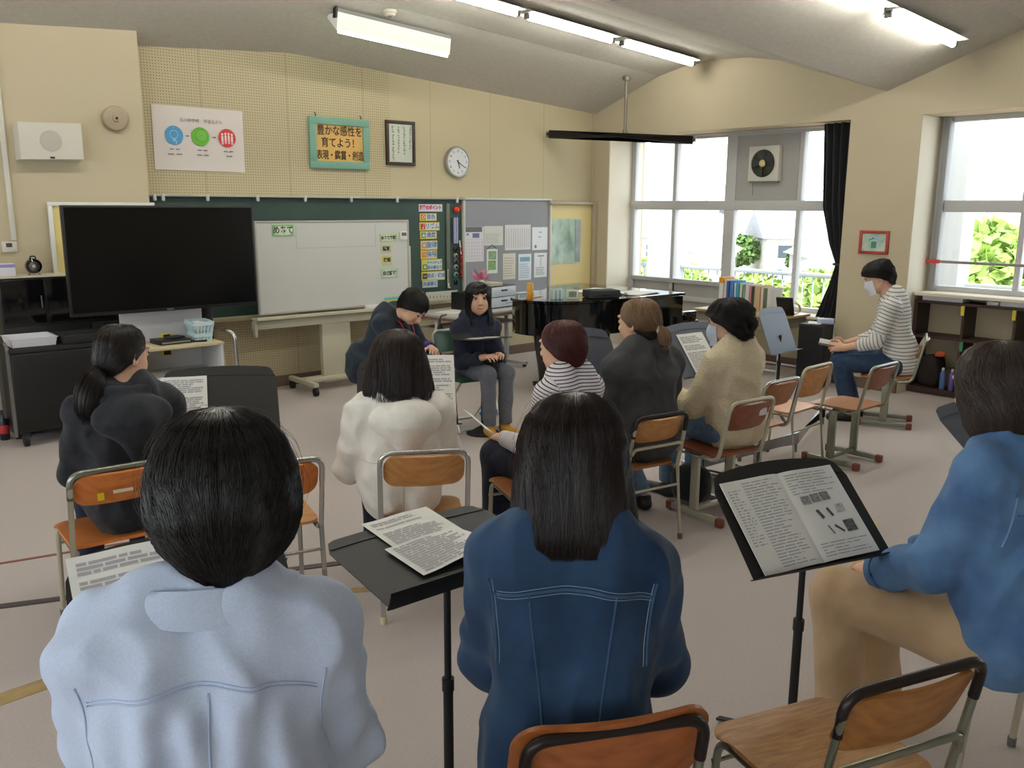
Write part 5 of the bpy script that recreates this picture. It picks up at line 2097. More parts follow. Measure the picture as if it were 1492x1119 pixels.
def rot(yaw=0, pitch=0, roll=0):
    """yaw turns right (+), pitch nods down (+), roll leans the crown right (+)"""
    cy_, sy = math.cos(-math.radians(yaw)), math.sin(-math.radians(yaw))
    cp, sp_ = math.cos(-math.radians(pitch)), math.sin(-math.radians(pitch))
    cr_, sr_ = math.cos(math.radians(roll)), math.sin(math.radians(roll))
    Rz = np.array([[cy_, -sy, 0], [sy, cy_, 0], [0, 0, 1]])
    Rx = np.array([[1, 0, 0], [0, cp, -sp_], [0, sp_, cp]])
    Ry = np.array([[cr_, 0, sr_], [0, 1, 0], [-sr_, 0, cr_]])
    return Rz @ Rx @ Ry

def ik(a, c, l1, l2, pole):
    """middle joint between a and c, bent towards pole; c is pulled in when out of reach"""
    a, c = np.asarray(a, float), np.asarray(c, float)
    d = c-a
    L = np.linalg.norm(d)
    if L > (l1+l2)*.995:
        c = a+d*((l1+l2)*.995/L)
        L = (l1+l2)*.995
    u = unit(c-a)
    x = (l1*l1-l2*l2+L*L)/(2*L)
    hgt = math.sqrt(max(0, l1*l1-x*x))
    p = np.asarray(pole, float)
    p = unit(p-u*(p@u))
    return a+u*x+p*hgt, c

m_skin = mat('skin', (222, 176, 148), .5, var=.03, vscale=14, spec=.35)
m_eye = mat('eye_white', (206, 196, 188), .3)
m_iris = mat('eye_iris', (34, 22, 18), .2)
m_brow = mat('eyebrow', (42, 32, 28), .8)
m_lip = mat('lips', (190, 108, 98), .45)
m_mask = mat('white_mask_cloth', (226, 230, 236), .8)
m_maskb = mat('pale_blue_mask_cloth', (190, 204, 222), .8)

def hand_shape(f, w, d, nrm, side, curl=.5, s=1.0, spread=.12):
    """palm, four fingers of different length and a thumb; d = pointing, nrm = back of the hand, side = thumb side"""
    d, nrm, side = unit(d), unit(nrm), unit(side)
    R = np.stack([side, d, nrm], 1)
    f.ell(w+d*.045*s, (.036*s, .050*s, .0155*s), R, .012)
    f.cap(w-d*.01, w+d*.03*s, .023*s, .022*s, .015)
    base = [(.027, .082, .068), (.009, .089, .077), (-.010, .086, .071), (-.028, .077, .056)]
    for i, (sx, sy, L) in enumerate(base):
        p = w+side*sx*s+d*sy*s
        a = 0
        dirv = d+side*(spread*(sx/.028))
        segs = (.44*L, .32*L, .24*L)
        r = .0088*s
        f.cap(w+side*sx*.7*s+d*.05*s, p, .0095*s, r, .005)
        for j, l in enumerate(segs):
            a += curl*(.75, .85, .55)[j]*(1+.12*i)
            q = p+(unit(dirv)*math.cos(a)-nrm*math.sin(a))*l*s
            f.cap(p, q, r, r*.92, .003)
            p, r = q, r*.92
    p0 = w+d*.022*s+side*.024*s
    p1 = p0+unit(side*.75+d*.6-nrm*.35)*.040*s
    p2 = p1+unit(side*.25+d*.85-nrm*.5*curl)*.032*s
    p3 = p2+unit(-side*.05+d*.85-nrm*.7*curl)*.025*s
    f.cap(p0, p1, .0135*s, .0105*s, .008)
    f.cap(p1, p2, .0105*s, .0092*s, .003)
    f.cap(p2, p3, .0092*s, .008*s, .003)

def head_shape(f, c, R, s, ears=True, chin=1.0):
    g = lambda x, y, z: c+R @ (V3(x, y, z)*s)
    E = lambda p, r, k, sub=False, RR=None: f.ell(g(*p), np.array(r)*s, R if RR is None else R @ RR, k*s, sub)
    E((0, -.012, .026), (.073, .092, .090), .02)
    E((0, .022, -.030), (.062, .066, .080), .03)
    E((0, .050, -.088), (.034*chin, .030, .026), .03)
    for x in (-1, 1):
        E((x*.036, .048, -.040), (.026, .030, .032), .02)           # cheek
        E((x*.044, .018, -.070), (.024, .04, .024), .025)           # jaw angle
        E((x*.030, .082, .030), (.026, .014, .010), .012)           # brow
        E((x*.032, .096, .006), (.018, .016, .011), .010, True)     # eye socket
        E((x*.030, .078, .004), (.0165, .014, .0135), .004)         # lids
        E((x*.0115, .098, -.040), (.0085, .009, .0075), .006)       # nostril wing
    f.cap(g(0, .086, .010), g(0, .101, -.030), .0075*s, .0105*s, .008*s)
    f.cap(g(0, .101, -.030), g(0, .104, -.036), .0105*s, .0105*s, .006*s)
    E((0, .084, -.064), (.022, .013, .006), .006)                   # lips
    E((0, .083, -.073), (.018, .012, .007), .006)
    E((0, .096, -.0685), (.026, .006, .0018), .003, True)
    if ears:
        for x in (-1, 1):
            RR = rot(yaw=x*-20, pitch=8)
            E((x*.078, -.010, -.010), (.010, .021, .033), .006, False, RR)
            E((x*.085, -.008, -.006), (.006, .012, .018), .006, True, RR)

def face_parts(root, c, R, s, gaze=0.0):
    B = lambda p: Vector(tuple(c+R @ (V3(*p)*s)))
    M4 = Matrix.Identity(4)
    for i in range(3):
        for j in range(3):
            M4[i][j] = R[i, j]
    for x, nm in ((-1, 'eye'), (1, 'eye')):
        b = MB()
        bmesh.ops.create_uvsphere(b.bm, u_segments=16, v_segments=10, radius=.0118*s, matrix=Matrix.Translation(B((x*.031, .0815, .004))) @ M4)
        e = b.build(nm, m_eye, root)
        b = MB()
        bmesh.ops.create_uvsphere(b.bm, u_segments=12, v_segments=8, radius=.0075*s, matrix=Matrix.Translation(B((x*.031+gaze, .0900, .0035))) @ M4 @ Matrix.Diagonal((1, .45, 1, 1)))
        b.build('iris', m_iris, e)
        b = MB()
        b.tube([B((x*(.012+.010*k), .0955-.0012*k*k, .0305+.002*math.sin(k*.8)-.0004*k)) for k in range(5)], [.0012*s, .0022*s, .0024*s, .002*s, .001*s], 6)
        b.build('eyebrow', m_brow, root)
        b = MB()
        b.tube([B((x*(.019+.006*k), .0925-.0011*(k-1.6)**2, .0095+.0028*math.sin(PI*k/4))) for k in range(5)], .0026*s, 6)
        b.build('lash_line', m_brow, root)
    b = MB()
    b.tube([B((-.026+.013*k, .0955-.0030*(k-2)**2, -.0690+.0018*(k-2)**2)) for k in range(5)], [.0018*s, .0042*s, .0046*s, .0042*s, .0018*s], 8)
    b.build('lips', m_lip, root)

# ---------------------------------------------------------------- hair
def hair(root, c, R, s, rings, mcol, n=1500, seed=1, width=.0016, lift=.004, part=0.0, name='hair', crown=(0, -.015), wave=0.0, ragged=.04, flyaway=0, drift=.22, curl=0.0, lumps=0.0):
    """rings: (z, rx, r_back, r_front, y_centre, opening half angle in degrees) from the crown down, in head units"""
    rg = np.array(rings, float)
    T = np.linspace(0, 1, len(rg))
    col = lambda j, t: np.interp(t, T, rg[:, j])
    rng = np.random.default_rng(seed)
    ph = rng.uniform(0, 6.28, 8)

    def surf(u, t, off):
        """u in 0..1 round the head starting at the face opening"""
        om = np.radians(col(5, t))
        om = om+.06*np.sin(t*37+ph[6])*np.clip(t*4-.8, 0, 1)
        a = om+(2*PI-2*om)*u
        sa, ca = np.sin(a), np.cos(a)
        ry = np.where(ca > 0, col(3, t), col(2, t))
        lock = 1+.012*np.sin(a*9+ph[0]+t*2)+.010*np.sin(a*17+ph[1])+.006*np.sin(a*31+ph[2]+t)
        o = off+wave*np.sin(t*14+a*5+ph[3])*t+lumps*np.sin(t*17+ph[4]+2*np.sin(a*3))*np.sin(a*8+ph[5]+t*5)*np.clip(t*3, 0, 1)
        x = (col(1, t)*lock+o)*sa
        y = col(4, t)+(ry*lock+o)*ca
        z = col(0, t)+off*.6*np.clip(1-t*3, 0, 1)
        x = x+part*np.clip(1-t*4, 0, 1)
        return np.stack([x, y, z], -1)
    NU, NT = 76, 44
    uu_, tt = np.meshgrid(np.linspace(0, 1, NU+1), np.linspace(0, 1, NT+1), indexing='ij')
    tt = tt*.945
    out = surf(uu_, tt, 0.0)
    inn = surf(uu_, tt, -.012)
    P = np.concatenate([out.reshape(-1, 3), inn.reshape(-1, 3)])
    W = NT+1
    idx = np.arange((NU+1)*W).reshape(NU+1, W)
    o2 = (NU+1)*W
    q = [np.stack([idx[:-1, :-1], idx[:-1, 1:], idx[1:, 1:], idx[1:, :-1]], -1).reshape(-1, 4)]
    q.append(np.stack([idx[:-1, :-1], idx[1:, :-1], idx[1:, 1:], idx[:-1, 1:]], -1).reshape(-1, 4)+o2)
    q.append(np.stack([idx[:-1, -1], idx[:-1, -1]+o2, idx[1:, -1]+o2, idx[1:, -1]], -1))
    q.append(np.stack([idx[0, :-1], idx[0, :-1]+o2, idx[0, 1:]+o2, idx[0, 1:]], -1))
    q.append(np.stack([idx[-1, :-1], idx[-1, 1:], idx[-1, 1:]+o2, idx[-1, :-1]+o2], -1))
    base_v, base_q = P, np.concatenate(q)
    # strands that follow the meridians
    m = 11
    k = np.linspace(0, 1, m)[None, :]
    u0 = rng.uniform(0, 1, (n, 1))
    cl = np.floor(u0*60)
    clump = rng.uniform(-1, 1, 61)[cl.astype(int)]
    t0 = rng.uniform(.0, .5, (n, 1))**1.3
    t1 = 1+rng.uniform(-ragged, ragged, (n, 1))+clump*ragged*.6
    t = np.clip(t0+(t1-t0)*k, 0, 1)
    u = np.clip(u0+drift*.1*(rng.uniform(-1, 1, (n, 1))+.6*clump)*k+.004*np.sin(k*9+u0*300), 0.002, .998)
    off = lift*(rng.uniform(-.3, 1, (n, 1))+.35*clump)*(.35+.65*k)+.0008
    if curl:
        cp = rng.uniform(0, 6.28, (n, 1))+clump*4
        off = off+curl*np.sin(k*rng.uniform(14, 24, (n, 1))+cp)*(.3+k)
        u = np.clip(u+curl*1.4*np.cos(k*rng.uniform(14, 24, (n, 1))+cp), .002, .998)
    S = surf(u, t, off)
    over = np.clip(t0+(t1-t0)*k-1, 0, None)
    S[..., 2] -= over[..., 0:]*.35*(rg[0, 0]-rg[-1, 0])
    S = strand_tubes(S, width*rng.uniform(.7, 1.3, n), (0, 0, 0))
    vs, qs = [base_v, S[0]], [base_q, S[1]+len(base_v)]
    if flyaway:
        u0 = rng.uniform(.1, .9, (flyaway, 1))
        t0 = rng.uniform(0, .5, (flyaway, 1))
        kk = np.linspace(0, 1, m)[None, :]
        Q = surf(np.clip(u0+.05*rng.uniform(-1, 1, (flyaway, 1))*kk, 0, 1), np.clip(t0+.3*kk, 0, 1), .003+.016*np.sin(kk*PI)*rng.uniform(.2, 1, (flyaway, 1)))
        Q = strand_tubes(Q, np.full(flyaway, width*.6), (0, 0, 0))
        qs.append(Q[1]+sum(len(v) for v in vs))
        vs.append(Q[0])
    Vv = np.concatenate(vs)*s
    Vv = Vv @ R.T+c
    return link(name, np_mesh(name, Vv, np.concatenate(qs)), mcol, root)

def strand_tubes(S, w, cen):
    """n strands of m points -> thin three-sided tubes"""
    n, m, _ = S.shape
    tg = np.gradient(S, axis=1)
    tg /= np.linalg.norm(tg, axis=2, keepdims=True)+1e-9
    rad = S-np.array(cen)
    sd = np.cross(tg, rad)
    sd /= np.linalg.norm(sd, axis=2, keepdims=True)+1e-9
    nr = np.cross(sd, tg)
    tap = np.sqrt(np.clip(1-np.linspace(0, 1, m)**3, .04, 1))[None, :, None]
    ww = w[:, None, None]*tap
    V = np.stack([S+sd*ww*.5, S+nr*ww*.5, S-sd*ww*.5], 2).reshape(-1, 3)
    b = (np.arange(n)[:, None]*m+np.arange(m-1)[None, :])*3
    q = []
    for i in range(3):
        j = (i+1) % 3
        q.append(np.stack([b+i, b+j, b+3+j, b+3+i], -1).reshape(-1, 4))
    return V, np.concatenate(q)

def tail(root, pts, rad, mcol, n=500, seed=3, width=.0016, name='ponytail'):
    """a bundle of strands along a curve (local coordinates)"""
    rng = np.random.default_rng(seed)
    pts = np.array(pts, float)
    T = np.linspace(0, 1, len(pts))
    m = 12
    k = np.linspace(0, 1, m)
    dense = np.stack([np.interp(k, T, pts[:, i]) for i in range(3)], 1)
    for _ in range(2):
        dense[1:-1] = .25*dense[:-2]+.5*dense[1:-1]+.25*dense[2:]
    rr = np.interp(k, np.linspace(0, 1, len(rad)), rad)
    tg = np.gradient(dense, axis=0)
    tg /= np.linalg.norm(tg, axis=1)[:, None]
    a = np.cross(tg, V3(0, 0, 1)+.01)
    a /= np.linalg.norm(a, axis=1)[:, None]
    b_ = np.cross(tg, a)
    th = rng.uniform(0, 2*PI, (n, 1))
    q = np.sqrt(rng.uniform(.1, 1, (n, 1)))
    st = np.clip(k[None, :]*rng.uniform(.82, 1.06, (n, 1)), 0, 1)
    def at(v, s_):
        return np.stack([np.interp(s_, k, v[:, i]) for i in range(3)], -1)
    S = at(dense, st)+(at(a, st)*np.cos(th+st*1.2)[..., None]+at(b_, st)*np.sin(th+st*1.2)[..., None])*(np.interp(st, k, rr)*q)[..., None]
    v, qd = strand_tubes(S, width*rng.uniform(.7, 1.3, n), (0, 0, -5))
    # solid core
    nc = 14
    an = np.linspace(0, 2*PI, nc, endpoint=False)
    C = dense[:, None, :]+(a[:, None, :]*np.cos(an)[None, :, None]+b_[:, None, :]*np.sin(an)[None, :, None])*(rr*.86*np.clip((1.0-k)*6, .05, 1))[:, None, None]
    cv = C.reshape(-1, 3)
    ix = np.arange(m*nc).reshape(m, nc)
    cq = np.stack([ix[:-1], ix[1:], np.roll(ix, -1, 1)[1:], np.roll(ix, -1, 1)[:-1]], -1).reshape(-1, 4)
    return link(name, np_mesh(name, np.concatenate([cv, v]), np.concatenate([cq, qd+len(cv)])), mcol, root)
# ---------------------------------------------------------------- people
def seam(root, top_me, pts, r, m, name='seam', axis=(0, 1, 0), off=.001):
    """a raised seam laid on a garment: pts are (x, z) seen from behind"""
    bv = BVHTree.FromPolygons([v.co for v in top_me.vertices], [p.vertices for p in top_me.polygons])
    P = []
    for x, z in pts:
        h = bv.ray_cast(Vector((x, -1.2, z)), Vector(axis))
        if h[0] is not None:
            P.append(h[0]+Vector((0, -off, 0)))
    if len(P) < 3:
        return None
    b = MB()
    b.tube(P, r, 6)
    return b.build(name, m, root)

def person(label, x, y, azd, top, seat=.41, S=1.0, hs=1.03, lean=6, lean2=None, twist=0, head=(0, 0, 0), hands=None, knees=None, feet=None,
           top_m=None, trouser_m=None, shoe_m=None, sleeve=1.0, ease=.0, hem=.03, seed=1, fold=.004, vox=.0075, face=False, dispf=None,
           sw=.165, hand_pose=None, neck_fwd=.03, sock_m=None, cuff=None, short=0.0, flare=0.0, stripes=False, tname='top', elbow_pole=None, head_off=None, chestw=1.0, nd=0.0, cuff_len=.03):
    hands = hands or [(-.12, .30, .60), (.12, .30, .60)]
    Hh = V3(0, 0, seat+.085)
    L = top-.228*hs-.045-nd-Hh[2]                                  # hip to neck base
    l1 = math.radians(lean)
    l2 = math.radians(lean2 if lean2 is not None else lean)
    up1, up2 = V3(0, math.sin(l1), math.cos(l1)), V3(0, math.sin(l2), math.cos(l2))
    Lw = L/ max(.25, .5*(up1[2]+up2[2])) if lean > 30 else L/(.5*(up1[2]+up2[2]))
    if lean > 30:
        Lw = .50*S
    Wst = Hh+up1*Lw*.36
    Cst = Wst+(up1*.4+up2*.6)*Lw*.36
    Nk = Cst+up2*Lw*.28
    Rt = rot(twist)
    rs = Rt @ V3(1, 0, 0)
    sh = [Nk-up2*.050*S-rs*sw*S+V3(0, -.005, 0), Nk-up2*.050*S+rs*sw*S+V3(0, -.005, 0)]
    Rh = rot(*head)
    hc = Nk+up2*.045+V3(0, neck_fwd, 0)+Rh @ V3(0, .012, .075*hs)
    if head_off is not None:
        hc = hc+V3(*head_off)
    if lean <= 30:
        hc = V3(hc[0], hc[1], top-.118*hs)
    ua, fa = .275*S, .235*S
    arms = []
    for i, s in enumerate((-1, 1)):
        pole = V3(s*.30, -.55, -.80) if elbow_pole is None else V3(*elbow_pole[i])
        e, w = ik(sh[i], hands[i], ua, fa, pole)
        arms.append((sh[i], e, w))
    knees = knees or [(-.10*S, .41*S, seat+.065), (.10*S, .41*S, seat+.065)]
    feet = feet or [(-.11, .40*S, 0), (.11, .40*S, 0)]
    legs = []
    for i, s in enumerate((-1, 1)):
        hp = Hh+V3(s*.088*S, .02, -.01)
        k = V3(*knees[i])
        an = V3(feet[i][0], feet[i][1], feet[i][2]+.075)
        legs.append((hp, k, an))
    allp = np.array([p for l in arms+legs for p in l]+[hc, Nk, Hh])
    lo, hi = allp.min(0)-.17, allp.max(0)+.17
    lo[2] = -.01

    # ---- body: one continuous surface
    f = Field(lo, hi, vox if face or vox < .007 else .0075)
    head_shape(f, hc, Rh, hs)
    f.cap(hc+Rh @ V3(0, -.022, -.055)*hs, Nk-up2*.01, .050*S, .056*S, .025)
    f.cap(sh[0], sh[1], .034*S, k=.03)
    f.cap(Nk-up2*.03-rs*.06, Nk-up2*.03+rs*.06, .05*S, k=.03)
    f.ell(Cst, (.125*S*chestw, .078*S, .19*S), None, .05)
    f.ell(Hh+V3(0, 0, .06), (.130*S, .09*S, .13*S), None, .05)
    f.cap(Hh+V3(0, 0, .05), Cst, .078*S, .076*S, .05)
    for i, (a, e, w) in enumerate(arms):
        f.cap(a, e, .034*S, .033*S, .02)
        f.cap(e, w, .036*S, .0245*S, .02)
        s = (-1, 1)[i]
        hp = (hand_pose or {}).get(i, {})
        d = unit(hp.get('d', w-e))
        n_ = V3(*hp.get('n', (s*.25, .1, 1)))
        n_ = unit(n_-d*(n_@d))
        side = np.cross(d, n_)*s*-1
        hand_shape(f, w, d, n_, V3(*hp['side']) if 'side' in hp else side, hp.get('curl', .55), S*.98)
    for (a, k, an), s in zip(legs, (-1, 1)):
        f.cap(a, k, .066*S, .050*S, .03)
        f.cap(k, an, .048*S, .034*S, .02)
        tp = an+V3(s*.02, .13, -.045)
        f.cap(an+V3(0, -.03, -.045), tp, .028, .024, .03)
    body = link('person', f.mesh('person'), m_skin)
    body.location = (x, y, 0)
    body.rotation_euler = (0, 0, az(azd))
    tag(body, label, 'person', 'people in the room')

    # ---- trousers
    fl = flare
    f = Field(lo, hi, max(vox, .0075))
    f.ell(Hh+V3(0, 0, .05), (.160*S+ease*.5, .125*S, .15*S), None, .05)
    for a, k, an in legs:
        f.cap(a, k, .086*S+fl*.4, .066*S+fl*.7, .03)
        d = unit(an-k)
        f.cap(k, an-d*.012, .064*S+fl*.7, .050*S+fl, .02, flat=.0)
    f.cap(Hh+V3(0, .02, .02), Hh+V3(0, .10, .0), .11*S, .10*S, .05)
    f.displace(folds(seed+9, fold*.9, (12, 30)))
    tr = link('trousers', f.mesh('trousers'), trouser_m, body)
    # ---- shoes
    for (a, k, an), s in zip(legs, (-1, 1)):
        f = Field(an-.16, an+V3(.2, .26, .12), .006)
        tp = an+V3(s*.022, .145, -.045)
        f.cap(an+V3(0, -.035, -.038), tp, .036, .031, .03)
        f.cap(an+V3(0, -.02, .02), an+V3(0, 0, -.03), .042, .040, .02)
        f.F = np.maximum(f.F, (an[2]-.074-f.ax[2])[None, None, :])
        f.F = np.maximum(f.F, (f.ax[2]-(an[2]+.012))[None, None, :])
        link('shoe', f.mesh('shoe'), shoe_m, body)

    # ---- upper garment
    f = Field(lo, hi, vox)
    E_ = ease
    for s in (-1, 1):                                  # a broad flat back: two lobes side by side
        f.ell(Cst+up2*.020+rs*s*.060*S, (.092*S*chestw+E_*.7, .098*S+E_*.7, .205*S), rot(twist), .03)
        f.cap(Hh+V3(s*.050*S, 0, .06), Cst+rs*s*.050*S, .092*S+E_*.7, .096*S+E_*.7, .04)
        f.ell(Hh+V3(s*.055*S, -.005, .05), (.104*S+E_*1.0, .118*S+E_*.9, .18*S), None, .03)
    f.cap(Nk-up2*.052*S-rs*(sw-.012)*S, Nk-up2*.052*S+rs*(sw-.012)*S, .050*S+E_*.5, k=.04)
    f.cap(Nk-up2*.045, Nk-up2*.002, .074*S, .066*S, .03)
    f.cut_below(Hh[2]-.085+hem)
    for i, (a, e, w) in enumerate(arms):
        q = a+unit(Nk-a)*.02
        f.cap(q, e, .053*S*sleeve+E_*.5, .045*S*sleeve+E_*.45, .035)
        d = unit(w-e)
        end = w-d*(.012+short)
        f.cap(e, end, .045*S*sleeve+E_*.45, .036*S*sleeve+E_*.3, .02, flat=.0)
    fd = folds(seed, fold*1.7, (16, 46))
    f.displace(lambda P: fd(P)+(dispf(P, Hh, Nk) if dispf else 0))
    me = f.mesh(tname)
    tp = link(tname, me, top_m, body)
    if stripes:
        P = np.empty(len(me.vertices)*3, np.float32)
        me.vertices.foreach_get('co', P)
        P = P.reshape(-1, 3).astype(float)
        al = P[:, 2].copy()+.12*(P[:, 0]/.16)**2*.12
        for i, (a, e, w) in enumerate(arms):
            for p, q, o in ((a, e, 0.0), (e, w, np.linalg.norm(e-a))):
                d = q-p
                L2 = np.linalg.norm(d)
                tt = (P-p) @ d/L2
                dist = np.linalg.norm(P-p-np.clip(tt, 0, L2)[:, None]*d/L2, axis=1)
                m_ = (dist < .085*S) & (np.abs(P[:, 0]) > (sw-.035)*S)
                al[m_] = (o+tt[m_])+5
        at = me.attributes.new('along', 'FLOAT', 'POINT')
        at.data.foreach_set('value', al.astype(np.float32))
    if cuff:
        for a, e, w in arms:
            d = unit(w-e)
            b = MB()
            q = w-d*(.018+short)
            b.tube([q-d*cuff_len, q-d*(cuff_len-.002), q, q+d*.003], [.036*S*sleeve+E_*.4, .041*S*sleeve+E_*.4, .039*S*sleeve+E_*.4, .034*S*sleeve+E_*.4], 22)
            b.build('cuff', cuff, tp)
    if True:
        face_parts(body, hc, Rh, hs)
    return dict(body=body, top=tp, hc=hc, Rh=Rh, hs=hs, Nk=Nk, Cst=Cst, Hh=Hh, arms=arms, sh=sh, up=up2, lo=lo, hi=hi, S=S)

def collar(p, m, r0=.062, r1=.080, h=.045, drop=.02, tilt=-.35, gap=40, name='collar', fold_over=True, wide=1.06, side=.036):
    """a shirt collar: a stand that turns over and falls outwards, open at the throat"""
    Nk, S = p['Nk'], p['S']
    b = MB()
    g = math.radians(gap)

    def fn(u, v):
        a = g+(2*PI-2*g)*u
        if fold_over:
            rr_ = np.interp(v, [0, .35, .5, 1], [r0, r0-.003, r0+.005, r1])
            bk = max(0.0, -math.cos(a))**1.5
            zz = np.interp(v, [0, .35, .5, 1], [-.010, h, h+.002, side-(drop+side)*bk])
        else:
            rr_ = np.interp(v, [0, 1], [r0+.004, r0-.004])
            zz = np.interp(v, [0, 1], [-.012, h])
        px, py = rr_*S*math.sin(a)*wide, rr_*S*math.cos(a)
        return (Nk[0]+px, Nk[1]+py+.004, Nk[2]+zz*S+py*tilt-.01)
    b.sheet(fn, 48, 10, .005)
    return b.build(name, m, p['top'], ang=70)

def hood(p, m, w=.125, d=.055, drop=.17, seed=3, off=.0, z=.0):
    """a hood lying folded on the upper back"""
    Nk = p['Nk']
    f = Field(Nk-V3(.26, .30, .34), Nk+V3(.26, .22, .16), .007)
    c = Nk+V3(off, -.112, -.060+z)
    f.ell(c, (w, d, .085), rot(pitch=12), .03)
    f.cap(c+V3(0, -.010, -.02), c+V3(0, -.018, -drop+.03), .098, .026, .04)
    n = 14
    pts = []
    for k in range(n+1):                                    # rolled rim round the neck
        a = math.radians(-130+260*k/n)+PI
        pts.append(Nk+V3(.098*math.sin(a)+off*.5, .080*math.cos(a)-.012, .022-.05*max(0, math.cos(a))+.012*abs(math.sin(a))+z))
    for a, b in zip(pts, pts[1:]):
        f.cap(a, b, .024, .024, .015)
    f.displace(folds(seed, .006, (14, 36)))
    return link('hood', f.mesh('hood'), m, p['top'])

def cloth(name, c, c2, rough=.85, vs=40, bump=.12, bs=300, sheen=.1, stretch=None, wrinkle=.45):
    return mat(name, c, rough, col2=c2, vscale=vs, bump=bump, bscale=bs, spec=.2, sheen=sheen, stretch=stretch, wrinkle=wrinkle)

m_navytr = cloth('navy_trousers', (30, 34, 52), (38, 42, 60))
m_blackshoe = mat('black_shoe', (22, 22, 24), .5)
m_jean = cloth('blue_jeans', (84, 108, 138), (112, 136, 164), vs=30)
m_djean = cloth('dark_jeans', (38, 56, 84), (54, 74, 104), vs=30)

# 1. black hooded jacket, ponytail, at the left
mj = cloth('black_jacket', (34, 36, 42), (42, 44, 50), .7, bs=160)
p = person('woman with a low ponytail in a black hooded jacket, on the orange chair', 1.07, 3.57, 4, 1.225, .42, 1.0, 1.03, lean=4, head=(62, 6, 0), seed=11,
           hands=[(-.14, .34, .62), (.16, .32, .60)], top_m=mj, trouser_m=m_navytr, shoe_m=m_blackshoe, ease=.022, sleeve=1.1, hem=-.02, fold=.006, sw=.172, tname='hooded_jacket')
hood(p, mj, .15, .06, .20, 5, z=.0)
hm1 = hair_mat('black_brown_hair', (14, 11, 11), (40, 30, 27), .36)
hair(p['body'], p['hc'], p['Rh'], p['hs'], [(.122, .004, .004, .004, -.02, 0), (.118, .040, .044, .050, -.018, 0), (.098, .067, .076, .080, -.016, 0), (.068, .081, .097, .094, -.014, 0), (.040, .083, .102, .094, -.014, 22),
     (.015, .083, .103, .092, -.016, 66), (-.020, .080, .104, .088, -.018, 92), (-.050, .066, .100, .08, -.016, 112), (-.078, .040, .092, .06, -.016, 128)], hm1, 1500, 21, .0018, .0025, drift=.5, ragged=.02)
hb = lambda q: tuple(p['hc']+p['Rh'] @ (V3(*q)*p['hs']))
tail(p['body'], [hb((0, -.098, -.052)), hb((0, -.128, -.070)), hb((.0, -.150, -.12)), hb((.004, -.165, -.19)), hb((.01, -.172, -.255))], [.024, .042, .056, .060, .050, .026], hm1, 1000, 5, .0018)
b = MB()
b.ball(hb((0, -.108, -.058)), .021, 14)
b.build('hair_tie', m_rubber, p['body'])

# 2. pale blue shirt, near left
mb2 = cloth('pale_blue_oxford', (184, 197, 222), (197, 208, 230), .85, vs=260, bump=.12, bs=700, wrinkle=.4)
def pleats(P, Hh, Nk):
    back = np.clip((-P[:, 1]-.02)/.05, 0, 1)
    z = np.clip((Nk[2]-.085-P[:, 2])/.03, 0, 1)
    xs_ = P[:, 0]
    g_ = np.exp(-(xs_/.16)**2)
    return back*z*g_*(-.0085*np.sin(xs_*95+P[:, 2]*3)-.004*np.sin(xs_*41+1))
p = person('woman with short black bowl-cut hair in a pale blue shirt, left foreground', .452, 1.230, 30, 1.378, .44, 1.04, 1.10, lean=5, head=(-6, 8, 0), seed=12, head_off=(.030, 0, 0),
           hands=[(-.15, .38, .70), (.15, .36, .68)], top_m=mb2, trouser_m=m_navytr, shoe_m=m_blackshoe, ease=.024, sleeve=1.15, hem=-.03, fold=.0065, sw=.165, vox=.006,
           dispf=pleats, tname='shirt', chestw=1.02)
collar(p, mb2, .068, .098, .044, .010, -.26, wide=1.38, side=.048)
N_ = p['Nk']
mst2 = cloth('pale_blue_seam', (172, 188, 216), (180, 194, 220))
zy = N_[2]-.072
yk = [(-.165+.01*k, zy-.034*((-.165+.01*k)/.165)**2) for k in range(34)]
seam(p['top'], p['top'].data, yk, .0016, mst2)
seam(p['top'], p['top'].data, [(x, z+.006) for x, z in yk], .0010, mst2)
for s in (-1, 1):
    seam(p['top'], p['top'].data, [(s*(.180-.012*math.sin(k*.2)), N_[2]-.075-.012*k) for k in range(16)], .0014, mst2)
seam(p['top'], p['top'].data, [(.012, zy-.01-.012*k) for k in range(24)], .0018, mst2)
hm2 = hair_mat('black_hair', (7, 6, 7), (30, 25, 23), .27)
hair(p['body'], p['hc'], p['Rh'], p['hs'], [(.126, .004, .004, .004, -.02, 0), (.122, .036, .044, .046, -.02, 0), (.106, .066, .078, .080, -.018, 0), (.076, .089, .104, .100, -.014, 0), (.036, .1035, .120, .106, -.012, 4),
     (.0, .107, .124, .108, -.012, 46), (-.034, .104, .121, .104, -.012, 62), (-.066, .092, .111, .09, -.012, 92), (-.094, .070, .097, .06, -.012, 118), (-.112, .048, .082, .05, -.012, 134)],
     hm2, 6500, 22, .0012, .0035, ragged=.035, flyaway=60, drift=.35)

# 3. white hooded jacket
mw3 = cloth('white_jacket', (226, 222, 212), (236, 232, 224), .75, vs=20, bs=200)
p = person('woman with shoulder-length dark hair in a white hooded jacket, seated left of centre', 2.015, 3.045, 30, 1.175, .41, 1.0, 1.08, lean=4, head=(4, 6, 0), seed=13,
           hands=[(-.17, .32, .60), (.17, .34, .60)], top_m=mw3, trouser_m=m_navytr, shoe_m=m_blackshoe, ease=.026, sleeve=1.18, hem=-.075, fold=.007, sw=.172, tname='hooded_jacket', cuff=mw3)
hood(p, mw3, .155, .065, .19, 6, off=.02)
ms3 = cloth('white_seam', (198, 194, 186), (206, 202, 194))
seam(p['top'], p['top'].data, [(0, p['Nk'][2]-.20-.014*k) for k in range(24)], .0018, ms3)
seam(p['top'], p['top'].data, [(-.17+.01*k, p['Nk'][2]-.235) for k in range(35)], .0016, ms3)
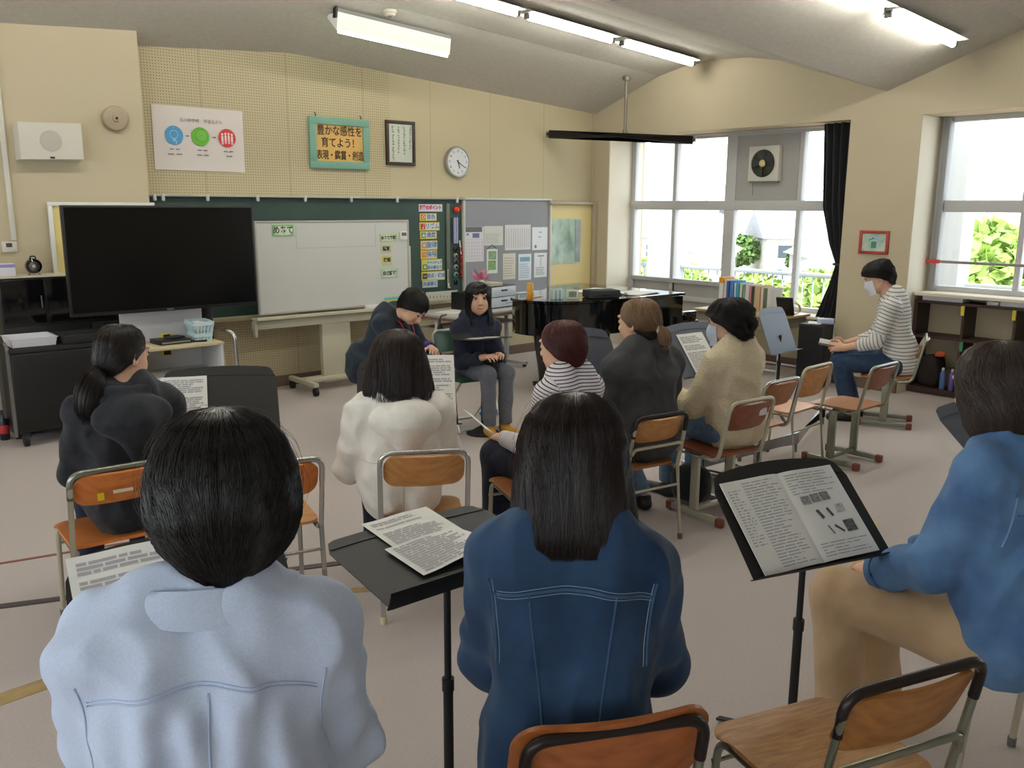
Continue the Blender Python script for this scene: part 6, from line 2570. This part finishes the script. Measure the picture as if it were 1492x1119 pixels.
hm3 = hair_mat('dark_brown_hair', (24, 16, 15), (58, 40, 36), .36)
hair(p['body'], p['hc'], p['Rh'], p['hs'], [(.124, .004, .004, .004, -.02, 0), (.118, .044, .050, .052, -.018, 0), (.094, .078, .086, .086, -.016, 0), (.058, .098, .108, .098, -.014, 0), (.016, .110, .118, .098, -.014, 40),
     (-.04, .122, .122, .09, -.016, 62), (-.10, .134, .126, .085, -.020, 70), (-.150, .138, .124, .08, -.024, 76)], hm3, 2200, 23, .0018, .006, ragged=.05, drift=.35)

# 4. person bending forward
mn4 = cloth('dark_teal_jacket', (36, 46, 56), (44, 54, 64), .7)
p = person('short-haired person in a dark jacket with purple cuffs, bending forward by the whiteboard', 3.40, 5.56, 158, 1.05, .41, 1.0, 1.02, lean=31, lean2=38, head=(6, 44, 0), seed=14,
           hands=[(-.15, .47, .67), (.02, .52, .60)], cuff_len=.10, top_m=mn4, trouser_m=m_navytr, shoe_m=m_blackshoe, ease=.014, hem=.0, fold=.005, face=True, tname='jacket',
           cuff=cloth('purple_knit', (74, 44, 140), (84, 54, 150)), neck_fwd=.05, elbow_pole=[(-.6, -.4, -.3), (.6, -.4, -.3)], vox=.007)
hm4 = hair_mat('short_black_hair', (14, 12, 12), (36, 30, 28), .4)
short_rings = [(.122, .004, .004, .004, -.02, 0), (.116, .040, .046, .052, -.018, 0), (.096, .070, .080, .088, -.016, 0), (.064, .084, .098, .104, -.014, 0), (.044, .086, .102, .106, -.012, 12), (.014, .085, .102, .098, -.012, 66),
               (-.024, .081, .098, .09, -.012, 92), (-.058, .066, .088, .07, -.014, 122), (-.082, .044, .074, .05, -.012, 136)]
hair(p['body'], p['hc'], p['Rh'], p['hs'], short_rings, hm4, 1500, 24, .0022, .010, ragged=.12, drift=1.0, curl=.003, lumps=.004)
b = MB()
mred = mat('red_lanyard', (176, 38, 46), .6)
q0 = p['Nk']
for s in (-1, 1):
    b.tube([tuple(q0+V3(s*.062, -.01, .018)), tuple(q0+V3(s*.070, .075, -.035)), tuple(q0+V3(s*.045, .115, -.12)), tuple(q0+V3(s*.01, .09, -.24))], .006, flat=(.012, .003))
b.build('lanyard', mred, p['top'])
collar(p, cloth('violet_knit', (64, 40, 110), (72, 48, 120)), .058, .062, .03, .0, .2, 20, fold_over=False, name='neckband')

# 5. the leader, facing the camera
mn5 = cloth('navy_sweater', (38, 42, 58), (46, 50, 66), .95, vs=60, bump=.25, bs=160)
p = person('woman with long black hair in a navy sweater, seated and facing the group', 4.175, 5.24, 193, 1.13, .40, .95, 1.03, lean=4, nd=.03, head=(14, -3, 3), seed=15,
           hands=[(-.06, .30, .60), (.10, .33, .60)], top_m=mn5, trouser_m=cloth('grey_trousers', (92, 94, 104), (106, 108, 116)), shoe_m=mat('ochre_slipper', (200, 146, 44), .7),
           ease=.02, sleeve=1.1, hem=.0, fold=.005, face=True, vox=.0065, tname='sweater', knees=[(-.085, .36, .475), (.075, .37, .475)], feet=[(-.09, .34, 0), (.05, .36, 0)])
collar(p, mat('white_collar', (226, 224, 216), .7), .060, .070, .072, .006, -.30, 1, fold_over=False)
hair(p['body'], p['hc'], p['Rh'], p['hs'], [(.122, .004, .004, .004, -.01, 0), (.116, .044, .048, .050, -.010, 0), (.094, .072, .080, .086, -.012, 0), (.066, .086, .098, .106, -.010, 0), (.046, .090, .102, .109, -.008, 0), (.030, .092, .104, .108, -.008, 22),
     (.0, .092, .106, .100, -.010, 40), (-.05, .094, .108, .096, -.012, 46), (-.10, .098, .110, .098, -.014, 44), (-.16, .104, .110, .106, -.016, 40), (-.205, .104, .108, .108, -.018, 40)],
     hair_mat('long_black_hair', (12, 11, 13), (30, 26, 28), .3), 1800, 25, .0018, .003, ragged=.035)

# 6. red-brown hair, striped top
ms6 = stripes_mat('navy_striped_jersey', (226, 220, 222), (66, 56, 84), .0155, .30)
p = person('woman with short red-brown hair in a white top with thin navy stripes', 2.83, 2.815, 4, 1.175, .40, .98, 1.02, lean=5, head=(-22, 4, 0), seed=16,
           hands=[(-.16, .34, .58), (.08, .34, .56)], top_m=ms6, trouser_m=m_navytr, shoe_m=m_blackshoe, ease=.010, hem=.02, fold=.0035, stripes=True, tname='striped_top', flare=.03, sw=.155,
           knees=[(-.15, .40, .475), (.08, .41, .475)], feet=[(-.17, .36, 0), (.09, .38, 0)])
collar(p, cloth('jersey_rib', (230, 226, 226), (236, 232, 232)), .059, .06, .012, .0, -.28, 5, fold_over=False, name='neck_rib')
hair(p['body'], p['hc'], p['Rh'], p['hs'], [(.122, .004, .004, .004, -.02, 0), (.117, .040, .046, .050, -.018, 0), (.097, .070, .080, .084, -.016, 0), (.064, .087, .104, .100, -.014, 0), (.034, .091, .112, .102, -.014, 22), (.0, .091, .114, .098, -.014, 62),
     (-.034, .086, .108, .09, -.014, 84), (-.066, .070, .094, .07, -.014, 112), (-.096, .048, .078, .05, -.012, 126), (-.122, .030, .068, .04, -.010, 140)],
     hair_mat('red_brown_hair', (48, 20, 20), (96, 46, 40), .36), 1800, 26, .0017, .0035, ragged=.035)

q = p['body'].matrix_basis @ Vector(tuple(p['arms'][0][2]+V3(-.02, .13, .03)))
t = thing('held_sheet', 'white sheet held in the left hand of the red-haired woman', 'paper', q, az(4))
b = MB()
b.sheet(lambda u, v: (-.03+.13*u, -.06+.20*v, .01+.012*math.sin(u*3)-.12*u+.06*v), 8, 6, .002)
b.build('page', m_paper, t)

# 7. dark denim jacket, foreground centre
md7 = cloth('dark_denim', (26, 48, 78), (58, 88, 122), .8, vs=4.5, bump=.2, bs=520, wrinkle=.7)
p = person('woman with a dark straight bob in a dark blue denim jacket, centre foreground', 1.183, 1.171, 44, 1.315, .43, 1.06, 1.06, lean=6, head=(2, 8, -2), seed=17,
           hands=[(-.11, .36, .62), (.15, .36, .62)], top_m=md7, trouser_m=m_djean, shoe_m=m_blackshoe, ease=.020, sleeve=1.08, hem=-.02, fold=.0062, sw=.160, vox=.006, tname='denim_jacket', cuff=md7)
N_ = p['Nk']
mst = mat('pale_denim_thread', (122, 144, 172), .8)
msd = cloth('denim_seam', (58, 88, 122), (70, 100, 134))
zy = N_[2]-.062
yoke = [(-.160+.01*k, zy-.030*((-.16+.01*k)/.16)**2) for k in range(33)]
seam(p['top'], p['top'].data, yoke, .0034, msd)
seam(p['top'], p['top'].data, [(x, z+.0065) for x, z in yoke], .0011, mst)
seam(p['top'], p['top'].data, [(x, z-.0065) for x, z in yoke], .0011, mst)
for s in (-1, 1):
    arc = [(s*(.168-.018*math.sin(min(1, k/12)*PI*.5)), N_[2]-.062-.012*k) for k in range(15)]
    seam(p['top'], p['top'].data, arc, .0030, msd)
    seam(p['top'], p['top'].data, [(x-s*.006, z) for x, z in arc], .0011, mst)
    seam(p['top'], p['top'].data, [(s*(.085-.035*k/24), zy-.01-.013*k) for k in range(25)], .0024, msd)
collar(p, md7, .060, .088, .042, .03, -.32)
hair(p['body'], p['hc'], p['Rh'], p['hs'], [(.123, .004, .004, .004, -.016, 0), (.119, .038, .046, .046, -.016, 0), (.103, .066, .078, .076, -.014, 0), (.072, .091, .103, .094, -.012, 0), (.030, .105, .114, .100, -.012, 8), (-.02, .111, .118, .098, -.012, 52),
     (-.07, .116, .120, .09, -.014, 66), (-.12, .121, .121, .09, -.016, 70), (-.150, .125, .121, .09, -.018, 72), (-.178, .127, .118, .09, -.018, 74)],
     hair_mat('dark_bob_hair', (14, 10, 10), (48, 33, 31), .28), 6500, 27, .0012, .004, ragged=.035, flyaway=50, part=.008, drift=.22)

# 8. dark grey jacket, half ponytail
mg8 = cloth('charcoal_jacket', (62, 62, 64), (78, 78, 80), .9, vs=14, bump=.2, bs=200)
p = person('woman with a light brown half ponytail in a loose dark grey jacket', 3.46, 2.91, 10, 1.23, .41, 1.04, 1.05, lean=4, head=(-20, 2, 0), seed=18,
           hands=[(-.15, .33, .60), (.15, .33, .60)], top_m=mg8, trouser_m=m_jean, shoe_m=m_blackshoe, ease=.030, sleeve=1.2, hem=-.10, fold=.006, sw=.172, tname='jacket',
           feet=[(.02, .30, 0), (.20, .24, 0)], flare=.01)
collar(p, mg8, .062, .095, .040, .006, -.26)
hm8 = hair_mat('light_brown_hair', (84, 62, 44), (150, 120, 90), .4)
hair(p['body'], p['hc'], p['Rh'], p['hs'], [(.122, .004, .004, .004, -.02, 0), (.117, .040, .046, .050, -.018, 0), (.097, .070, .080, .084, -.016, 0), (.064, .085, .102, .098, -.014, 0), (.036, .088, .108, .098, -.014, 20), (.010, .087, .110, .094, -.014, 60),
     (-.016, .082, .111, .09, -.014, 84), (-.034, .070, .110, .08, -.014, 98)], hm8, 1500, 28, .0017, .003, ragged=.03, drift=.5)
hair(p['body'], p['hc'], p['Rh'], p['hs'], [(.02, .078, .094, .08, -.014, 92), (-.03, .076, .096, .08, -.014, 96), (-.06, .066, .092, .07, -.014, 108), (-.09, .048, .080, .06, -.012, 124), (-.10, .04, .072, .06, -.012, 130)],
     hair_mat('undercut_dark_hair', (30, 24, 22), (56, 46, 40), .45), 700, 38, .0017, .002, name='under_hair')
hb = lambda q: tuple(p['hc']+p['Rh'] @ (V3(*q)*p['hs']))
tail(p['body'], [hb((0, -.108, -.022)), hb((0, -.140, -.036)), hb((0, -.156, -.085)), hb((.0, -.150, -.145))], [.014, .026, .036, .038, .030, .014], hm8, 500, 8, .0017)
b = MB()
b.tube([hb((.021*math.cos(k*PI/6), -.122+.006*math.sin(k*PI/6), -.026+.020*math.sin(k*PI/6))) for k in range(12)], .009, 8, closed=True)
b.build('hair_tie', mat('cream_hair_tie', (222, 212, 170), .8), p['body'])

# 9. cream cardigan
mc9 = cloth('cream_knit', (214, 198, 166), (226, 212, 182), .95, vs=50, bump=.9, bs=75, stretch=(1, 1, 2.4))
p = person('person with short curly black hair in a cream knitted cardigan', 4.06, 2.76, 6, 1.195, .40, 1.0, 1.03, lean=5, head=(-34, 6, 0), seed=19,
           hands=[(-.16, .35, .66), (.10, .32, .58)], top_m=mc9, trouser_m=m_jean, shoe_m=m_blackshoe, ease=.020, sleeve=1.15, hem=-.02, fold=.005, sw=.165, tname='cardigan', cuff=mc9,
           hand_pose={0: {'curl': .8}})
hair(p['body'], p['hc'], p['Rh'], p['hs'], [(.128, .004, .004, .004, -.02, 0), (.122, .048, .054, .056, -.018, 0), (.098, .082, .092, .094, -.016, 0), (.058, .098, .114, .106, -.014, 0), (.030, .100, .116, .106, -.014, 26), (-.002, .098, .115, .10, -.014, 66),
     (-.036, .090, .110, .09, -.014, 90), (-.068, .076, .098, .07, -.014, 110), (-.094, .052, .082, .05, -.012, 128)],
     hair_mat('curly_black_hair', (14, 12, 12), (40, 34, 32), .45), 2400, 29, .0026, .018, wave=.006, ragged=.10, curl=.008, drift=.8, lumps=.016)
def mask(p, m, side_loops=True):
    c, R, s = p['hc'], p['Rh'], p['hs']
    b = MB()
    def fn(u, v):
        a = (u-.5)*2.15
        z = .005-.118*v
        ry = .094+.016*math.sin(PI*min(1, v*1.25))*math.cos(a)**2
        return Vector(tuple(c+R @ (V3(.082*math.sin(a), .004+ry*math.cos(a), z*(1-.10*abs(a))-.012)*s)))
    b.sheet(fn, 24, 10, .003)
    o = b.build('mask', m, p['body'], ang=80)
    if side_loops:
        b = MB()
        for x in (-1, 1):
            for z in (-.012, -.085):
                b.tube([Vector(tuple(c+R @ (V3(*q)*s))) for q in ((x*.074, .050, z), (x*.080, .018, (z-.02)*.6), (x*.084, -.012, -.012 if z > -.05 else -.03))], .0014, 6)
        b.build('ear_loop', m, o)
    return o
mask(p, m_maskb)

# 10. masked man at the right, side view
ms10 = stripes_mat('grey_striped_jersey', (222, 220, 216), (128, 130, 134), .028, .28)
p = person('man in a white face mask and striped top, reading on a chair at the right', 6.83, 3.15, -27, 1.29, .41, 1.08, 1.06, lean=7, lean2=18, head=(-4, 20, 0), seed=20,
           hands=[(-.125, .42, .600), (.125, .42, .600)], top_m=ms10, trouser_m=m_djean, shoe_m=m_blackshoe, ease=.012, hem=.0, fold=.004, stripes=True, tname='striped_top', short=.10, sw=.18, face=True, vox=.0075,
           neck_fwd=.045, hand_pose={0: {'d': (.18, .95, .02), 'n': (-.85, 0, .3), 'curl': .75}, 1: {'d': (-.18, .95, .02), 'n': (.85, 0, .3), 'curl': .75}}, feet=[(-.10, .34, 0), (.10, .30, 0)])
hair(p['body'], p['hc'], p['Rh'], p['hs'], [(.124, .004, .004, .004, -.02, 0), (.118, .042, .048, .054, -.018, 0), (.096, .074, .084, .092, -.016, 0), (.062, .089, .102, .112, -.012, 0), (.040, .090, .106, .114, -.010, 16), (.012, .088, .106, .104, -.012, 72),
     (-.026, .082, .100, .09, -.012, 100), (-.056, .066, .090, .07, -.012, 124), (-.078, .046, .076, .05, -.012, 136)], hm4, 1600, 30, .0022, .011, ragged=.14, drift=1.0, curl=.003, lumps=.005)
mask(p, m_mask)
Rz = Matrix.Rotation(az(-27), 4, 'Z')
q = Vector((6.83, 3.15, 0))+Rz @ Vector((0, .515, .580))
t = thing('open_book', 'open grey book held on the lap of the masked man', 'book', q, az(-27))
for s, nm in ((-1, 'left_half'), (1, 'right_half')):
    b = MB()
    b.sheet(lambda u, v: (s*.125*u, (v-.5)*.20, .006+.030*math.sin(u*1.5)*.9+.03*(v-.5)), 10, 4, .010)
    b.build(nm, mat('book_grey', (196, 194, 190), .5) if s > 0 else mat('book_dark_page', (110, 106, 104), .5), t)

# 11. blue denim shirt at the right edge
md11 = cloth('washed_denim', (72, 106, 150), (100, 136, 178), .85, vs=8, bump=.2, bs=420, wrinkle=.7)
p = person('woman with a brown bob in blue denim shirt and beige trousers, right edge', 2.575, .80, 4, 1.335, .43, 1.07, 1.08, lean=6, head=(6, 8, 0), seed=31,
           hands=[(-.10, .36, .60), (.12, .36, .60)], top_m=md11, trouser_m=cloth('beige_trousers', (186, 156, 122), (196, 168, 134), .9, vs=12), flare=.018, shoe_m=m_blackshoe, ease=.024, sleeve=1.18, hem=-.03,
           fold=.006, sw=.165, vox=.0065, tname='denim_shirt', cuff=md11, hand_pose={0: {'d': (.55, .8, -.15), 'curl': .6}}, knees=[(-.13, .46, .50), (.10, .47, .50)])
N_ = p['Nk']
for s in (-1, 1):
    seam(p['top'], p['top'].data, [(s*(.172-.010*math.sin(k*.2)), N_[2]-.065-.012*k) for k in range(14)], .003, mat('blue_seam', (120, 150, 188), .8))
seam(p['top'], p['top'].data, [(-.155+.01*k, N_[2]-.13) for k in range(32)], .0024, mat('blue_seam', (120, 150, 188), .8))
collar(p, md11, .060, .090, .045, .03, -.3)
hair(p['body'], p['hc'], p['Rh'], p['hs'], [(.123, .004, .004, .004, -.016, 0), (.119, .040, .048, .048, -.016, 0), (.102, .070, .082, .080, -.014, 0), (.070, .093, .106, .098, -.012, 0), (.030, .104, .116, .104, -.012, 10), (-.02, .108, .120, .100, -.012, 44),
     (-.07, .108, .118, .096, -.014, 54), (-.11, .100, .108, .09, -.014, 66), (-.145, .084, .094, .08, -.012, 78)],
     hair_mat('brown_bob_hair', (34, 26, 23), (78, 60, 52), .38), 3200, 32, .0015, .004, ragged=.035, drift=.3)
# ---------------------------------------------------------------- outside the windows
b = MB()
b.box((9.4, 2.2, -.12), (1.7, 15, .24))
struct(b.build('floor_balcony', m_concrete))
for k, (x, y, w, d) in enumerate(((9.95, 8.80, .30, .26), (9.95, 8.10, .30, .44), (9.95, 4.12, .30, .28), (9.95, -.9, .30, .3))):
    b = MB()
    b.box((x, y, 1.5), (w, d, 3.5), bev=.01)
    struct(b.build('trim_%d' % (7+k), m_concrete))
t = thing('balcony_railing', 'white balcony railing with upright bars outside the windows', 'railing', (0, 0, 0))
b = MB()
b.box((10.05, 3.0, .868), (.06, 14, .055), bev=.01)
b.box((10.05, 3.0, .12), (.04, 14, .04))
b.build('top_rail', m_concrete, t)
for k in range(96):
    b = MB()
    b.cyl((10.05, -3.9+.145*k, .12), (10.05, -3.9+.145*k, .85), .011, n=8)
    b.build('baluster', m_concrete, t)

def ground_z(d):
    return -8.5+7.5*min(1, max(0, (d-35)/170))**1.1
b = MB()
def ground(u, v):
    d, a = 12+290*u**1.6, math.radians(20+90*v)
    return (d*math.sin(a), d*math.cos(a), ground_z(d))
b.sheet(ground, 40, 40, .1)
struct(b.build('ground', mat('pale_ground', (176, 168, 150), .95, col2=(206, 200, 190), vscale=.05)))
b = MB()
b.sheet(lambda u, v: (16+26*u, -6+30*v, -8.3), 4, 4, .06)
struct(b.build('ground_schoolyard', mat('brown_schoolyard', (176, 130, 92), .95, var=.1, vscale=.3)))

def part(name, m, parent, *boxes, rz=0):
    b = MB()
    for c, s in boxes:
        b.box(c, s)
    return b.build(name, m, parent)
m_walls = [mat('house_white', (200, 198, 194), .8), mat('house_cream', (190, 180, 164), .8), mat('house_grey', (166, 164, 164), .8)]
m_roofs = [mat('roof_slate', (150, 150, 158), .6, var=.1), mat('roof_brown', (168, 146, 134), .6, var=.1), mat('roof_blue', (140, 152, 176), .5, var=.1)]
m_hw = mat('house_window', (74, 82, 92), .2)
HL = ['white house with a slate grey roof in the town beyond the balcony', 'cream house with a brown roof in the town beyond the balcony', 'pale house with a blue roof in the town beyond the balcony']
rh = random.Random(44)

def house(x, y, w, d, h, rz, k, zb):
    t = thing('house', HL[k], 'house', (x, y, zb), rz, ('slate roofed', 'brown roofed', 'blue roofed')[k]+' houses of the town')
    part('wall', m_walls[k], t, ((0, 0, h/2), (w, d, h)))
    b = MB()
    e, r = .5, h+w*.28
    b.prism([(-w/2-e, -d/2-e, h-.1), (w/2+e, -d/2-e, h-.1), (0, -d/2-e, r)], (0, d+2*e, 0))
    b.build('roof', m_roofs[k], t)
    for zz in ((h*.28,) if h < 4 else (h*.25, h*.72)):
        for q in (-.27, .27):
            part('window', m_hw, t, ((-w/2-.02, q*d, zz), (.06, d*.2, 1.2)))
            part('window', m_hw, t, ((q*w, -d/2-.02, zz), (w*.2, .06, 1.2)))
done = []
for ring, (d0, cnt) in enumerate(((62, 9), (80, 11), (99, 12), (120, 14), (145, 15), (172, 16), (200, 17))):
    for k in range(cnt):
        a = math.radians(42+46*(k+.2+.6*rh.random())/cnt)
        d = d0+rh.uniform(-6, 6)
        s = .82+.22*ring/6
        hx, hy = d*math.sin(a), d*math.cos(a)
        if any(math.hypot(hx-q[0], hy-q[1]) < 13.5*s for q in done):
            continue
        done.append((hx, hy))
        house(d*math.sin(a), d*math.cos(a), rh.uniform(7, 11)*s, rh.uniform(8, 12)*s, rh.choice((3.4, 5.6, 5.8))*s, rh.uniform(0, 3.1), rh.choice((0, 0, 0, 0, 1, 2)), ground_z(d)-.2)

m_leaf = mat('spring_leaves', (108, 140, 62), .7, col2=(160, 186, 92), vscale=2.5)
m_leaf2 = mat('dark_leaves', (70, 104, 52), .7, col2=(110, 140, 72), vscale=2.5)
m_bark = mat('bark', (92, 74, 60), .9)
def tree(x, y, zb, h, r, m, label, group, seed):
    t = thing('tree', label, 'tree', (x, y, zb), 0, group)
    b = MB()
    b.tube([(0, 0, 0), (.1, .05, h*.3), (0, .1, h*.62)], [.18, .14, .08], 8)
    b.build('trunk', m_bark, t)
    rg = np.random.default_rng(seed)
    N = 1500
    dirs = rg.normal(size=(N, 3))
    dirs /= np.linalg.norm(dirs, axis=1)[:, None]
    lob = waves(seed, 6, (1.5, 4))(dirs)
    P = dirs*(r*(.72+.20*lob)*rg.uniform(.55, 1, N)**.5)[:, None]*np.array([1, 1, .9])+np.array([0, 0, h*.62])
    a, c = rg.normal(size=(N, 3)), rg.normal(size=(N, 3))
    a /= np.linalg.norm(a, axis=1)[:, None]
    c -= a*(a*c).sum(1)[:, None]
    c /= np.linalg.norm(c, axis=1)[:, None]
    q = r*.11*rg.uniform(.6, 1.2, N)[:, None]
    V = np.stack([P-a*q, P-c*q*.6, P+a*q, P+c*q*.6], 1).reshape(-1, 3)
    link('foliage', np_mesh('foliage', V, np.arange(4*N).reshape(N, 4), False), m, t)
rt_ = random.Random(8)
for k in range(11):
    a = math.radians(47+38*(k+.5)/11+rt_.uniform(-1, 1))
    d = rt_.uniform(29, 33)
    tree(d*math.sin(a), d*math.cos(a), -8.4, rt_.uniform(10.2, 12.0), rt_.uniform(1.5, 2.0), m_leaf, 'bright green round tree just beyond the balcony railing', 'bright green trees beyond the railing', k)
for k in range(14):
    a = math.radians(44+44*(k+.5)/14+rt_.uniform(-1.5, 1.5))
    d = rt_.uniform(58, 130)
    tree(d*math.sin(a), d*math.cos(a), ground_z(d), rt_.uniform(5, 8), rt_.uniform(2, 3.2), m_leaf2, 'darker tree standing among the far houses of the town', 'darker trees in the town', 50+k)
tree(30.5, 10.8, -8.4, 12.5, 3.0, m_leaf, 'tall green tree seen through the right-hand window', None, 99)
# ---------------------------------------------------------------- daylight, camera
w = bpy.data.worlds.new('sky')
SC.world = w
w.use_nodes = True
bg = w.node_tree.nodes['Background']
bg.inputs['Color'].default_value = (.86, .94, 1.0, 1)
bg.inputs['Strength'].default_value = 3.3
sun = bpy.data.lights.new('sun', 'SUN')
sun.energy = 8
sun.angle = math.radians(3)
sun.color = (1, .96, .88)
so = bpy.data.objects.new('sun', sun)
COL.objects.link(so)
so.rotation_euler = Vector((-.45, -.62, 1.25)).to_track_quat('Z', 'Y').to_euler()

def portal(c, sx, sy, rot):
    l = bpy.data.lights.new('window_daylight', 'AREA')
    l.shape = 'RECTANGLE'
    l.size, l.size_y = sx, sy
    l.cycles.is_portal = True
    o = bpy.data.objects.new('window_daylight', l)
    COL.objects.link(o)
    o.location = c
    o.rotation_euler = rot
for y0, y1, z0 in ((4.37, 7.36, .6), (.635, 3.635, .93), (-3.2, -.1, .93)):
    portal((8.44, (y0+y1)/2, (z0+ZL)/2), ZL-z0, y1-y0, (0, PI/2, 0))
for y0, y1 in ((-3.2, -.6), (.2, 2.8), (3.6, 6.4)):
    portal((XL-.02, (y0+y1)/2, 1.7), 1.6, y1-y0, (0, -PI/2, 0))

cam = bpy.data.cameras.new('camera')
co = bpy.data.objects.new('camera', cam)
COL.objects.link(co)
SC.camera = co
cam.sensor_fit = 'HORIZONTAL'
cam.sensor_width = 36
cam.lens = 1272.27/1492*36
cam.clip_end = 600
yaw, pit, rol = .715827, .201309, .0048860
Fw = Vector((math.sin(yaw)*math.cos(pit), math.cos(yaw)*math.cos(pit), -math.sin(pit)))
rr = Vector((math.cos(yaw), -math.sin(yaw), 0))
uu = rr.cross(Fw)
cr, sr = math.cos(rol), math.sin(rol)
R_, U_ = cr*rr+sr*uu, -sr*rr+cr*uu
co.matrix_world = Matrix.Translation((0, 0, 1.70)) @ Matrix((R_, U_, -Fw)).transposed().to_4x4()

SC.view_settings.view_transform = 'Standard'
SC.view_settings.look = 'None'
SC.view_settings.gamma = 1
SC.view_settings.use_curve_mapping = False
SC.view_settings.exposure = .47
SC.render.film_transparent = False
cy = SC.cycles
cy.use_denoising = True
cy.max_bounces = 8
cy.diffuse_bounces = 5
cy.transparent_max_bounces = 12
cy.sample_clamp_indirect = 6
cy.use_adaptive_sampling = True
